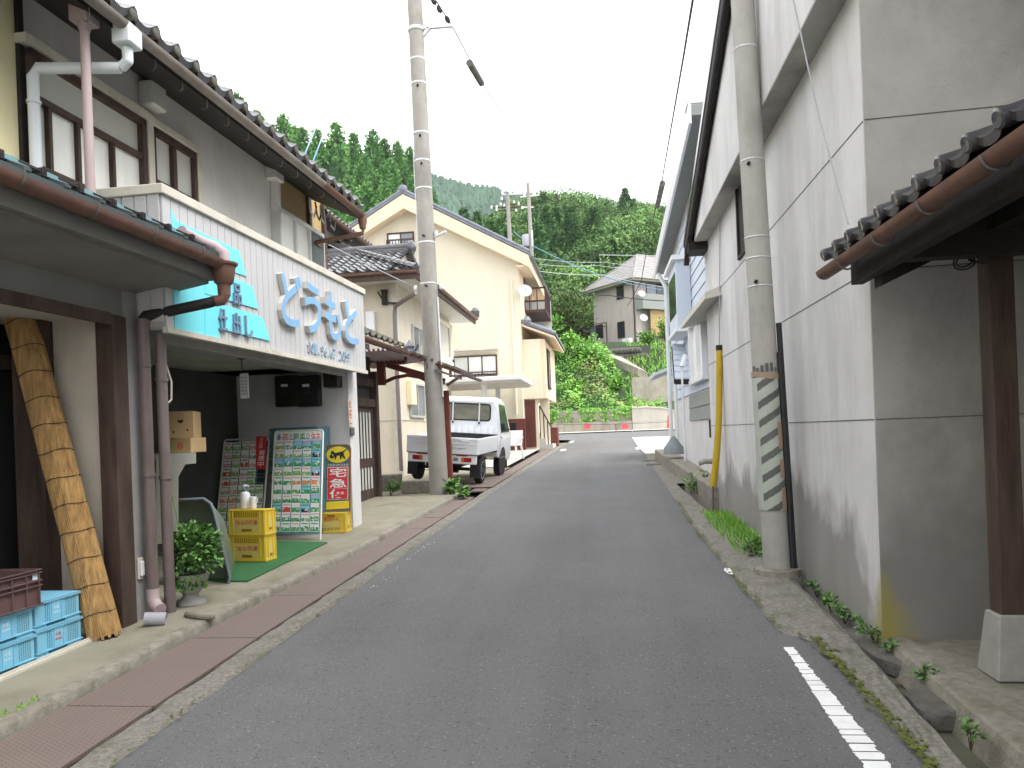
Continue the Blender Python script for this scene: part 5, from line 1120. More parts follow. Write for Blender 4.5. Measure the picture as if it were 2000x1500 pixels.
# delivery sign board with cat emblem
o = V((-3.61, 9.34, q2.z + .252)); ex = V((1, .06, 0)).normalized(); up = V((0, .13, 1)).normalized(); nr = ex.cross(up); w_, h_ = .33, .85
P = lambda u, v, k=0: o + ex * u + up * v + nr * k
ds = thing('delivery_sign', 'slate parcel delivery sign board with a yellow emblem standing on a yellow crate', 'sign board', tuple(o))
R = .05; pts = [P(0, 0), P(0, h_ - R), P(R * .3, h_ - R * .3), P(R, h_), P(w_ - R, h_), P(w_ - R * .3, h_ - R * .3), P(w_, h_ - R), P(w_, 0)]
g = MB(); g.prism(pts, nr * -.02); g.build('board', M['boardgrey'], ds); g = MB(); g.tube(pts + [pts[0]], .008, 6); g.build('rim', M['boardrim'], ds)
g = MB(); g.prism([P(w_ / 2 + .15 * math.cos(x), h_ - .125 + .105 * math.sin(x), .001) for x in frange(0, 2 * PI, 36)[:-1]], nr * .003); em = g.build('emblem', M['logoyellow'], ds)
g = MB(); C0_ = (w_ / 2 - .005, h_ - .125)
cat = [(-.085, .03), (-.075, .055), (-.062, .04), (-.045, .05), (-.04, .025), (-.01, .025), (.04, .035), (.07, .04), (.125, .075), (.13, .068), (.08, .022), (.085, -.01), (.11, -.055), (.092, -.058), (.06, -.02), (.05, -.06), (.035, -.06), (.03, -.012), (-.005, -.014), (-.02, -.06), (-.037, -.06), (-.035, -.02), (-.06, -.05), (-.078, -.047), (-.05, -.008), (-.06, .005), (-.085, .005)]
g.prism([P(C0_[0] + x, C0_[1] + y, .0045) for x, y in cat], nr * .002); g.prism([P(C0_[0] - .082 + .02 * math.cos(x), C0_[1] - .018 + .022 * math.sin(x), .0045) for x in frange(0, 2 * PI, 12)[:-1]], nr * .002); g.build('emblem_figure', M['black'], em)
g = MB(); text(g, 'クロネコヤマトの', P(.03, h_ - .275, .001), ex, up, .27, .034, .002, bold=.0); g.build('small_lettering', M['pwhite'], ds)
for i, ch in enumerate('宅急便'):
    v = h_ - .285 - (i + 1) * .135; g = MB(); g.prism([P(.035, v, .001), P(w_ - .035, v, .001), P(w_ - .035, v + .13, .001), P(.035, v + .13, .001)], nr * .003); rp = g.build('red_panel', M['red'], ds)
    g = MB(); g.prism([P(.029, v - .006, .0), P(w_ - .029, v - .006, .0), P(w_ - .029, v + .136, .0), P(.029, v + .136, .0)], nr * .001); g.build('panel_border', M['pwhite'], rp); g = MB(); text(g, ch, P(.06, v + .01, .0045), ex, up, w_ - .11, .112, .002, bold=.012); g.build('panel_character', M['pwhite'], rp)
g = MB(); g.prism([P(.02, .03, .001), P(w_ - .015, .04, .001), P(w_ - .015, .135, .001), P(.02, .13, .001)], nr * .003); g.build('yellow_strip', M['logoyellow'], ds)
# teal crates behind the tall rack
for i in range(4):
    g = MB(); x0, y0, z0 = -4.22, 9.18, gz(9.2) + .065 + i * .335; hh = .33
    g.box(x0, x0 + .62, y0, y0 + .42, z0, z0 + hh)
    for zz in (0, .1, .2, hh - .03): g.box(x0 - .012, x0 + .632, y0 - .012, y0, z0 + zz, z0 + zz + .02); g.box(x0 - .012, x0, y0, y0 + .42, z0 + zz, z0 + zz + .02)
    tag(g.build('teal_crate', M['teal'], bevel=.004), '%s dark teal plastic crate in the stack behind the tall seed rack' % ('lowest', 'second lowest', 'third', 'topmost')[i], 'crate', 'teal crates behind the seed rack')
# white stand with cardboard boxes
x0 = -3.90; sy0, sy1 = 6.02, 6.50; zt = 1.50; st = thing('white_stand', 'white board stand with a bracket shaped end panel carrying cardboard boxes', 'stand', (-3.8, 6.2, gz(6.2) + .06))
P0_ = [(-3.62, 1.42), (-3.62, 1.33), (-3.72, 1.31), (-3.80, 1.18), (-3.80, .25), (-4.0, .25), (-4.0, 1.42)]
P0_ = [aty(x, y, 6.3) for x, y in ((383, 884), (383, 905), (362, 907), (348, 932), (348, 1062), (305, 1062), (305, 888))]
sd_ = V((P0_[0].x, 6.3, 0)).normalized(); g = MB(); g.prism([(p.x, 6.3, p.z) for p in P0_], sd_ * .05); g.build('end_panel', M['ivory'], st); zs = P0_[0].z
g = MB(); g.prism([(P0_[6].x - .05, 6.35, zs - .05), (P0_[0].x - .035, 6.35, zs - .05), (P0_[0].x - .035, 6.35, zs - .001), (P0_[6].x - .05, 6.35, zs - .001)], sd_ * .4); g.build('top', M['ivory'], st)
c = V((P0_[0].x - .27, 6.49, zs + .002)); g = MB(); g.box(c.x - .10, c.x + .185, c.y - .12, c.y + .14, c.z, c.z + .13); b_ = tag(g.build('cardboard_box', M['cardboard'], bevel=.004), 'low closed cardboard box with faded print, under the open one', 'cardboard box', 'cardboard boxes on the white stand')
g = MB(); text(g, '野菜', (c.x - .07, c.y - .121, c.z + .03), (1, 0, 0), (0, 0, 1), .1, .05, .001); g.build('print', M['plime'], b_); g = MB(); text(g, '農協', (c.x + .06, c.y - .121, c.z + .03), (1, 0, 0), (0, 0, 1), .05, .06, .001); g.build('print', M['redprint'], b_)
T = Fr((c.x - .035, c.y - .15, c.z + .133), (math.cos(.32), math.sin(.32), 0), (-math.sin(.32), math.cos(.32), 0)); w_, d_, hh, th = .235, .34, .235, .006; g = MB(T)
g.box(0, w_, 0, th, 0, hh); g.box(0, w_, d_ - th, d_, 0, hh); g.box(0, th, th, d_ - th, 0, hh); g.box(w_ - th, w_, th, d_ - th, 0, hh); g.box(th, w_ - th, th, d_ - th, 0, th)
b_ = tag(g.build('cardboard_box', M['cardboard']), 'tall open topped cardboard box with hand holes, on top of the low box', 'cardboard box', 'cardboard boxes on the white stand')
g = MB(T)
for cx, cz, rx, rz_ in ((.13, .15, .024, .02), (.07, .055, .008, .013), (.185, .07, .008, .013)): g.prism([(cx + rx * math.cos(x), -.0015, cz + rz_ * (math.sin(x) if math.sin(x) < .3 else .3)) for x in frange(0, 2 * PI, 18)[:-1]], (0, .0, .0)) if False else g.add([(cx + rx * math.cos(x), -.0012, cz + rz_ * min(math.sin(x), .45)) for x in frange(0, 2 * PI, 18)[:-1]], [tuple(range(18))])
g.build('hand_hole', M['cardhole'], b_)
# leaning basin
bt = thing('basin', 'large green grey sink basin tipped on its side by the potted shrub', 'basin', (-3.7, 6.4, gz(6.4) + .06))
pix = [(330, 978), (398, 974), (412, 984), (418, 1000), (449, 1126), (446, 1140), (425, 1158), (330, 1190)]
A = [aty(x, y, 6.42 + .55 * max(0, (1060 - y)) / 420 + (0 if x < 425 else .05)) for x, y in pix]
cen = sum(A, V()) / len(A); n_in = (A[0] - A[3]).cross(A[4] - A[3]).normalized()
if n_in.y < 0: n_in = -n_in
inn = [cen + (p - cen) * .62 + n_in * .22 for p in A]; k = len(A); g = MB(); g.add(A + inn, [(i, (i + 1) % k, k + (i + 1) % k, k + i) for i in range(k)] + [tuple(range(k, 2 * k))]); g.add([p + n_in * .012 for p in A] + [p + n_in * .015 for p in inn], [(i, (i + 1) % k, k + (i + 1) % k, k + i) for i in range(k)] + [tuple(range(k, 2 * k))]); g.build('bowl', M['basin'], bt, smooth=True, angle=1.2)
g = MB(); g.tube(A + [A[0]], .014, 8); g.build('rim', M['basinrim'], bt, smooth=True)
# bucket
c = V((-4.10, 7.30, gz(7.3) + .075)); bk = thing('bucket', 'pale grey green plastic bucket behind the yellow crates', 'bucket', tuple(c)); g = MB(); g.lathe(c, [(.12, 0), (.16, .30), (.172, .305), (.172, .32), (.155, .32), (.118, .02)], 22, cap=False); g.build('body', mat('bucket_plastic', (.42, .48, .43), .5, .05), bk, smooth=True); g = MB(); g.tube([c + V((.165 * math.cos(x), .165 * math.sin(x) * .3 - .1, .31 - .07 * math.sin(x))) for x in frange(0, PI, 10)], .004, 5); g.build('handle', M['alu'], bk)
# potted shrub
c = V((-3.375, 5.78, gz(5.78) + .062)); pp = thing('potted_shrub', 'leafy potted shrub in a footed cement bowl by the shop corner', 'potted plant', tuple(c))
g = MB(); g.lathe(c, [(.115, 0), (.11, .02), (.07, .045), (.06, .075), (.09, .11), (.135, .19), (.15, .235), (.155, .245), (.14, .245), (.13, .20)], 24); g.build('pot', M['pot'], pp, smooth=True)
g = MB(); rr = random.Random(8)
for q in range(3000):
    a_ = rr.uniform(0, 2 * PI); e = rr.uniform(-.6, 1); rad = math.sqrt(max(.02, 1 - e * e)); f = rr.uniform(.45, 1.02) * (1 + .18 * noise.noise(V((a_ * 1.5, e * 3, 1))))
    p = c + V((.04 + .215 * rad * math.cos(a_) * f, .2 * rad * math.sin(a_) * f, .41 + .235 * e * f)); d = (p - (c + Z * .40)).normalized() + V((rr.gauss(0, .5), rr.gauss(0, .5), rr.gauss(0, .5)))
    s = rr.uniform(.028, .052); g.leaf(p, d, (rr.uniform(-.4, .4), rr.uniform(-.4, .4), 1), s, s * .62, rr.choice([0, 0, 0, 1, 2]))
for q in range(90):
    a_ = rr.uniform(3.5, 6.0); p = c + V((.15 * math.cos(a_), .15 * math.sin(a_), .25 - rr.uniform(0, .1))); g.leaf(p, (math.cos(a_), math.sin(a_), -.6), (0, -1, .5), .045, .028, rr.choice([0, 1, 2]))
g.build('foliage', [M['leaf'], M['leaf2'], M['leafd']], pp)
g = MB()
for q in range(14): a_ = rr.uniform(0, 6.3); g.tube([c + V((0, 0, .2)), c + V((.05 * math.cos(a_), .05 * math.sin(a_), .33)), c + V((.14 * math.cos(a_), .14 * math.sin(a_), .5))], .004, 4)
g.tube([c + V((-.05, 0, .3)), c + V((-.10, .0, .72)), c + V((-.125, 0, .86))], .005, 5, 1); g.build('stems', [M['stem'], M['leaf2']], pp)
P = gnd(392, 1206, .06); g = MB(); n = 14; g.prism([(P.x + .16 * math.cos(2 * PI * i / n) * random.uniform(.9, 1.05), P.y + .07 * math.sin(2 * PI * i / n) * random.uniform(.85, 1.1) - .06 * math.cos(2 * PI * i / n), P.z) for i in range(n)], (0, 0, .04)); tag(g.build('flat_stone', M['kerb'], bevel=.012, smooth=True), 'flat rough stone on the pavement in front of the potted shrub', 'stone')
# ================================================================ utility pole, porch, truck
def utility_pole(name, lab, base, top, rb, rt, ztop, grp=None, shaft='pole'):
    base, top = V(base), V(top); d = (top - base) / (top.z - base.z); P = lambda z: base + d * (z - base.z)
    t = thing(name, lab, 'utility pole', tuple(base), grp); g = MB(); zs = frange(base.z - .3, ztop, 14); g.tube([P(z) for z in zs], [rb + (rt - rb) * (z - base.z) / (ztop - base.z) for z in zs], 28); g.build('shaft', M[shaft], t, smooth=True)
    return t, P, lambda z: rb + (rt - rb) * (z - base.z) / (ztop - base.z)
B = gnd(858, 966, .03); T_ = aty(810, 0, B.y)
t, P, Rr = utility_pole('utility_pole', 'tall leaning grey concrete utility pole in front of the porch', B, T_, .172, .125, 11.0, shaft='poled')
for px, py in ((812, 118), (815, 165), (818, 262), (820, 316), (822, 370), (833, 475), (836, 555)):
    z = aty(px, py, B.y).z; g = MB(); g.lathe(P(z), [(Rr(z) + .004, -.012), (Rr(z) + .006, 0), (Rr(z) + .004, .012)], 24, cap=False); g.build('steel_band', M['band'], t, smooth=True)
for z in (4.2, 5.1, 6.4, 6.9, 7.8): g = MB(); s = random.choice([-1, 1]); g.tube([P(z) + V((0, -Rr(z) + .01, 0)), P(z) + V((.02 * s, -Rr(z) - .05, 0))], .018, 8); g.build('step_hole', M['dark'], t)
z = aty(800, 60, B.y).z; A = P(z); g = MB(); E_ = aty(884, 50, B.y); g.bar(A + V((Rr(z), 0, .02)), E_, .06, .05); g.bar(A + V((Rr(z) - .01, 0, -.12)), A + (E_ - A) * .35 + V((0, 0, .0)), .06, .05); g.lathe(A, [(Rr(z) + .012, -.03), (Rr(z) + .012, .03)], 20, cap=False); g.build('crossarm', M['alu'], t)
z = aty(845, 465, B.y).z; g = MB(); A = P(z); g.tube([A + V((Rr(z), -.02, 0)), A + V((.20, -.05, .02)), aty(871, 452, B.y - .1)], .022, 6); g.lathe(A + V((.19, -.05, .03)), [(.02, 0), (.03, .03), (.02, .06), (.03, .09)], 8); g.build('bracket', M['white'], t)
z = aty(838, 560, B.y).z; g = MB(); A = P(z)
for s, k in ((-1, .24), (1, .2)): g.lathe(A + V((s * (Rr(z) + .08), -.05, -.03)), [(.02, -.04), (.035, -.02), (.035, .03), (.02, .06)], 10)
g.build('insulator', M['white'], t, smooth=True)
g = MB(); g.tube([P(base_z) + V((-Rr(base_z) - .012, -.03, 0)) for base_z in frange(4.6, 10.8, 8)], .010, 6); g.tube([P(zz) + V((Rr(zz) + .006, -.06, 0)) for zz in frange(2.2, 4.0, 5)], .016, 6); g.build('riser_wire', M['whitepvc'], t)
POLE_L = P
# porch
u_ = 13.62; pc = thing('porch', 'rust red timber porch with a curved brace and sloping roof over the house entrance', 'porch', tuple(LF((u_, -.2, gz(14)))))
yb = 13.95; Pt = lambda px, py, y=yb: aty(px, py, y)
g = MB(); A = Pt(873, 765); Bq = Pt(881, 955, 14.1); g.bar((A.x, yb, gz(14)), (A.x - .02, yb, A.z + .02), .10, .10, up=(0, 1, 0)); g.build('post', M['porchred'], pc, bevel=.006)
g = MB(); a, b = Pt(737, 700), Pt(753, 752); g.box(a.x, b.x, yb - .08, yb + .06, b.z, a.z); g.build('bracket_block', M['porchred'], pc, bevel=.006)
g = MB(); a, b = Pt(712, 712), Pt(868, 742); g.bar((a.x, yb, Pt(712, 703).z), (Pt(792, 703).x, yb, Pt(792, 706).z), .10, .10); g.bar((Pt(755, 712).x, yb + .02, Pt(755, 712).z), (Pt(868, 745).x, yb + .02, Pt(868, 745).z), .08, .11); g.build('beam', M['porchred'], pc)
arc = [Pt(x, y) for x, y in ((752, 746), (770, 738), (795, 733), (820, 737), (845, 750), (862, 764), (872, 775))]; g = MB()
for p, q in zip(arc, arc[1:]): g.bar(p, q, .06, .06)
g.build('curved_brace', M['porchred'], pc)
ra, rb_ = Pt(790, 692), Pt(908, 734); g = MB(); g.hexa([(ra.x, yb - .45, ra.z), (rb_.x, yb - .45, rb_.z), (rb_.x, yb + 1.5, rb_.z), (ra.x, yb + 1.5, ra.z), (ra.x, yb - .45, ra.z + .05), (rb_.x, yb - .45, rb_.z + .05), (rb_.x, yb + 1.5, rb_.z + .05), (ra.x, yb + 1.5, ra.z + .05)])
la = Pt(712, 700); g.hexa([(la.x - .3, yb - .45, ra.z - .10), (ra.x, yb - .45, ra.z), (ra.x, yb + 1.5, ra.z), (la.x - .3, yb + 1.5, ra.z - .10), (la.x - .3, yb - .45, ra.z - .06), (ra.x, yb - .45, ra.z + .05), (ra.x, yb + 1.5, ra.z + .05), (la.x - .3, yb + 1.5, ra.z - .06)])
for i in range(3): f = .12 + .36 * i; x = ra.x + (rb_.x - ra.x) * f; z = ra.z + (rb_.z - ra.z) * f; g.box(x - .02, x + .02, yb - .46, yb - .40, z - .12, z)
rf = g.build('roof', M['woodred'], pc); g = MB(); dx = (rb_ - ra); dx.y = 0; n_ = 9
for i in range(n_):
    p = ra + dx * (i / n_); q = ra + dx * ((i + 1) / n_); g.bar((p.x, yb - .48, p.z + .075), (p.x, yb + 1.5, p.z + .075), .05, .045)
g.build('roof_batten', M['tilemoss'], rf)
g = MB(); g.gutter((rb_.x + .03, yb - .5, rb_.z + .02), (rb_.x + .03, yb + 1.5, rb_.z + .02), .045); g.tube([(rb_.x + .03, yb - .42, rb_.z - .02), Pt(873, 752, yb - .3), ], .028, 8); g.bar(Pt(850, 722, yb - .47), Pt(902, 740, yb - .47), .03, .04); g.build('gutter', M['brownpipe'], pc, smooth=True)
# corrugated plastic side roof and its finial
g = MB(); a, b = Pt(705, 686, 13.2), Pt(792, 684, 13.2); nn = 40
vs = []; 
for i in range(nn + 1):
    x = a.x + (b.x - a.x) * i / nn; z = a.z - .08 + .03 * math.sin(i * 1.6) ; vs += [(x, 12.6, z + .02), (x, 14.2, z - .05)]
g.add(vs, [(2 * i, 2 * i + 2, 2 * i + 3, 2 * i + 1) for i in range(nn)]); g.build('corrugated_sheet', mat('corrugated_plastic', (.40, .31, .32), .5, .1), rf, smooth=True)
g = MB(); c = Pt(800, 686, yb - .2); g.lathe(c - Z * .08, [(.10, 0), (.12, .06), (.08, .12), (.10, .17), (.03, .25), (.0, .30)], 12); g.tube([c, c + V((.12, 0, .02)), c + V((.16, 0, .12))], .03, 6); g.build('roof_finial', M['tilegrey'], rf, smooth=True)
# step blocks beside the pole
for lab, pa, pb, h in (('long low concrete step between the cream house and the utility pole', (784, 963), (838, 963), .22), ('square grey concrete block beside the entrance door', (741, 958), (774, 958), .30)):
    a, b = gnd(*pa, .03), gnd(*pb, .03); g = MB(); g.box(a.x, b.x, a.y, a.y + .38, a.z - .02, a.z + h); tag(g.build('concrete_block', M['kerb'], bevel=.015), lab, 'concrete block')
# small plants at the pole foot
PM = [M['leaf'], M['leaf2'], M['leafd']]
for px, py, lab, R, H, n, sd in ((762, 966, 'dark leafy weed growing beside the entrance door', .22, .34, 260, 3), (878, 968, 'big leaved green plant growing at the foot of the utility pole', .20, .36, 120, 4), (905, 972, 'small low green plant right of the pole plant', .12, .2, 80, 5)):
    shrub('wild_plant', lab, 'plant', gnd(px, py, .03), R, H, n, PM, sd, .12 if sd != 3 else .07, .075 if sd != 3 else .04, .5)

# small white pick-up truck: x right, y forward, origin between rear wheels on the ground
def truck():
    t = thing('pickup_truck', 'small white pickup truck parked with its tail to the street behind the utility pole', 'truck', (0, 0, 0))
    W = 1.475; hw = W / 2
    g = MB(); g.box(-hw + .04, hw - .04, -.52, 1.30, .60, .66)                                   # bed floor
    for s in (-1, 1): x = s * hw; g.box(min(x, x - s * .035), max(x, x - s * .035), -.54, 1.28, .60, .93)
    g.build('bed', M['truck'], t, bevel=.012)
    g = MB()
    g.box(-hw + .0, hw - .0, -.585, -.545, .60, .935); g.build('tailgate', M['truck'], t, bevel=.015); tg = t.children[-1]
    tg = [c for c in t.children if c.name.startswith('tailgate')][0]
    g = MB(); g.box(-hw + .03, hw - .03, -.595, -.58, .80, .815); g.box(-hw + .03, hw - .03, -.593, -.58, .885, .91); g.box(hw - .34, hw - .18, -.60, -.585, .85, .885); g.box(-hw + .18, -hw + .34, -.60, -.585, .85, .885); g.build('pressed_rib', M['truck'], tg, bevel=.006)
    g = MB(); text(g, 'HIJET', (.28, -.5865, .70), (1, 0, 0), (0, 0, 1), .22, .035, .003, bold=.02); g.build('lettering', M['greypvc'], tg)
    g = MB(); g.tube([(.22 + .024 * math.cos(x), -.588, .718 + .017 * math.sin(x)) for x in frange(0, 2 * PI, 14)], .004, 5, cap=False); g.bar((.22, -.588, .703), (.22, -.588, .733), .006, .01); g.build('emblem', M['chrome'], tg)
    g = MB(); g.box(.02, .10, -.5880, -.586, .70, .80); s_ = g.build('sticker', M['logoyellow'], tg); g = MB(); g.box(.035, .085, -.5895, -.588, .705, .755); g.prism([(.06 + .02 * math.cos(x), -.5895, .775 + .014 * math.sin(x)) for x in frange(0, 6.28, 10)[:-1]], (0, .001, 0)); g.build('sticker_print', M['pred'], s_)
    g = MB(); g.box(-hw + .02, hw - .02, -.575, -.545, .588, .600); g.build('bed_seam', M['black'], t); g = MB(); g.box(-hw + .01, hw - .01, 1.272, 1.284, .56, .95); g.build('bed_seam', M['black'], t); g = MB(); g.box(-hw + .03, hw - .03, -.56, -.50, .41, .60); g.build('bumper_panel', M['truck'], t, bevel=.012); bp = [c for c in t.children if c.name.startswith('bumper_panel')][0]
    for s in (-1, 1):
        a, b = sorted((s * (hw - .34), s * (hw - .13))); g = MB(); g.box(a, b, -.575, -.55, .455, .545); tl = g.build('tail_lamp', M['lampred'], t, bevel=.012)
        a, b = (a, a + .06) if s > 0 else (b - .06, b); g = MB(); g.box(a + .006, b, -.5775, -.574, .462, .538); g.build('indicator', M['lamporange'], tl)
        a, b = sorted((s * (hw - .44), s * (hw - .22))); g = MB(); g.box(a, b, -.57, -.555, .570, .592); g.build('reflector', M['lampred'], t)
    g = MB(); g.box(.24, .33, -.566, -.555, .47, .53); g.build('reverse_lamp', M['glass'], t)
    g = MB(); g.box(-.20, .13, -.572, -.555, .36, .53); g.build('number_plate', M['plate'], t, bevel=.004)
    g = MB(); g.box(-.36, .36, -.45, 2.0, .34, .58); g.tube([(-.2, 0, .27), (.2, 0, .27)], .09, 10); g.tube([(-.66, 0, .27), (.66, 0, .27)], .035, 8); g.box(-.40, -.32, -.4, 1.9, .40, .52); g.build('chassis', M['black'], t)
    for s in (-1, 1):
        x = s * (hw - .09); g = MB(); g.box(x - .10, x + .10, -.42, -.405, .14, .50); g.build('mud_flap', M['black'], t)
        for y in (0, 1.9):
            x = s * (hw - .085); wz = .272; ax = (s, 0, 0); g = MB(); g.lathe((x, y, wz), [(.19, -.07), (.255, -.072), (.272, -.05), (.272, .05), (.255, .072), (.19, .07)], 28, axis=ax); w_ = g.build('wheel', M['rubber'], t, smooth=True)
            g = MB(); g.lathe((x, y, wz), [(.185, .045), (.19, .070), (.175, .074), (.15, .05), (.10, .055), (.05, .07), (.0, .07)], 24, axis=ax); g.build('rim', M['chrome'], w_, smooth=True)
    # cab: lofted sections along y (rear wall, roof, windscreen, nose)
    secs = [(1.30, .55, 1.70, .0), (1.40, .45, 1.745, .0), (2.05, .33, 1.76, .0), (2.35, .33, 1.70, .0), (2.72, .33, 1.12, .0), (2.80, .33, .95, .0), (2.83, .36, .70, .0)]
    def prof(y, zb, zt):
        pts = []; top = zt; hwt = hw - .10 * max(0, (zt - 1.0) / .76)
        for (x, z) in ((hw - .02, zb), (hw, zb + .08), (hw, min(zt - .02, .98))): pts.append((x, z))
        if zt > 1.05: pts += [(hwt + .01, zt - .13), (hwt - .03, zt - .04), (hwt - .12, zt)]
        else: pts += [(hw - .01, zt - .015), (hw - .03, zt - .005), (hw - .12, zt)]
        return [(x, y, z) for x, z in pts] + [(-x, y, z) for x, z in reversed(pts)]
    g = MB(); rings = [prof(*s[:3]) for s in secs]; k = len(rings[0]); vs = [p for r in rings for p in r]; fs = []
    for j in range(len(rings) - 1):
        for i in range(k - 1): fs.append((j * k + i, j * k + i + 1, (j + 1) * k + i + 1, (j + 1) * k + i))
        fs.append((j * k + k - 1, j * k, (j + 1) * k, (j + 1) * k + k - 1))
    # rear wall with a window opening
    z0, z1, wx = 1.24, 1.60, .54
    rear = rings[0]; b = len(vs)
    win = [(wx, 1.30, z0), (wx, 1.30, z1), (-wx, 1.30, z1), (-wx, 1.30, z0)]; vs += win
    R = list(range(6)); Lh = list(range(6, 12))
    fs += [(0, 1, 2, b), (2, 3, b + 1, b), (3, 4, b + 1), (4, 5, b + 1), (5, 6, b + 2, b + 1), (6, 7, b + 2), (7, 8, b + 2), (8, 9, b + 3, b + 2), (9, 10, 11, b + 3), (11, 0, b, b + 3)]
    fs.append(tuple((len(rings) - 1) * k + i for i in range(k)))
    g.add(vs, fs); cab = g.build('cab', M['truck'], t, smooth=True, angle=.55)
    g = MB(); R = .07
    rr = [(wx - R + R * math.cos(a), z0 + R + R * math.sin(a)) for a in frange(-PI / 2, 0, 5)] + [(wx - R + R * math.cos(a), z1 - R + R * math.sin(a)) for a in frange(0, PI / 2, 5)] + [(-wx + R + R * math.cos(a), z1 - R + R * math.sin(a)) for a in frange(PI / 2, PI, 5)] + [(-wx + R + R * math.cos(a), z0 + R + R * math.sin(a)) for a in frange(PI, 1.5 * PI, 5)]
    g.tube([(x, 1.297, z) for x, z in rr] + [(rr[0][0], 1.297, rr[0][1])], .016, 6, cap=False); rw = g.build('rear_window', M['black'], t)
    g = MB(); g.add([(x, 1.296, z) for x, z in rr], [tuple(range(len(rr)))]); g.build('pane', M['rearglass'], rw)
    for x in (-.30, .30):
        g = MB(); g.tube([(x, 1.27, 1.20), (x, 1.255, 1.62), (x, 1.29, 1.70)], .014, 8); g.tube([(x, 1.27, 1.16), (x, 1.27, 1.21)], .02, 8, 1); g.build('guard_bar', [M['truck'], M['black']], t)
    g = MB(); g.tube([(-.62, 1.25, 1.66), (.62, 1.25, 1.66)], .02, 8); g.build('roof_rail', M['truck'], t)
    g = MB()
    for i in range(9): x = -.58 + i * .145; g.box(x - .045, x + .045, 1.283, 1.30, .70, 1.12)
    g.build('rear_panel_rib', M['truck'], t, bevel=.007)
    for s in (-1, 1):
        q = [(1.60, .98), (2.54, .98), (2.27, 1.58), (1.62, 1.62)]
        def sx(z): return s * (hw + .004 - (.10) * max(0, (z - .98) / .62) * .92)
        g = MB(); g.add([(sx(z), y, z) for y, z in q] + [(sx(z) + s * .006, y, z) for y, z in q], [(0, 1, 2, 3), (4, 5, 6, 7), (0, 1, 5, 4), (1, 2, 6, 5), (2, 3, 7, 6), (3, 0, 4, 7)]); g.build('side_window', M['glassd'], t)
        g = MB(); g.bar((s * (hw + .002), 1.55, .42), (s * (hw + .002), 1.55, .98), .008, .008); g.bar((s * (hw + .002), 1.55, .42), (s * (hw + .002), 2.2, .42), .008, .008); g.box(*sorted((s * hw, s * (hw + .02))), 1.62, 1.74, .86, .89); g.build('door_seam', M['greypvc'], t)
        g = MB(); g.tube([(s * (hw - .02), 2.42, 1.02), (s * (hw + .10), 2.40, 1.06)], .012, 6); g.box(*sorted((s * (hw + .06), s * (hw + .20))), 2.37, 2.43, 1.02, 1.20); g.build('door_mirror', M['black'], t, bevel=.015)
        c_ = (s * (hw - .003), 1.9, .30); g = MB(); g.lathe(c_, [(.35, -.02), (.35, .006), (.325, .008), (.325, -.02)], 28, axis=(s, 0, 0), cap=False); g.lathe(c_, [(.325, .004), (.0, .004)], 28, axis=(s, 0, 0), cap=False); g.build('wheel_arch', M['black'], t)
    g = MB(); g.add([(x * s, y, z) for (y, z, x) in ((2.34, 1.66, .56), (2.71, 1.14, .66)) for s in (-1, 1)], [(0, 1, 3, 2)]); g.v = [(p[0], p[1] + .012, p[2] + .012) for p in g.v]; g.build('windscreen', M['glassd'], t)
    return t
M['rearglass'] = mat('rear_glass', (.20, .20, .155), .12, .3, 2.5, 0, spec=.7, stretch=(1, 1, 2))
tk = truck(); A = gnd(936, 946, .02); yw = -.06; hd = V((math.sin(-yw), math.cos(yw), 0))
rxv = V((math.cos(yw), math.sin(yw), 0)); tk.location = A - rxv * .65 + V((0, 0, .085)); tk.rotation_euler = (.025, math.radians(5.0), yw)

# ================================================================ cream tiled house (second beyond the shop)
EZ = 5.30; hx0, hx1, hy0, hy1 = -12.0, -4.97, 18.0, 24.2
t = thing('tiled_house', 'cream two storey house with glazed grey hipped tile roof behind the porch', 'house', (-5, 20, gz(19)))
g = MB(); g.box(hx0, hx1, hy0, hy1, .3, EZ + .05); g.build('wall', M['cream2'], t)
g = MB(); zb_ = 1.95; g.box(hx1 - .02, hx1 + .018, hy0 - .018, hy1, zb_ - .03, zb_); g.box(hx0, hx1, hy0 - .018, hy0 - .001, zb_ - .03, zb_); g.box(hx1 - .16, hx1 + .012, hy0 - .012, hy0 + .16, .4, EZ); g.build('wall_band', M['cap'], t)
ex0, ex1, ey0, ey1 = hx0 - .6, -4.25, 17.25, 25.0; rise = 1.65; run = 3.3
e = [V((ex0, ey0, EZ)), V((ex1, ey0, EZ)), V((ex1, ey1, EZ)), V((ex0, ey1, EZ))]; ym = (ey0 + ey1) / 2
R1 = V((ex1 - (ey1 - ey0) / 2, ym, EZ + (ey1 - ey0) / 2 * .46)); R0 = V((ex0, ym, R1.z))
g = MB(); g.add([p + Z * .02 for p in e] + [R1, R0], [(0, 1, 4, 5), (1, 2, 4), (2, 3, 5, 4), (3, 0, 5)]); g.box(ex0, ex1, ey0, ey1, EZ - .09, EZ, 1); g.box(ex0, ex1 + .02, ey0 - .02, ey0 + .04, EZ - .16, EZ + .06, 2); g.box(ex1 - .04, ex1 + .02, ey0 + .04, ey1, EZ - .16, EZ + .06, 2)
rf = g.build('roof', [M['tile'], M['soffitw'], M['wood']], t)
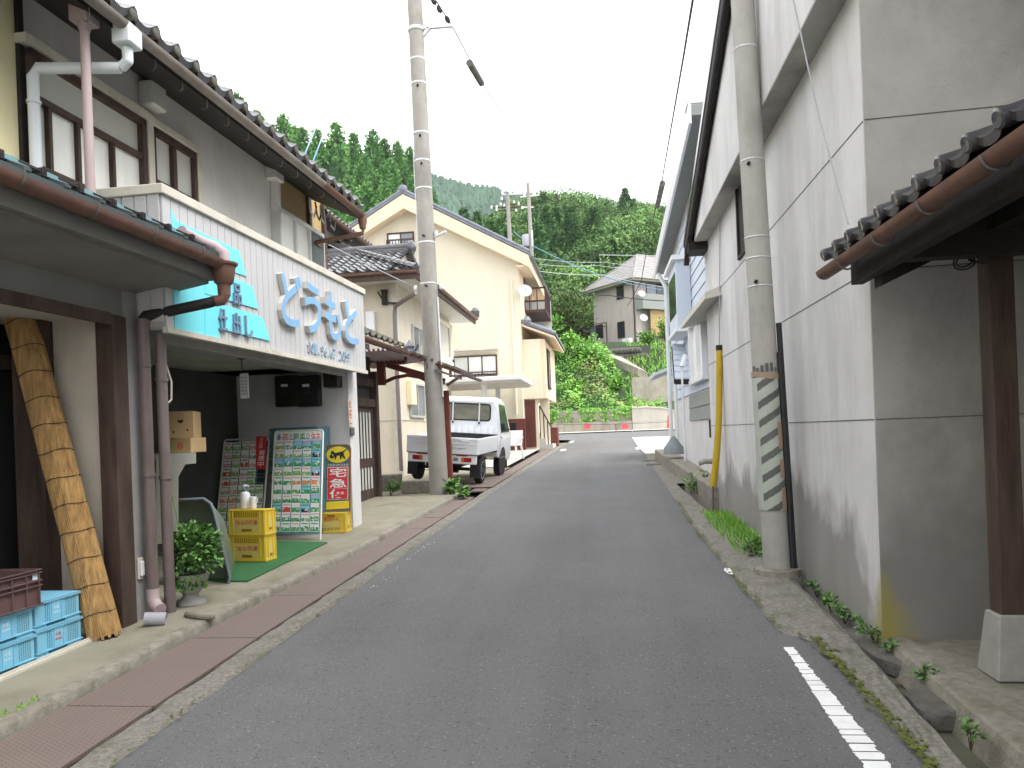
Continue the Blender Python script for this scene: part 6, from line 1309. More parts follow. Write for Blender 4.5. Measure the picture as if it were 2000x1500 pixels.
def hip_tiles(mb, a, b, c, d, pa=.27, pb=.25, amp=.045):
    """tiles on the slope a-b (eave) up to d-c (ridge): columns clipped by the hips"""
    a, b, c, d = V(a), V(b), V(c), V(d); al = (b - a).normalized(); upv = (d - a) - al * (d - a).dot(al); Ls = upv.length; upv.normalize(); k = int(Ls / pb)
    for j in range(k + 1):
        f = (j * pb) / Ls
        if f >= 1: break
        p = a + (d - a) * f; q = b + (c - b) * f; n = max(1, int(round((q - p).length / pa)))
        mb.tiles(p, al, upv, n, 1, (q - p).length / n, pb, amp, .03, sm=6)
g = MB(); hip_tiles(g, e[0] + V((5, 0, .04)), e[1] + V((0, 0, .04)), R1 + Z * .03, V((ex0 + 5, ym, R1.z + .03))); hip_tiles(g, e[1] + Z * .04, e[2] + Z * .04, R1 + Z * .03, R1 + Z * .03); g.build('tile', M['tile'], rf, smooth=True)
def ridge(mb, p, q, r=.09, n=None):
    p, q = V(p), V(q); L = (q - p).length; n = n or max(2, int(L / .24))
    for i in range(n): a = p + (q - p) * i / n; b = p + (q - p) * (i + 1.06) / n; mb.tube([a, b], [r * 1.06, r * .97], 10)
g = MB(); ridge(g, R1 + Z * .16, R0 + Z * .16, .10); g.box(R0.x, R1.x, ym - .1, ym + .1, R1.z - .05, R1.z + .13); ridge(g, e[1] + Z * .10, R1 + Z * .14, .085); ridge(g, e[2] + Z * .10, R1 + Z * .14, .085); c_ = e[1] + Z * .16; g.lathe(R1 + V((.1, 0, .16)), [(.16, -.12), (.18, .0), (.08, .08)], 10, axis=(1, 0, 0)); g.lathe(e[2] + V((0, 0, .16)), [(.14, -.1), (.16, .1), (.06, .22)], 8); g.build('ridge_cap', M['tile'], rf, smooth=True)
g = MB(); g.gutter((ex0, ey0 - .05, EZ + .02), (ex1 + .02, ey0 - .05, EZ + .02), .06); g.gutter((ex1 + .05, ey0, EZ + .02), (ex1 + .05, ey1, EZ + .02), .06); g.build('gutter', M['copper'], t, smooth=True)
rx1 = -4.87; yr = 19.35; zr_ = EZ + (yr - ey0) * .46 + .06
g = MB(); g.tiles((-11.3, ey0 - .02, EZ + .06), (1, 0, 0), (0, 1, .46), 24, 10, .268, .235, .045, .03, sm=6); ridge(g, (-11, yr, zr_ + .09), (rx1 + .05, yr, zr_ + .09), .09); g.box(-11, rx1, yr - .10, yr + .10, zr_ - .08, zr_ + .05); g.lathe((rx1 + .02, yr, zr_ + .06), [(.17, -.1), (.19, .0), (.08, .08)], 10, axis=(1, 0, 0)); g.build('gable_tile', M['tile'], rf, smooth=True)
g = MB(); g.prism([(rx1 - .2, 17.8, 5.45), (rx1 - .2, yr, zr_ - .08), (rx1 - .2, 20.9, 5.45)], (.02, 0, 0)); g.build('gable_wall', M['cream2'], t)
g = MB(); g.hexa([(-11, yr, zr_ - .12), (rx1, yr, zr_ - .12), (rx1, yr + 2.1, EZ + .0), (-11, yr + 2.1, EZ + .0), (-11, yr, zr_), (rx1, yr, zr_), (rx1, yr + 2.1, EZ + .12), (-11, yr + 2.1, EZ + .12)]); g.build('back_slope', M['tile'], rf)
ux = -7.05; g = MB(); g.box(-13, ux - .55, 19.4, 23.4, 5.6, 7.35); g.build('upper_wall', M['cream2'], t)
g = MB(); g.hexa([(ux, 18.9, 7.28), (ux, 23.9, 7.28), (ux - 4.5, 23.9, 9.3), (ux - 4.5, 18.9, 9.3), (ux, 18.9, 7.36), (ux, 23.9, 7.36), (ux - 4.5, 23.9, 9.38), (ux - 4.5, 18.9, 9.38)]); ur = g.build('upper_roof', M['woodblack'], t)
g = MB(); g.tiles((ux + .05, 18.9, 7.40), (0, 1, 0), (-1, 0, .45), 18, 16, amp=.045); g.build('tile', M['tile'], ur, smooth=True); g = MB(); g.gutter((ux + .08, 18.9, 7.32), (ux + .08, 23.9, 7.32), .07); g.build('gutter', M['copper'], ur, smooth=True)
g = MB(); D = lambda px, py, y=17.9: aty(px, py, y); a = D(770, 598); g.tube([D(812, 572, 17.35), D(772, 598), V((a.x, 17.9, a.z - .2)), V((a.x + .02, 17.9, .7))], .05, 10); g.build('downpipe', M['brownpipe'], t, smooth=True)
WS = Fr((hx1, 0, 0), (0, 1, 0), (1, 0, 0)); WN = Fr((0, hy0, 0), (1, 0, 0), (0, -1, 0))
fwin(t, WS, .01, 807, 698, 826, 648, M['glass'], M['alu'], 1)
uwin(t, WS, .01, 18.9, 20.3, 2.05, 2.85, M['glass'], M['alu'], 1)
g = MB(WS); u, z = WS.see(.08, 801, 790); u2, z2 = WS.see(.08, 818, 748); g.box(u, u + .45, 0, .14, z - .0, z2); g.build('gas_meter_cover', M['yellowwall'], t, bevel=.01)
# recessed arch balcony towards the far end
u0, z0 = WS.see(.02, 857, 700); u1, z1 = WS.see(.02, 877, 655); g = MB(WS); g.box(u0, hy1 - .15, -.02, .012, z0, z1 + .25); 
g.build('balcony_recess', M['soffitw'], t); g = MB(WS); g.box(u0 - .1, hy1 + .05, .0, .10, z0 - .7, z0 + .15); g.box(u0 - .1, hy1 + .05, .0, .10, z1 + .22, z1 + .36); g.box(hy1 - .2, hy1 + .05, .0, .10, z0, z1 + .3); g.build('balcony_parapet', M['cream'], t, bevel=.03)
a, b = aty(746, 595, 17.9), aty(754, 568, 17.9); g = MB(); g.box(a.x, b.x, 17.88, 18.0, a.z, b.z); g.box(a.x - .02, b.x + .02, 17.86, 17.98, b.z, b.z + .03); g.build('wall_lamp', M['woodblack'], t)
a = aty(722, 628, 17.9); g = MB(); g.box(a.x - .1, a.x + .12, 17.88, 18.0, a.z - .35, a.z + .25); g.build('vent_window', M['white'], t, bevel=.02)
g = MB(); g.tube([aty(x, y, 17.9) for x, y in ((738, 570), (745, 582), (760, 592), (776, 592))], .022, 6); g.build('service_wire', M['cable'], t)

# ================================================================ big cream gabled house
y0, y1 = 28.0, 35.5; xl, xr = -11.4, -3.1; RX, RZ_ = -7.18, 10.45; pit = .56
t = thing('gabled_house', 'large cream gabled house with peach trim and grey tiles beyond the truck', 'house', (-6, 30, gz(29)))
zr = RZ_ - (xr - RX) * pit - .12; zl = RZ_ - (RX - xl) * pit - .12
g = MB(); g.prism([(xl, y0, .5), (xr, y0, .5), (xr, y0, zr), (RX, y0, RZ_ - .12), (xl, y0, zl)], (0, y1 - y0, 0)); wl = g.build('wall', M['cream'], t)
xe, xf = -2.62, -12.0; vo = .55
g = MB()
for xa in (xe, xf):
    za = RZ_ - abs(xa - RX) * pit; p = [V((xa, y0 - vo, za)), V((RX, y0 - vo, RZ_)), V((RX, y1 + vo, RZ_)), V((xa, y1 + vo, za))]; g.hexa(p + [q + Z * .08 for q in p])
rf = g.build('roof', M['tilegrey'], t)
g = MB()
for xa, s in ((xe, -1), (xf, 1)):
    za = RZ_ - abs(xa - RX) * pit; sl_ = math.hypot(xa - RX, (xa - RX) * pit); g.tiles((xa, y0 - vo, za + .10), (0, 1, 0), (s, 0, pit), 31, int(sl_ / .27), .28, .275, .045, .03, sm=5)
g.build('tile', M['tilegrey'], rf, smooth=True)
g = MB()
for xa in (xe, xf):
    za = RZ_ - abs(xa - RX) * pit; ridge(g, (xa, y0 - vo + .05, za + .13), (RX, y0 - vo + .05, RZ_ + .13), .06)
ridge(g, (RX, y0 - vo, RZ_ + .16), (RX, y1 + vo, RZ_ + .16), .11); g.lathe((RX, y0 - vo + .02, RZ_ + .14), [(.16, -.08), (.18, .0), (.07, .08)], 10, axis=(0, -1, 0)); g.build('ridge_cap', M['tilegrey'], rf, smooth=True)
g = MB()
for xa in (xe, xf):
    za = RZ_ - abs(xa - RX) * pit; a, b = V((xa, y0 - vo + .02, za - .03)), V((RX, y0 - vo + .02, RZ_ - .03)); c_, d_ = b - Z * .52, a - Z * .42
    g.prism([a, b, c_, d_], (0, .05, 0))
    q = V((0, .05, 0)); g.prism([d_ + q, c_ + q, c_ + V((0, vo, .0)), d_ + V((0, vo, 0))], (0, 0, .03))
g.build('verge_board', M['peach'], t)
za = RZ_ - abs(xe - RX) * pit; g = MB(); g.box(xr - .0, xe - .02, y0 - vo + .08, y1 + vo, za - .40, za - .34); g.box(xe - .06, xe - .0, y0 - vo + .07, y1 + vo, za - .42, za - .05); g.build('eave_soffit', M['peach'], t)
g = MB(); g.gutter((xe + .06, y0 - vo, za - .02), (xe + .06, y1 + vo, za - .02), .075); g.build('gutter', M['tilegrey'], t, smooth=True)
GN = Fr((0, y0, 0), (1, 0, 0), (0, -1, 0)); GS = Fr((xr, 0, 0), (0, 1, 0), (1, 0, 0))
fwin(t, GN, .01, 760, 490, 806, 455, [M['curtain'], M['glass']], M['brownrail'], 1, .05)
g = MB(GN); a = GN.see(.35, 756, 500); b = GN.see(.35, 808, 470); g.box(a[0], b[0], .3, .36, a[1] + .55, a[1] + .6); g.box(a[0], b[0], .3, .36, a[1], a[1] + .04)
for i in range(10): u = a[0] + (b[0] - a[0]) * i / 9; g.box(u - .012, u + .012, .32, .345, a[1], a[1] + .58)
g.box(a[0], a[0] + .03, 0, .33, a[1] + .55, a[1] + .6); g.build('window_rail', M['brownrail'], t)
fwin(t, GN, .01, 889, 733, 968, 695, [M['frost'], M['curtain'], M['curtain']], M['brownrail'], 2, .05)
g = MB(GN); a = GN.see(.2, 886, 692); b = GN.see(.2, 972, 681); g.box(a[0], b[0] + .0, .0, .30, b[1] - .02, b[1] + .06); g.build('window_hood', M['cap'], t)
g = MB(GN); a = GN.see(.2, 905, 736); b = GN.see(.2, 970, 726); g.box(a[0], b[0], .12, .16, b[1], b[1] + .04); g.box(a[0], b[0], .12, .16, a[1] - .04, a[1])
for i in range(12): u = a[0] + (b[0] - a[0]) * i / 11; g.box(u - .01, u + .01, .13, .15, a[1], b[1])
g.build('window_rail', M['brownrail'], t)
g = MB(GN); a = GN.see(.06, 998, 545); b = GN.see(.06, 1007, 800); g.tube([(a[0], .07, a[1]), (a[0] + .02, .07, 2.2)], .045, 8); g.build('downpipe', M['cream'], t, smooth=True)
g = MB(); g.box(xl, xr + .02, y0 - .02, y0 - .001, .5, 2.02); g.box(xr + .001, xr + .02, y0 - .02, y0 + 1.0, .5, 2.02); g.build('brick_base', M['brickred'], t)
g = MB(); g.box(xr + .001, xr + .03, y0, y1, 3.9, zr + .02); g.build('side_trim', M['peach'], t)
# balcony and lower bay on the street side
yq = 29.2; A = aty(1019, 620, yq); Bq = aty(1056, 645, 31.8); g = MB(); g.box(xr, xr + .85, 29.6, 32.6, 6.15, 6.25); g.box(xr + .80, xr + .85, 29.6, 32.6, 7.05, 7.12)
for i in range(14): g.box(xr + .81, xr + .84, 29.6 + i * .23, 29.64 + i * .23, 6.25, 7.05)
for u in (29.6, 32.55): g.box(xr, xr + .85, u, u + .05, 7.05, 7.12); g.box(xr + .2, xr + .24, u, u + .05, 6.25, 7.05); g.box(xr + .5, xr + .54, u, u + .05, 6.25, 7.05)
g.build('balcony', M['brownrail'], t)
g = MB(GS); g.box(29.5, 32.4, .0, .05, 6.2, 7.9); bw = g.build('balcony_door', M['brownrail'], t); g = MB(GS); g.box(29.7, 32.2, .05, .058, 6.3, 7.8); g.build('pane', M['glassd'], bw)
g = MB(); g.box(xr + .02, xr + .86, 32.3, 32.36, 5.3, 7.0); g.build('side_screen', M['frost'], t)
bx = xr + .85; g = MB(); g.box(xr, bx, y0 + .35, 33.5, 2.75, 4.95); g.build('bay', M['peach'], t, bevel=.01)
g = MB(); g.box(xr, bx - .15, y0 + .30, y0 + .349, 2.75, 4.95); g.build('bay_panel', M['cream'], t)
BS = Fr((bx, 0, 0), (0, 1, 0), (1, 0, 0)); uwin(t, BS, .005, 29.0, 30.1, 3.2, 4.6, [M['glassd'], M['curtain']], M['brownrail'], 1, .05)
g = MB(); g.hexa([(xr, y0 + .1, 5.45), (bx + .40, y0 + .1, 4.93), (bx + .40, 33.9, 4.93), (xr, 33.9, 5.45), (xr, y0 + .1, 5.52), (bx + .40, y0 + .1, 5.0), (bx + .40, 33.9, 5.0), (xr, 33.9, 5.52)]); br = g.build('bay_roof', M['peach'], t)
g = MB(); g.tiles((bx + .43, y0 + .1, 5.03), (0, 1, 0), (-1, 0, .42), 20, 5, .28, .26, .045, .03, sm=5); ridge(g, (xr + .03, y0 + .12, 5.62), (bx + .42, y0 + .12, 5.10), .085); g.lathe((xr + .25, y0 + .1, 5.62), [(.14, -.1), (.17, .0), (.08, .14)], 8); g.build('tile', M['tilegrey'], br, smooth=True)
# entrance recess, steps, rail, planter
g = MB(); g.box(xr, xr + .5, y0 + .45, y0 + .6, .8, 2.75); g.box(xr + .5, bx, y0 + 1.4, y0 + 1.5, .8, 2.75); g.build('entrance_wall', M['cream'], t)
g = MB(); g.box(xr + .03, xr + .40, y0 + .40, y0 + .449, .95, 2.7); g.build('door', M['woodred'], t)
st = thing('entrance_steps', 'concrete entrance steps with brown handrail in front of the gabled house', 'steps', (xr + .7, y0 + 1, gz(29))); g = MB()
for i, (xa, xb) in enumerate(((xr + .3, bx + .15), (xr + .3, bx - .1), (xr + .3, bx - .35))): g.box(xa, xb, y0 + .5 + .001 * i, y0 + 2.2, gz(28) + .22 * i - .05, gz(28) + .22 * (i + 1) - .02)
g.build('tread', M['palewalk'], st); g = MB(); p, q = V((xr + .55, y0 + .55, gz(28) + 1.65)), V((bx + .1, y0 + .55, gz(28) + .85)); g.bar(p, q, .05, .05)
for f in (0, .35, .7, 1): r_ = p + (q - p) * f; g.bar((r_.x, r_.y, gz(28) + .2), r_, .04, .04, up=(0, 1, 0))
g.build('handrail', M['brownrail'], st)
g = MB(); x = bx - .28; g.box(x, x + .5, y0 + 2.3, y0 + 3.0, gz(29) - .02, gz(29) + .80); pl = tag(g.build('planter_box', M['brickred'], bevel=.015), 'tall dark red planter box beside the entrance steps', 'planter')
shrub('planter_plant', 'narrow bright green plant standing in the dark red planter box', 'plant', (x + .25, y0 + 2.6, gz(29) + .79), .2, .55, 160, [M['vine2'], M['vine2'], M['vine']], 12, .14, .07, 1.2)
dish(1025, 569, 27.9, .25, 'white satellite dish on the corner of the cream gabled house', .25)
# carport
cp = thing('carport', 'flat white carport with two posts beside the gabled house', 'carport', (-4.5, 26, gz(25))); a = aty(872, 747, 24.2); b = aty(1022, 743, 24.2); a2 = aty(985, 731, 27.2)
zc = aty(985, 745, 24.2).z; g = MB(); g.box(-7.2, b.x, 23.6, 27.4, zc, zc + .14); g.build('roof', M['white'], cp, bevel=.02); g = MB(); g.box(-7.2, b.x - .1, 23.7, 27.3, zc - .05, zc - .0); g.build('roof_rib', M['alu'], cp)
for px, yy in ((947, 24.2), (974, 27.0)): c_ = aty(px, 800, yy); g = MB(); g.box(c_.x - .08, c_.x + .08, yy - .07, yy + .07, gz(yy), zc - .05); g.build('post', M['white'], cp)
# white chair, brown railing, pavement things beside the truck
c_ = aty(1000, 872, 23.0); c_.z = gz(23) + .03; ch = thing('garden_chair', 'white plastic garden chair standing between truck and carport', 'chair', tuple(c_)); T = Fr(c_, (1, -.3, 0), (.3, 1, 0))
g = MB(T); g.box(-.24, .24, -.22, .24, .40, .44); g.build('seat', M['white'], ch, bevel=.02); g = MB(T); g.hexa([(-.24, .22, .44), (.24, .22, .44), (.24, .25, .44), (-.24, .25, .44), (-.22, .34, .86), (.22, .34, .86), (.22, .37, .86), (-.22, .37, .86)]); g.build('backrest', M['white'], ch, bevel=.012)
for sx in (-1, 1):
    for sy in (-1, 1): g = MB(T); g.bar((sx * .21, sy * .2, .41), (sx * .26, sy * .25, 0), .045, .045, up=(0, 1, 0)); g.build('leg', M['white'], ch)
    g = MB(T); g.bar((sx * .27, -.22, .62), (sx * .25, .27, .64), .05, .03); g.bar((sx * .27, -.2, .62), (sx * .25, -.22, .42), .04, .04, up=(0, 1, 0)); g.build('armrest', M['white'], ch)
a = gnd(988, 914, .03); g = MB(); g.bar((a.x, a.y, a.z), (a.x, a.y, a.z + .78), .07, .07, up=(0, 1, 0)); rl = tag(g.build('railing', M['brownrail']), 'short brown steel railing beside the front wheel of the white truck', 'railing'); g = MB(); g.bar((a.x, a.y, a.z + .74), (a.x - .5, a.y - .15, a.z + .90), .05, .05); g.bar((a.x, a.y, a.z + .22), (a.x - .5, a.y - .15, a.z + .30), .04, .04); g.build('rail', M['brownrail'], rl)

# ================================================================ RIGHT SIDE: stucco warehouse
t = thing('warehouse', 'large grey white stucco warehouse with jettied gable along the right of the street', 'warehouse', tuple(RF((6, 0, .2))))
U0, U1 = 4.93, 11.9
g = MB(RF); g.box(U0 + .02, U1, -7, 0, -.1, 4.198); g.build('wall', M['stucco'], t)
rk_ = lambda u: 4.36 + (11.76 - u) * .405
g = MB(RF); g.prism([(U0 - .3, .28, 3.79), (12.05, .28, 3.79), (12.05, .28, rk_(12.05) - .05), (3.6, .28, rk_(3.6) - .05), (U0 - .3, .28, rk_(4.6) - .05)], (0, 0, 0)) if False else g.add([(u, n, z) for n in (.20, -3.0) for u, z in ((U0 + .0, 4.20), (11.45, 4.20), (11.45, rk_(11.45) - .10), (U0, rk_(U0) - .10))], [(0, 1, 2, 3), (4, 5, 6, 7), (0, 1, 5, 4), (1, 2, 6, 5), (2, 3, 7, 6), (3, 0, 4, 7)]); g.build('upper_gable', M['stucco'], t)
g = MB(RF); g.box(U0, 11.45, .001, .198, 4.188, 4.197); g.build('jetty_soffit', M['stucco_shaded'], t)
g = MB(RF); a, b = (11.95, rk_(11.95)), (3.0, rk_(3.0))
g.hexa([(a[0], -7, a[1] - .06), (b[0], -7, b[1] - .06), (b[0], .30, b[1] - .06), (a[0], .30, a[1] - .06), (a[0], -7, a[1] + .04), (b[0], -7, b[1] + .04), (b[0], .30, b[1] + .04), (a[0], .30, a[1] + .04)])
rf = g.build('roof', M['tile'], t)
g = MB(RF); g.hexa([(a[0], .24, a[1] - .26), (b[0], .24, b[1] - .26), (b[0], .29, b[1] - .26), (a[0], .29, a[1] - .26), (a[0], .24, a[1] - .06), (b[0], .24, b[1] - .06), (b[0], .29, b[1] - .06), (a[0], .29, a[1] - .06)]); g.box(11.5, 11.96, .0, .28, a[1] - .20, a[1] - .07); g.build('verge_board', M['woodblack'], rf)
g = MB(RF); g.tube([(11.93, .27, a[1] - .34), (11.9, .26, a[1] - .20), (9.0, .26, rk_(9.0) - .26), (3.2, .26, rk_(3.2) - .26)], .04, 8); g.build('verge_pipe', M['woodblack'], rf, smooth=True)
g = MB(RF)
for z in (1.5, 2.41, 3.33):
    g.box(U0 + .02, U1, .0005, .003, z - .003, z + .003)
g.build('joint_line', M['stone'], t)
SD = Fr(RF((U0, 0, 0)), RF.u, RF.n)
# camera-facing side of the warehouse
q = RF((U0, 0, 0)); dv = V((1, -.045, 0)).normalized(); RS = Fr((q.x, q.y, 0), dv, (dv.y, -dv.x, 0))
g = MB(RS); g.box(.0, 7, -.25, .0, -.1, 8.0); g.build('side_wall', M['stucco_shaded'], t)
g = MB(RS)
for z in (1.5, 2.41, 3.33): g.box(.0, 7, .0005, .003, z - .003, z + .003)
g.build('joint_line', M['stone'], t)
u0, z1 = RF.see(0, 1438, 350); u1, z0 = RF.see(0, 1462, 500); u0 = 8.5; u1 = 9.08; g = MB(RF); g.box(u0, u1, .0035, .006, 3.43, 4.187); g.box(u0 - .03, u1 + .03, .0, .025, 3.39, 3.43); g.box(u1 - .05, u1, .006, .03, 3.43, 4.185); g.box(u0, u0 + .05, .006, .03, 3.43, 4.185); g.build('window_recess', M['woodblack'], t)
g = MB(RS); g.hexa([(.55, .004, 4.36), (7, .004, 4.36), (7, .95, 4.16), (.55, .95, 4.16), (.55, .004, 4.46), (7, .004, 4.46), (7, .95, 4.26), (.55, .95, 4.26)]); g.build('added_shade_slab', M['tile'], t)  # unseen slab added above the view to darken the top of the side wall
# pole at the right with stripes
B = gnd(1518, 1112, .05); T_ = aty(1450, 0, B.y)
t, P, Rr = utility_pole('utility_pole', 'grey concrete utility pole with a striped sleeve against the stucco warehouse', B, T_, .112, .082, 9.5)
zs0, zs1 = aty(1500, 995, B.y).z, aty(1490, 738, B.y).z
fl = (V((-.95, -.3, 0))).normalized()
g = MB(); NS = 40; Hs = zs1 - zs0
def sleeve_pt(a, z, k=0.008): c = P(z); r = Rr(z) + k; return c + V((math.cos(a) * r, math.sin(a) * r, 0))
vs = []; fs = []; ms = []
a0, a1 = math.radians(160), math.radians(320); rows = 260
for j in range(rows + 1):
    for i in range(NS + 1): vs.append(sleeve_pt(a0 + (a1 - a0) * i / NS, zs0 + Hs * j / rows))
for j in range(rows):
    for i in range(NS):
        f = (i / NS); v = (Hs * j / rows - f * .20 * 1.0) / .155
        fs.append((j * (NS + 1) + i, j * (NS + 1) + i + 1, (j + 1) * (NS + 1) + i + 1, (j + 1) * (NS + 1) + i)); ms.append(1 if (v % 1.0) < .42 and f > .36 else 0)
g.v = [tuple(p) for p in vs]; g.f = fs; g.m = ms; g.build('striped_sleeve', [M['stripew'], M['stripek']], t, smooth=True)
g = MB(); 
vs = [sleeve_pt(math.radians(160 + 170 * i / 20), zs1 + dz + .012 * math.sin(i * .3), .010) for dz in (-.005, .04) for i in range(21)]; g.add(vs, [(i, i + 1, 22 + i, 21 + i) for i in range(20)]); g.build('tape', M['tape'], t)
for f0, f1 in ((.46, .66), (.24, .38), (.0, .17)):
    g = MB(); vs = [sleeve_pt(math.radians(296 + 24 * i / 4), zs0 + Hs * (f0 + (f1 - f0) * j / 3), .013) for j in range(4) for i in range(5)]; g.add(vs, [(j * 5 + i, j * 5 + i + 1, j * 5 + i + 6, j * 5 + i + 5) for j in range(3) for i in range(4)]); g.build('tape', M['tape'], t)
for i in range(6):
    a = math.radians(200 + 20 * i); g = MB(); z = zs1 + .045; vs = [sleeve_pt(a + q * .12, z + r_, .009) for r_ in (0, random.uniform(.03, .08)) for q in (0, 1, 2)]; g.add(vs, [(0, 1, 4, 3), (1, 2, 5, 4)]); g.build('torn_paper', M['stripek'], t)
for px, py in ((1450, 98), (1478, 315), (1486, 465), (1490, 505), (1494, 560)):
    z = aty(px, py, B.y).z; g = MB(); g.lathe(P(z), [(Rr(z) + .003, -.006), (Rr(z) + .005, 0), (Rr(z) + .003, .006)], 24, cap=False); g.build('steel_band', M['band'], t)
for px, py in ((1478, 325), (1492, 553)): z = aty(px, py, B.y).z; g = MB(); g.tube([P(z) + V((-.05, -Rr(z) + .03, 0)), P(z) + V((-.05, -Rr(z) - .012, 0))], .014, 8); g.build('step_hole', M['dark'], t)
ca = math.radians(335); g = MB(); g.tube([sleeve_pt(ca, z, .022) for z in frange(B.z - .02, 2.1, 12)], .022, 8); g.tube([sleeve_pt(math.radians(350), z, .028) for z in frange(B.z, 2.35, 8)], .024, 8); g.build('cable_conduit', M['cable'], t, smooth=True)
g = MB(); z = B.z; n = 8; g.lathe(P(z) + V((-.0, 0, -.05)), [(.20, 0), (.19, .06), (.14, .07)], 12); g.build('footing', M['kerb'], t)
# guy wire and yellow guard
A = aty(1393, 950, 10.6); Bg = aty(1405, 683, 10.6); mid = (A + Bg) / 2 + V((.035, 0, 0)); yg = thing('guy_guard', 'yellow plastic guy wire guard with a black cap standing by the stucco wall', 'wire guard', (A.x, A.y, gz(10.6)))
g = MB(); g.tube([A, A + (Bg - A) * .25 + V((.028, 0, 0)), mid, A + (Bg - A) * .75 + V((.02, 0, 0)), Bg], [.045, .045, .043, .042, .042], 16); g.build('guard', M['guard'], yg, smooth=True); g = MB(); g.tube([Bg - Z * .01, Bg + Z * .06], .047, 16); g.build('cap', M['black'], yg); g = MB(); g.tube([V((A.x - .02, A.y, gz(10.6) - .1)), A + Z * .05], .014, 6); g.build('anchor_rod', M['brownpipe'], yg); g = MB(); g.tube([Bg, aty(1407, 200, 10.0), aty(1412, -60, 9.6)], .008, 5); g.build('guy_wire', M['cablegrey'], yg)
# plinth ledge in front of the blue house
g = MB(RF); g.hexa([(11.4, -.2, .1), (21, -.2, .4), (21, .22, .4), (11.4, .10, .1), (11.4, -.2, .62), (21, -.2, .92), (21, .22, .92), (11.4, .10, .62)]); tag(g.build('plinth', M['kerb'], bevel=.02), 'low mossy concrete plinth along the foot of the pale blue house', 'plinth')
g = MB(RF); g.box(19.2, 19.35, .1, .55, .4, .62); g.box(20.6, 20.75, .1, .55, .4, .66); tag(g.build('gutter_bridge', M['kerb']), 'two short concrete ties across the open drain by the pale blue house', 'drain tie')
P = aty(1377, 902, 11.6); g = MB(); g.tube([P + V((-.09, 0, -.02)), P + V((.0, 0, .01)), P + V((.12, .05, .0))], .04, 10); tag(g.build('drain_pipe', M['pot'], smooth=True), 'short grey drain pipe end on top of the plinth', 'drain pipe')

# ---- pale blue sided house
t = thing('blue_house', 'pale blue weatherboarded house beyond the stucco warehouse on the right', 'house', tuple(RF((15, 0, gz(15)))))
b0, b1 = 11.92, 19.6; rz = lambda u: 5.72 + (18.5 - u) * .095
RF0 = RF; RF = Fr(RF0((0, -.2, 0)), RF0.u, RF0.n)
g = MB(RF); g.add([(u, n, z) for n in (.0, -6) for u, z in ((b0, .2), (b1, .2), (b1, rz(b1) - .1), (b0, rz(b0) - .1))], [(0, 1, 2, 3), (4, 5, 6, 7), (0, 1, 5, 4), (1, 2, 6, 5), (2, 3, 7, 6), (3, 0, 4, 7)]); g.build('wall', M['whitewall'], t)
g = MB(RF); z = 2.15
while z < 8.8:
    ue = b1 if z + .25 < rz(b1) - .12 else min(b1, 18.5 - (z + .37 - 5.72) / .095)
    if ue > b0 + .3: g.hexa([(b0, .001, z), (ue, .001, z), (ue, .028, z), (b0, .028, z), (b0, .001, z + .215), (ue, .001, z + .215), (ue, .012, z + .215), (b0, .012, z + .215)])
    z += .222
g.build('siding', M['bluesiding'], t)
g = MB(RF)
for z in (1.62, 1.87): g.hexa([(b0, .001, z), (16.2, .001, z), (16.2, .024, z), (b0, .024, z), (b0, .001, z + .245), (16.2, .001, z + .245), (16.2, .010, z + .245), (b0, .010, z + .245)])
g.build('lower_panel', M['greypanel'], t)
for u in (12.5, 13.3): g = MB(RF); g.box(u, u + .05, .0, .03, 1.3, 1.6); g.build('wall_tie', M['brownrail'], t)
g = MB(RF); a, b = (20.2, rz(20.2)), (11.98, rz(11.98)); g.hexa([(a[0], -6, a[1] - .10), (b[0], -6, b[1] - .10), (b[0], .30, b[1] - .10), (a[0], .30, a[1] - .10), (a[0], -6, a[1] + .06), (b[0], -6, b[1] + .06), (b[0], .30, b[1] + .06), (a[0], .30, a[1] + .06)]); rf = g.build('roof', M['greypanel'], t)
g = MB(RF); g.hexa([(a[0], .302, a[1] - .22), (b[0], .302, b[1] - .22), (b[0], .345, b[1] - .22), (a[0], .345, a[1] - .22), (a[0], .302, a[1] + .08), (b[0], .302, b[1] + .08), (b[0], .345, b[1] + .08), (a[0], .345, a[1] + .08)]); g.build('verge_board', M['white'], rf)
g = MB(RF); ru = 12.25; g.box(ru - .2, ru + .15, -1, .33, rz(ru) + .02, rz(ru) + .13); g.box(ru - .22, ru + .18, -1, .35, rz(ru) + .13, rz(ru) + .18); g.build('ridge_end', M['alu'], rf)
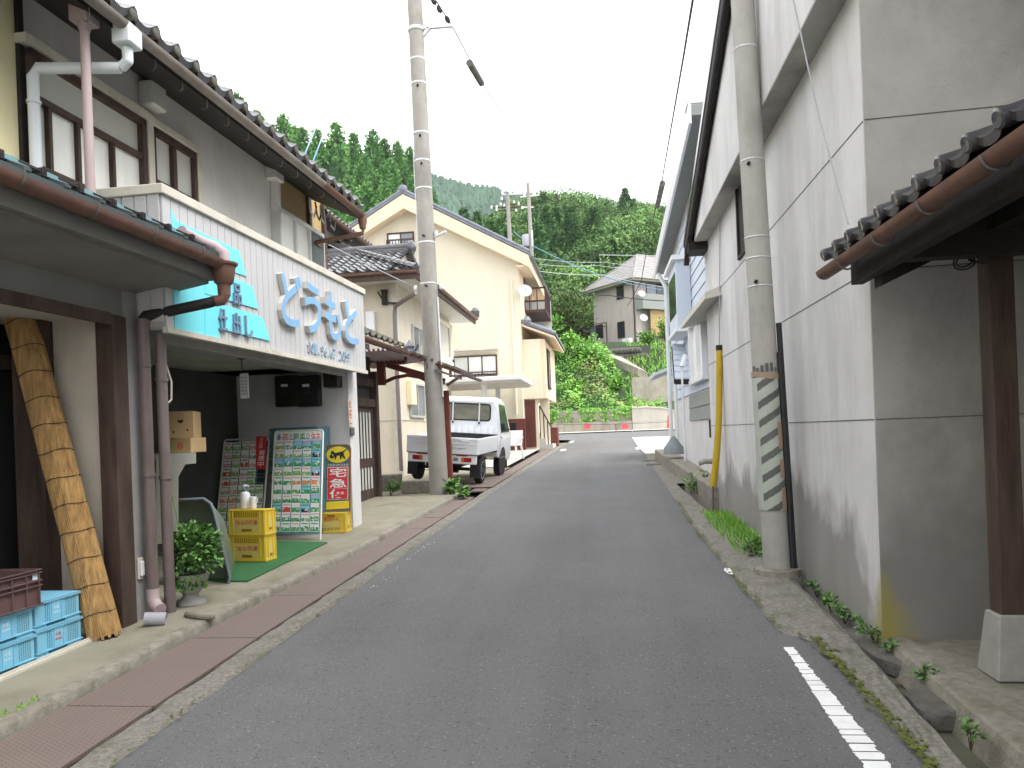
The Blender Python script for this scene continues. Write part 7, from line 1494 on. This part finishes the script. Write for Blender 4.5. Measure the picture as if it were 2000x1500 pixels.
# windows, hood, oriel
u0, z0 = RF.see(.03, 1376, 765); u1, z1 = RF.see(.03, 1352, 640); u0 = RF.see(.05, 1378, 700)[0]; u1 = RF.see(.05, 1353, 700)[0]; zt_ = RF.see(.05, 1353, 640)[1]; zb_ = RF.see(.05, 1353, 745)[1]
uwin(t, RF, .02, u0, u1, zb_, zt_, [M['curtain'], M['curtain']], M['white'], 1, .08, dep=.10)
g = MB(RF); ha = RF.see(.42, 1377, 592); hb = RF.see(.42, 1329, 632); zh = (ha[1] + hb[1]) / 2; g.hexa([(ha[0], .03, zh + .05), (hb[0], .03, zh + .05), (hb[0], .42, zh - .02), (ha[0], .42, zh - .02), (ha[0], .03, zh + .22), (hb[0], .03, zh + .22), (hb[0], .42, zh + .06), (ha[0], .42, zh + .06)]); g.build('window_hood', M['soffitw'], t)
g = MB(RF); oa = RF.see(.30, 1324, 640); ob = RF.see(.30, 1307, 535); zo0 = oa[1]; zo1 = ob[1]; g.box(oa[0], oa[0] + 1.6, .03, .30, zo0, zo1); orl = g.build('oriel', M['bluesiding'], t); g = MB(RF); g.box(oa[0] - .08, oa[0] + 1.68, .03, .38, zo1, zo1 + .09); g.build('oriel_cap', M['white'], orl); g = MB(RF); g.box(oa[0] - .05, oa[0] + 1.65, .03, .34, zo0 - .07, zo0); g.build('oriel_sill', M['white'], orl)
g = MB(RF); g.box(oa[0] + .15, oa[0] + 1.45, .30, .31, zo0 + .3, zo1 - .2); g.build('pane', M['glassd'], orl)
g = MB(RF); aw = [aty(1313, 672, 16.6), aty(1340, 672, 16.6), aty(1346, 738, 15.4), aty(1318, 738, 15.4)]; aw[1].x = max(aw[1].x, RF((16.6, 0, 0)).x); aw[2].x = max(aw[2].x, RF((15.4, 0, 0)).x); g = MB(); g.hexa([p - Z * .05 for p in aw] + aw)
for i in range(1, 6): f = i / 6; g.bar(aw[0] + (aw[3] - aw[0]) * f + Z * .01, aw[1] + (aw[2] - aw[1]) * f + Z * .01, .03, .03)
awn = g.build('awning', M['bluesiding'], t); g = MB(); g.bar(aw[3] - Z * .08, aw[2] - Z * .08, .05, .10); g.bar(aw[0] - Z * .08, aw[3] - Z * .08, .04, .08); g.build('awning_edge', M['woodblack'], awn)
g = MB(RF); g.tube([(19.5, .28, 5.35), (19.5, .10, 5.0), (19.5, .10, .95)], .05, 8); pq = RF.see(.14, 1321, 800); g.tube([(pq[0], .14, 2.7), (pq[0], .14, .95)], .035, 8); g.build('downpipe', M['whitepvc'], t, smooth=True)
g = MB(RF); 
for k in (0, .14): g.tube([(15.0 + k, .26, .85), (15.0 + k, .26, 2.65)], .014, 6)
for i in range(13): g.tube([(15.0, .26, .95 + i * .13), (15.14, .26, .95 + i * .13)], .010, 5)
g.tube([(15.0, .26, 2.65), (15.07, .2, 2.85), (15.14, .26, 2.65)], .05, 6); tag(g.build('ladder', M['whitepvc']), 'narrow white ladder standing against the pale blue house', 'ladder')
q = RF((17.4, .25, gz(17.4) + .38)); g = MB(); n = 10; g.lathe(q, [(.24, 0), (.22, .14), (.12, .28), (.06, .36), (.03, .4)], 9); tag(g.build('tarp', M['canvas'], smooth=True), 'grey tarp bundle at the far foot of the pale blue house', 'tarp')
g = MB(RF); g.hexa([(21, -2.5, 3.9), (24, -2.5, 3.9), (24, .35, 2.9), (21, .35, 2.9), (21, -2.5, 3.98), (24, -2.5, 3.98), (24, .35, 2.98), (21, .35, 2.98)])
for i in range(5): f = i / 5; g.box(21, 24, .35 - 2.85 * f - .02, .35 - 2.85 * f, 2.98 + 1.0 * f, 3.01 + 1.0 * f)
sh = thing('garden_shed', 'small pale blue roofed shed beyond the pale blue house', 'shed', tuple(RF((22.5, -1, gz(22))))); g.build('roof', M['bluesiding'], sh); g = MB(RF); g.box(21.4, 23.6, -2.4, -.6, .5, 3.4); g.build('wall', M['brownrail'], sh)

RF = RF0
# ---- near house with tiled canopy at the right edge
t = thing('canopy_house', 'near house at the right edge with a tiled canopy on a dark timber post', 'house', tuple(RF((3, -.7, gz(3) + .015))))
UE = 4.74; n0 = .245
g = MB(RF); g.box(-4, 4.45, -6, -1.25, .0, 6.0); g.build('wall', M['stucco_shaded'], t)
g = MB(RF); za = 2.415
g.hexa([(-2, n0 - .03, za), (UE - .05, n0 - .03, za), (UE - .05, -1.3, za + .75), (-2, -1.3, za + .75), (-2, n0 - .03, za + .05), (UE - .05, n0 - .03, za + .05), (UE - .05, -1.3, za + .80), (-2, -1.3, za + .80)])
g.box(-2, UE - .12, n0 - .10, n0 - .035, za - .14, za - .0); g.hexa([(4.34, -1.3, za + .45), (4.44, -1.3, za + .45), (4.44, n0 - .1, za - .2), (4.34, n0 - .1, za - .2), (4.34, -1.3, za + .74), (4.44, -1.3, za + .74), (4.44, n0 - .1, za - .03), (4.34, n0 - .1, za - .03)])
rf = g.build('canopy_roof', M['woodblack'], t)
g = MB(); bv = (-RF.n * 1.0 + Z * .45).normalized(); g.tiles(RF((-2, n0 + .03, za + .06)), RF.u, bv, 30, 8, .225, .22, .034, .022, drop=.035, sm=9)
for i in range(31):
    c_ = RF((-2 + (i + .17) * .225, n0 + .045, za + .08)); g.lathe(c_, [(.034, -.12), (.035, -.02), (.037, .0), (.037, .022), (.028, .028), (.0, .025)], 16, axis=RF.n - Z * .3)
g.build('tile', M['tile'], rf, smooth=True)
g = MB(); g.gutter(RF((-2, n0 + .06, za - .05)), RF((UE + .06, n0 + .06, za - .02)), .05); gt = g.build('gutter', M['copper'], t, smooth=True)
hoops(gt, RF((2.0, n0 + .06, za - .03)), RF((UE - .1, n0 + .06, za - .04)), 5, .05, M['stone'])
pz = gnd(1950, 1325, .145); pz = V((2.02, 4.28, gz(4.28) + .015)); g = MB(); g.box(pz.x - .062, pz.x + .062, pz.y - .062, pz.y + .062, pz.z + .30, za + .02); g.build('post', M['wood'], t, bevel=.006)
g = MB(); s0, s1 = .115, .08; g.hexa([(pz.x - s0, pz.y - s0, pz.z), (pz.x + s0, pz.y - s0, pz.z), (pz.x + s0, pz.y + s0, pz.z), (pz.x - s0, pz.y + s0, pz.z), (pz.x - s1, pz.y - s1, pz.z + .33), (pz.x + s1, pz.y - s1, pz.z + .33), (pz.x + s1, pz.y + s1, pz.z + .33), (pz.x - s1, pz.y + s1, pz.z + .33)]); g.build('post_base', M['pot'], t, bevel=.008)
g = MB(RF); g.box(4.0, 4.10, -1.3, n0 - .12, za - .13, za + .05); g.box(-2, 4.2, -.36, -.24, za - .02, za + .16); g.build('beam', M['woodblack'], t)
g = MB(); c_ = V((pz.x - .13, pz.y, za - .10))
for r_ in (.035, .05): g.tube([c_ + V((r_ * math.cos(x) - .02, .02 * math.sin(x * 2), r_ * math.sin(x))) for x in frange(0, 2 * PI, 16)], .005, 5, cap=False)
g.tube([c_, c_ + V((.13, -.05, -.06))], .006, 5); g.build('cable_loop', M['cable'], t)
g = MB(RF); g.hexa([(-2, .1, 5.6), (5.2, .1, 5.6), (5.2, -4, 7.2), (-2, -4, 7.2), (-2, .1, 5.7), (5.2, .1, 5.7), (5.2, -4, 7.3), (-2, -4, 7.3)]); g.build('main_roof', M['tile'], t)

# ================================================================ far poles, cables
FP = []
for px, pyb, pyt, y, lab, rb in ((994, 480, 378, 47.5, 'far concrete pole carrying a crossarm and many white insulators', .16), (1034, 505, 358, 46.5, 'taller far concrete pole with a grey transformer box', .15)):
    B = aty(px, pyb + 240, y); T_ = aty(px - 3, pyt, y); B.z = 1.4; B.x = aty(px + 9, pyb + 300, y).x
    B.x = T_.x + .25; t, P, Rr = utility_pole('utility_pole', lab, B, T_, rb, rb * .75, T_.z, shaft='poled'); FP.append((t, P, y))
t, P, y = FP[0]; zt = aty(990, 382, y).z; g = MB(); a, b = aty(980, 380, y), aty(1035, 378, y); g.bar(a, b, .09, .09); g.build('crossarm', M['alu'], t); g = MB()
for px, py in ((981, 376), (1005, 375), (1043, 378), (980, 388), (1004, 395), (960, 405), (970, 410), (978, 399), (985, 401), (1013, 398), (1008, 411), (970, 404), (1020, 406), (1024, 381)): c_ = aty(px, py, y); g.lathe(c_, [(.03, -.09), (.085, -.06), (.06, 0), (.085, .04), (.03, .10)], 8)
g.build('insulator', M['white'], t, smooth=True); g = MB(); 
for py, x0, x1 in ((405, 958, 1022), (399, 975, 1016), (411, 966, 1010)): g.bar(aty(x0, py + 1, y), aty(x1, py - 1, y), .06, .06)
g.build('lower_crossarm', M['brownrail'], t)
t, P, y = FP[1]; c_ = aty(1027, 470, y); g = MB(); g.lathe(c_ + Z * -.35, [(.22, 0), (.24, .05), (.24, .62), (.2, .7)], 14); g.build('transformer', M['greypvc'], t, smooth=True); g = MB(); g.bar(aty(1016, 385, y), aty(1052, 381, y), .08, .08); g.bar(aty(1022, 405, y), aty(1042, 405, y), .08, .08); g.build('crossarm', M['alu'], t); g = MB(); g.tube([aty(1039, 450, y - .2), aty(1040, 480, y - .2)], .05, 6); g.build('marker_band', M['white'], t)
def cable(lab, pts, r, m, sag=0.0, cat='overhead cable'):
    P = [aty(*p) for p in pts]; out = []
    for a, b in zip(P, P[1:]):
        n = 14
        for i in range(n): f = i / n; out.append(a + (b - a) * f - Z * sag * 4 * f * (1 - f))
    out.append(P[-1]); g = MB(); g.tube(out, r, 5); return tag(g.build('overhead_cable', m), lab, cat, 'overhead cables')
cable('left one of two thin service cables rising from the shop roof, with a blue sleeve', [(588, 318, 10.2), (655, 160, 12.0), (718, -40, 13.2)], .006, M['cablegrey']); cable('right one of two thin service cables rising from the shop roof, with a blue sleeve', [(608, 324, 10.2), (668, 165, 12.0), (722, -40, 13.2)], .006, M['cablegrey'])
for lab, a, b in (('blue sleeve on the left service cable above the shop roof', (588, 318, 10.2), (634, 210, 11.4)), ('blue sleeve on the right service cable above the shop roof', (608, 324, 10.2), (640, 240, 11.1))): g = MB(); g.tube([aty(*a), aty(*b)], .010, 6); tag(g.build('cable_sleeve', M['cableblue']), lab, 'cable sleeve', 'blue cable sleeves')
c_ = cable('spiral wrapped cable running from the near pole arm down to the junction', [(838, -20, 13.4), (884, 52, 14), (935, 150, 17), (1040, 320, 28), (1100, 405, 38), (1170, 498, 50)], .012, M['cable'])
g = MB(); g.tube([aty(917, 123, 15.6), aty(940, 162, 17.2)], .075, 10); tag(g.build('cable_joint_box', M['stone'], smooth=True), 'dark tubular joint box on the spiral wrapped cable beside the left pole', 'joint box', 'cable joint boxes')
for px, py, yy in ((847, 2, 13.5), (858, 18, 13.7), (874, 38, 13.9)): g = MB(); P = aty(px, py, yy); g.lathe(P, [(.02, -.07), (.045, -.03), (.045, .03), (.02, .07)], 8, axis=(.5, .2, -1)); g.build('cable_clamp', M['cable'], c_)
rope_ = cable('long cable falling from the upper right past the far house', [(1358, -30, 7.5), (1335, 110, 10), (1302, 300, 16), (1290, 370, 19), (1270, 450, 24), (1252, 550, 30), (1226, 598, 34)], .014, M['cable'])
g = MB(); g.tube([aty(1294, 358, 18.3), aty(1284, 402, 20.6)], .07, 10); tag(g.build('cable_joint_box', M['stone'], smooth=True), 'dark tubular joint box on the long cable beside the blue house roof', 'joint box', 'cable joint boxes')
cable('horizontal cable meeting the spiral cable, right part', [(1170, 498, 50), (1310, 500, 52)], .022, M['cablegrey']); cable('horizontal cable meeting the spiral cable, left part', [(1045, 517, 49), (1110, 508, 49.5), (1170, 498, 50)], .022, M['cable'])
cable('blue cable sloping from the far poles to the taupe house', [(1003, 452, 47), (1060, 490, 48), (1180, 540, 52), (1292, 566, 55)], .030, M['cableblue'], .1); cable('grey cable crossing in front of the taupe house eaves', [(1040, 528, 46), (1180, 537, 50), (1310, 562, 54)], .022, M['cablegrey'], .1); cable('dark lowest cable crossing in front of the taupe house wall', [(1072, 565, 36), (1190, 577, 40), (1310, 588, 44)], .028, M['cable'], .05); cable('pale upper one of two thin level cables before the wood', [(1050, 505, 47), (1180, 512, 50), (1310, 521, 53)], .016, M['cablegrey'], .1); cable('pale lower one of two thin level cables before the wood', [(1052, 516, 47), (1160, 518, 50), (1310, 526, 53)], .016, M['cablegrey'], .1)
cable('thin service cable from the tiled house corner to the shop', [(642, 478, 11), (735, 525, 12.6), (812, 562, 13.8)], .009, M['cablegrey']); cable('thin wire running down the stucco wall to the near canopy', [(1543, -30, 5.15), (1600, 230, 5.0), (1657, 438, 4.68)], .005, M['cablegrey'])

# ---- weeds and grass at the right wall foot, and by the kerbs
def weed(name, lab, cat, c, R, H, n, seed, L, W, grp): return shrub(name, lab, cat, c, R, H, n, PM, seed, L, W, .5, grp=grp)
sd = 50
for px, py, R, H, n, lab in ((1568, 1122, .09, .14, 50, 'small green weed at the foot of the striped pole'), (1595, 1155, .10, .13, 70, 'low green weed in the ditch just past the pole foot'), (1622, 1185, .10, .13, 80, 'green weed in the ditch halfway along the damp wall'), (1650, 1205, .12, .14, 110, 'dense green weed in the ditch near the warehouse corner'), (1690, 1228, .09, .13, 70, 'green weed at the stained warehouse corner'), (1712, 1250, .10, .14, 80, 'broad leaved weed right at the foot of the warehouse corner'), (1740, 1275, .06, .1, 40, 'small weed below the terrace edge'), (1815, 1330, .07, .10, 50, 'small weed growing over the short grey stone slab'), (1895, 1445, .07, .09, 40, 'small weed in the ditch nearest the camera')):
    P = gnd(px, py, -.03); sd += 1; weed('weed', lab, 'weed', P, R, H * .8, int(n * 1.8), sd, .030, .02, 'weeds in the right ditch')
for px, py, R, H, n, lab in ((1475, 1085, .16, .16, 130, 'mossy green weed left of the pole footing'), (1365, 965, .22, .34, 160, 'scrubby weed at the foot of the yellow guard'), (1385, 955, .18, .30, 120, 'thin grassy weed behind the yellow guard'), (1350, 960, .12, .18, 80, 'small weed beside the drain in front of the plinth')):
    P = gnd(px, py, .0); sd += 1; weed('weed', lab, 'weed', P, R, H, n, sd, .08, .03, 'weeds along the stucco wall')
g = MB(); rr = random.Random(77)
for k in range(900):
    y = rr.uniform(7.6, 10.6); x = RF.o.x + y * RF.u.x / RF.u.y - .04 - rr.random() ** 1.5 * .34; q = 1 - min(1, abs(y - 9) / 2)
    g.leaf((x, y, gz(y) + .0), (rr.gauss(0, .35) - .2, rr.gauss(0, .3), 1), (rr.uniform(-1, 1), -1, .2), rr.uniform(.05, .16) * (.5 + .6 * q), .012, rr.choice([0, 1, 1]))
for k in range(60):
    y = rr.uniform(3.3, 3.75); x = -3.09 + rr.gauss(0, .012); g.leaf((x, y, gz(y) + .06), (rr.gauss(0, .6), rr.gauss(0, .6), .8), (0, -1, .3), rr.uniform(.015, .035), .01, rr.choice([0, 1]))
o = g.build('grass', [M['grass'], M['vine2']], origin=(1.5, 9, .27)); o['kind'] = 'stuff'; tag(o, 'bright green grass fringe along the foot of the stucco wall', 'grass')

# ---- the air of the valley
hm = bpy.data.materials.new('haze'); hm.use_nodes = True; t_, N_, L_ = hm.node_tree, hm.node_tree.nodes, hm.node_tree.links.new
for n_ in list(N_):
    if n_.type != 'OUTPUT_MATERIAL': N_.remove(n_)
pv = N_.new('ShaderNodeVolumePrincipled'); pv.inputs['Color'].default_value = (.86, .93, 1, 1); pv.inputs['Density'].default_value = .00019; pv.inputs['Anisotropy'].default_value = .2
L_(pv.outputs[0], [n_ for n_ in N_ if n_.type == 'OUTPUT_MATERIAL'][0].inputs['Volume'])
g = MB(); g.box(-700, 700, -90, 1000, -2.8, 270); o = g.build('haze', hm); o['kind'] = 'stuff'; tag(o, 'thin pale haze filling the air of the valley', 'haze')

for o in list(bpy.data.objects):
    if '_o' in o: del o['_o']
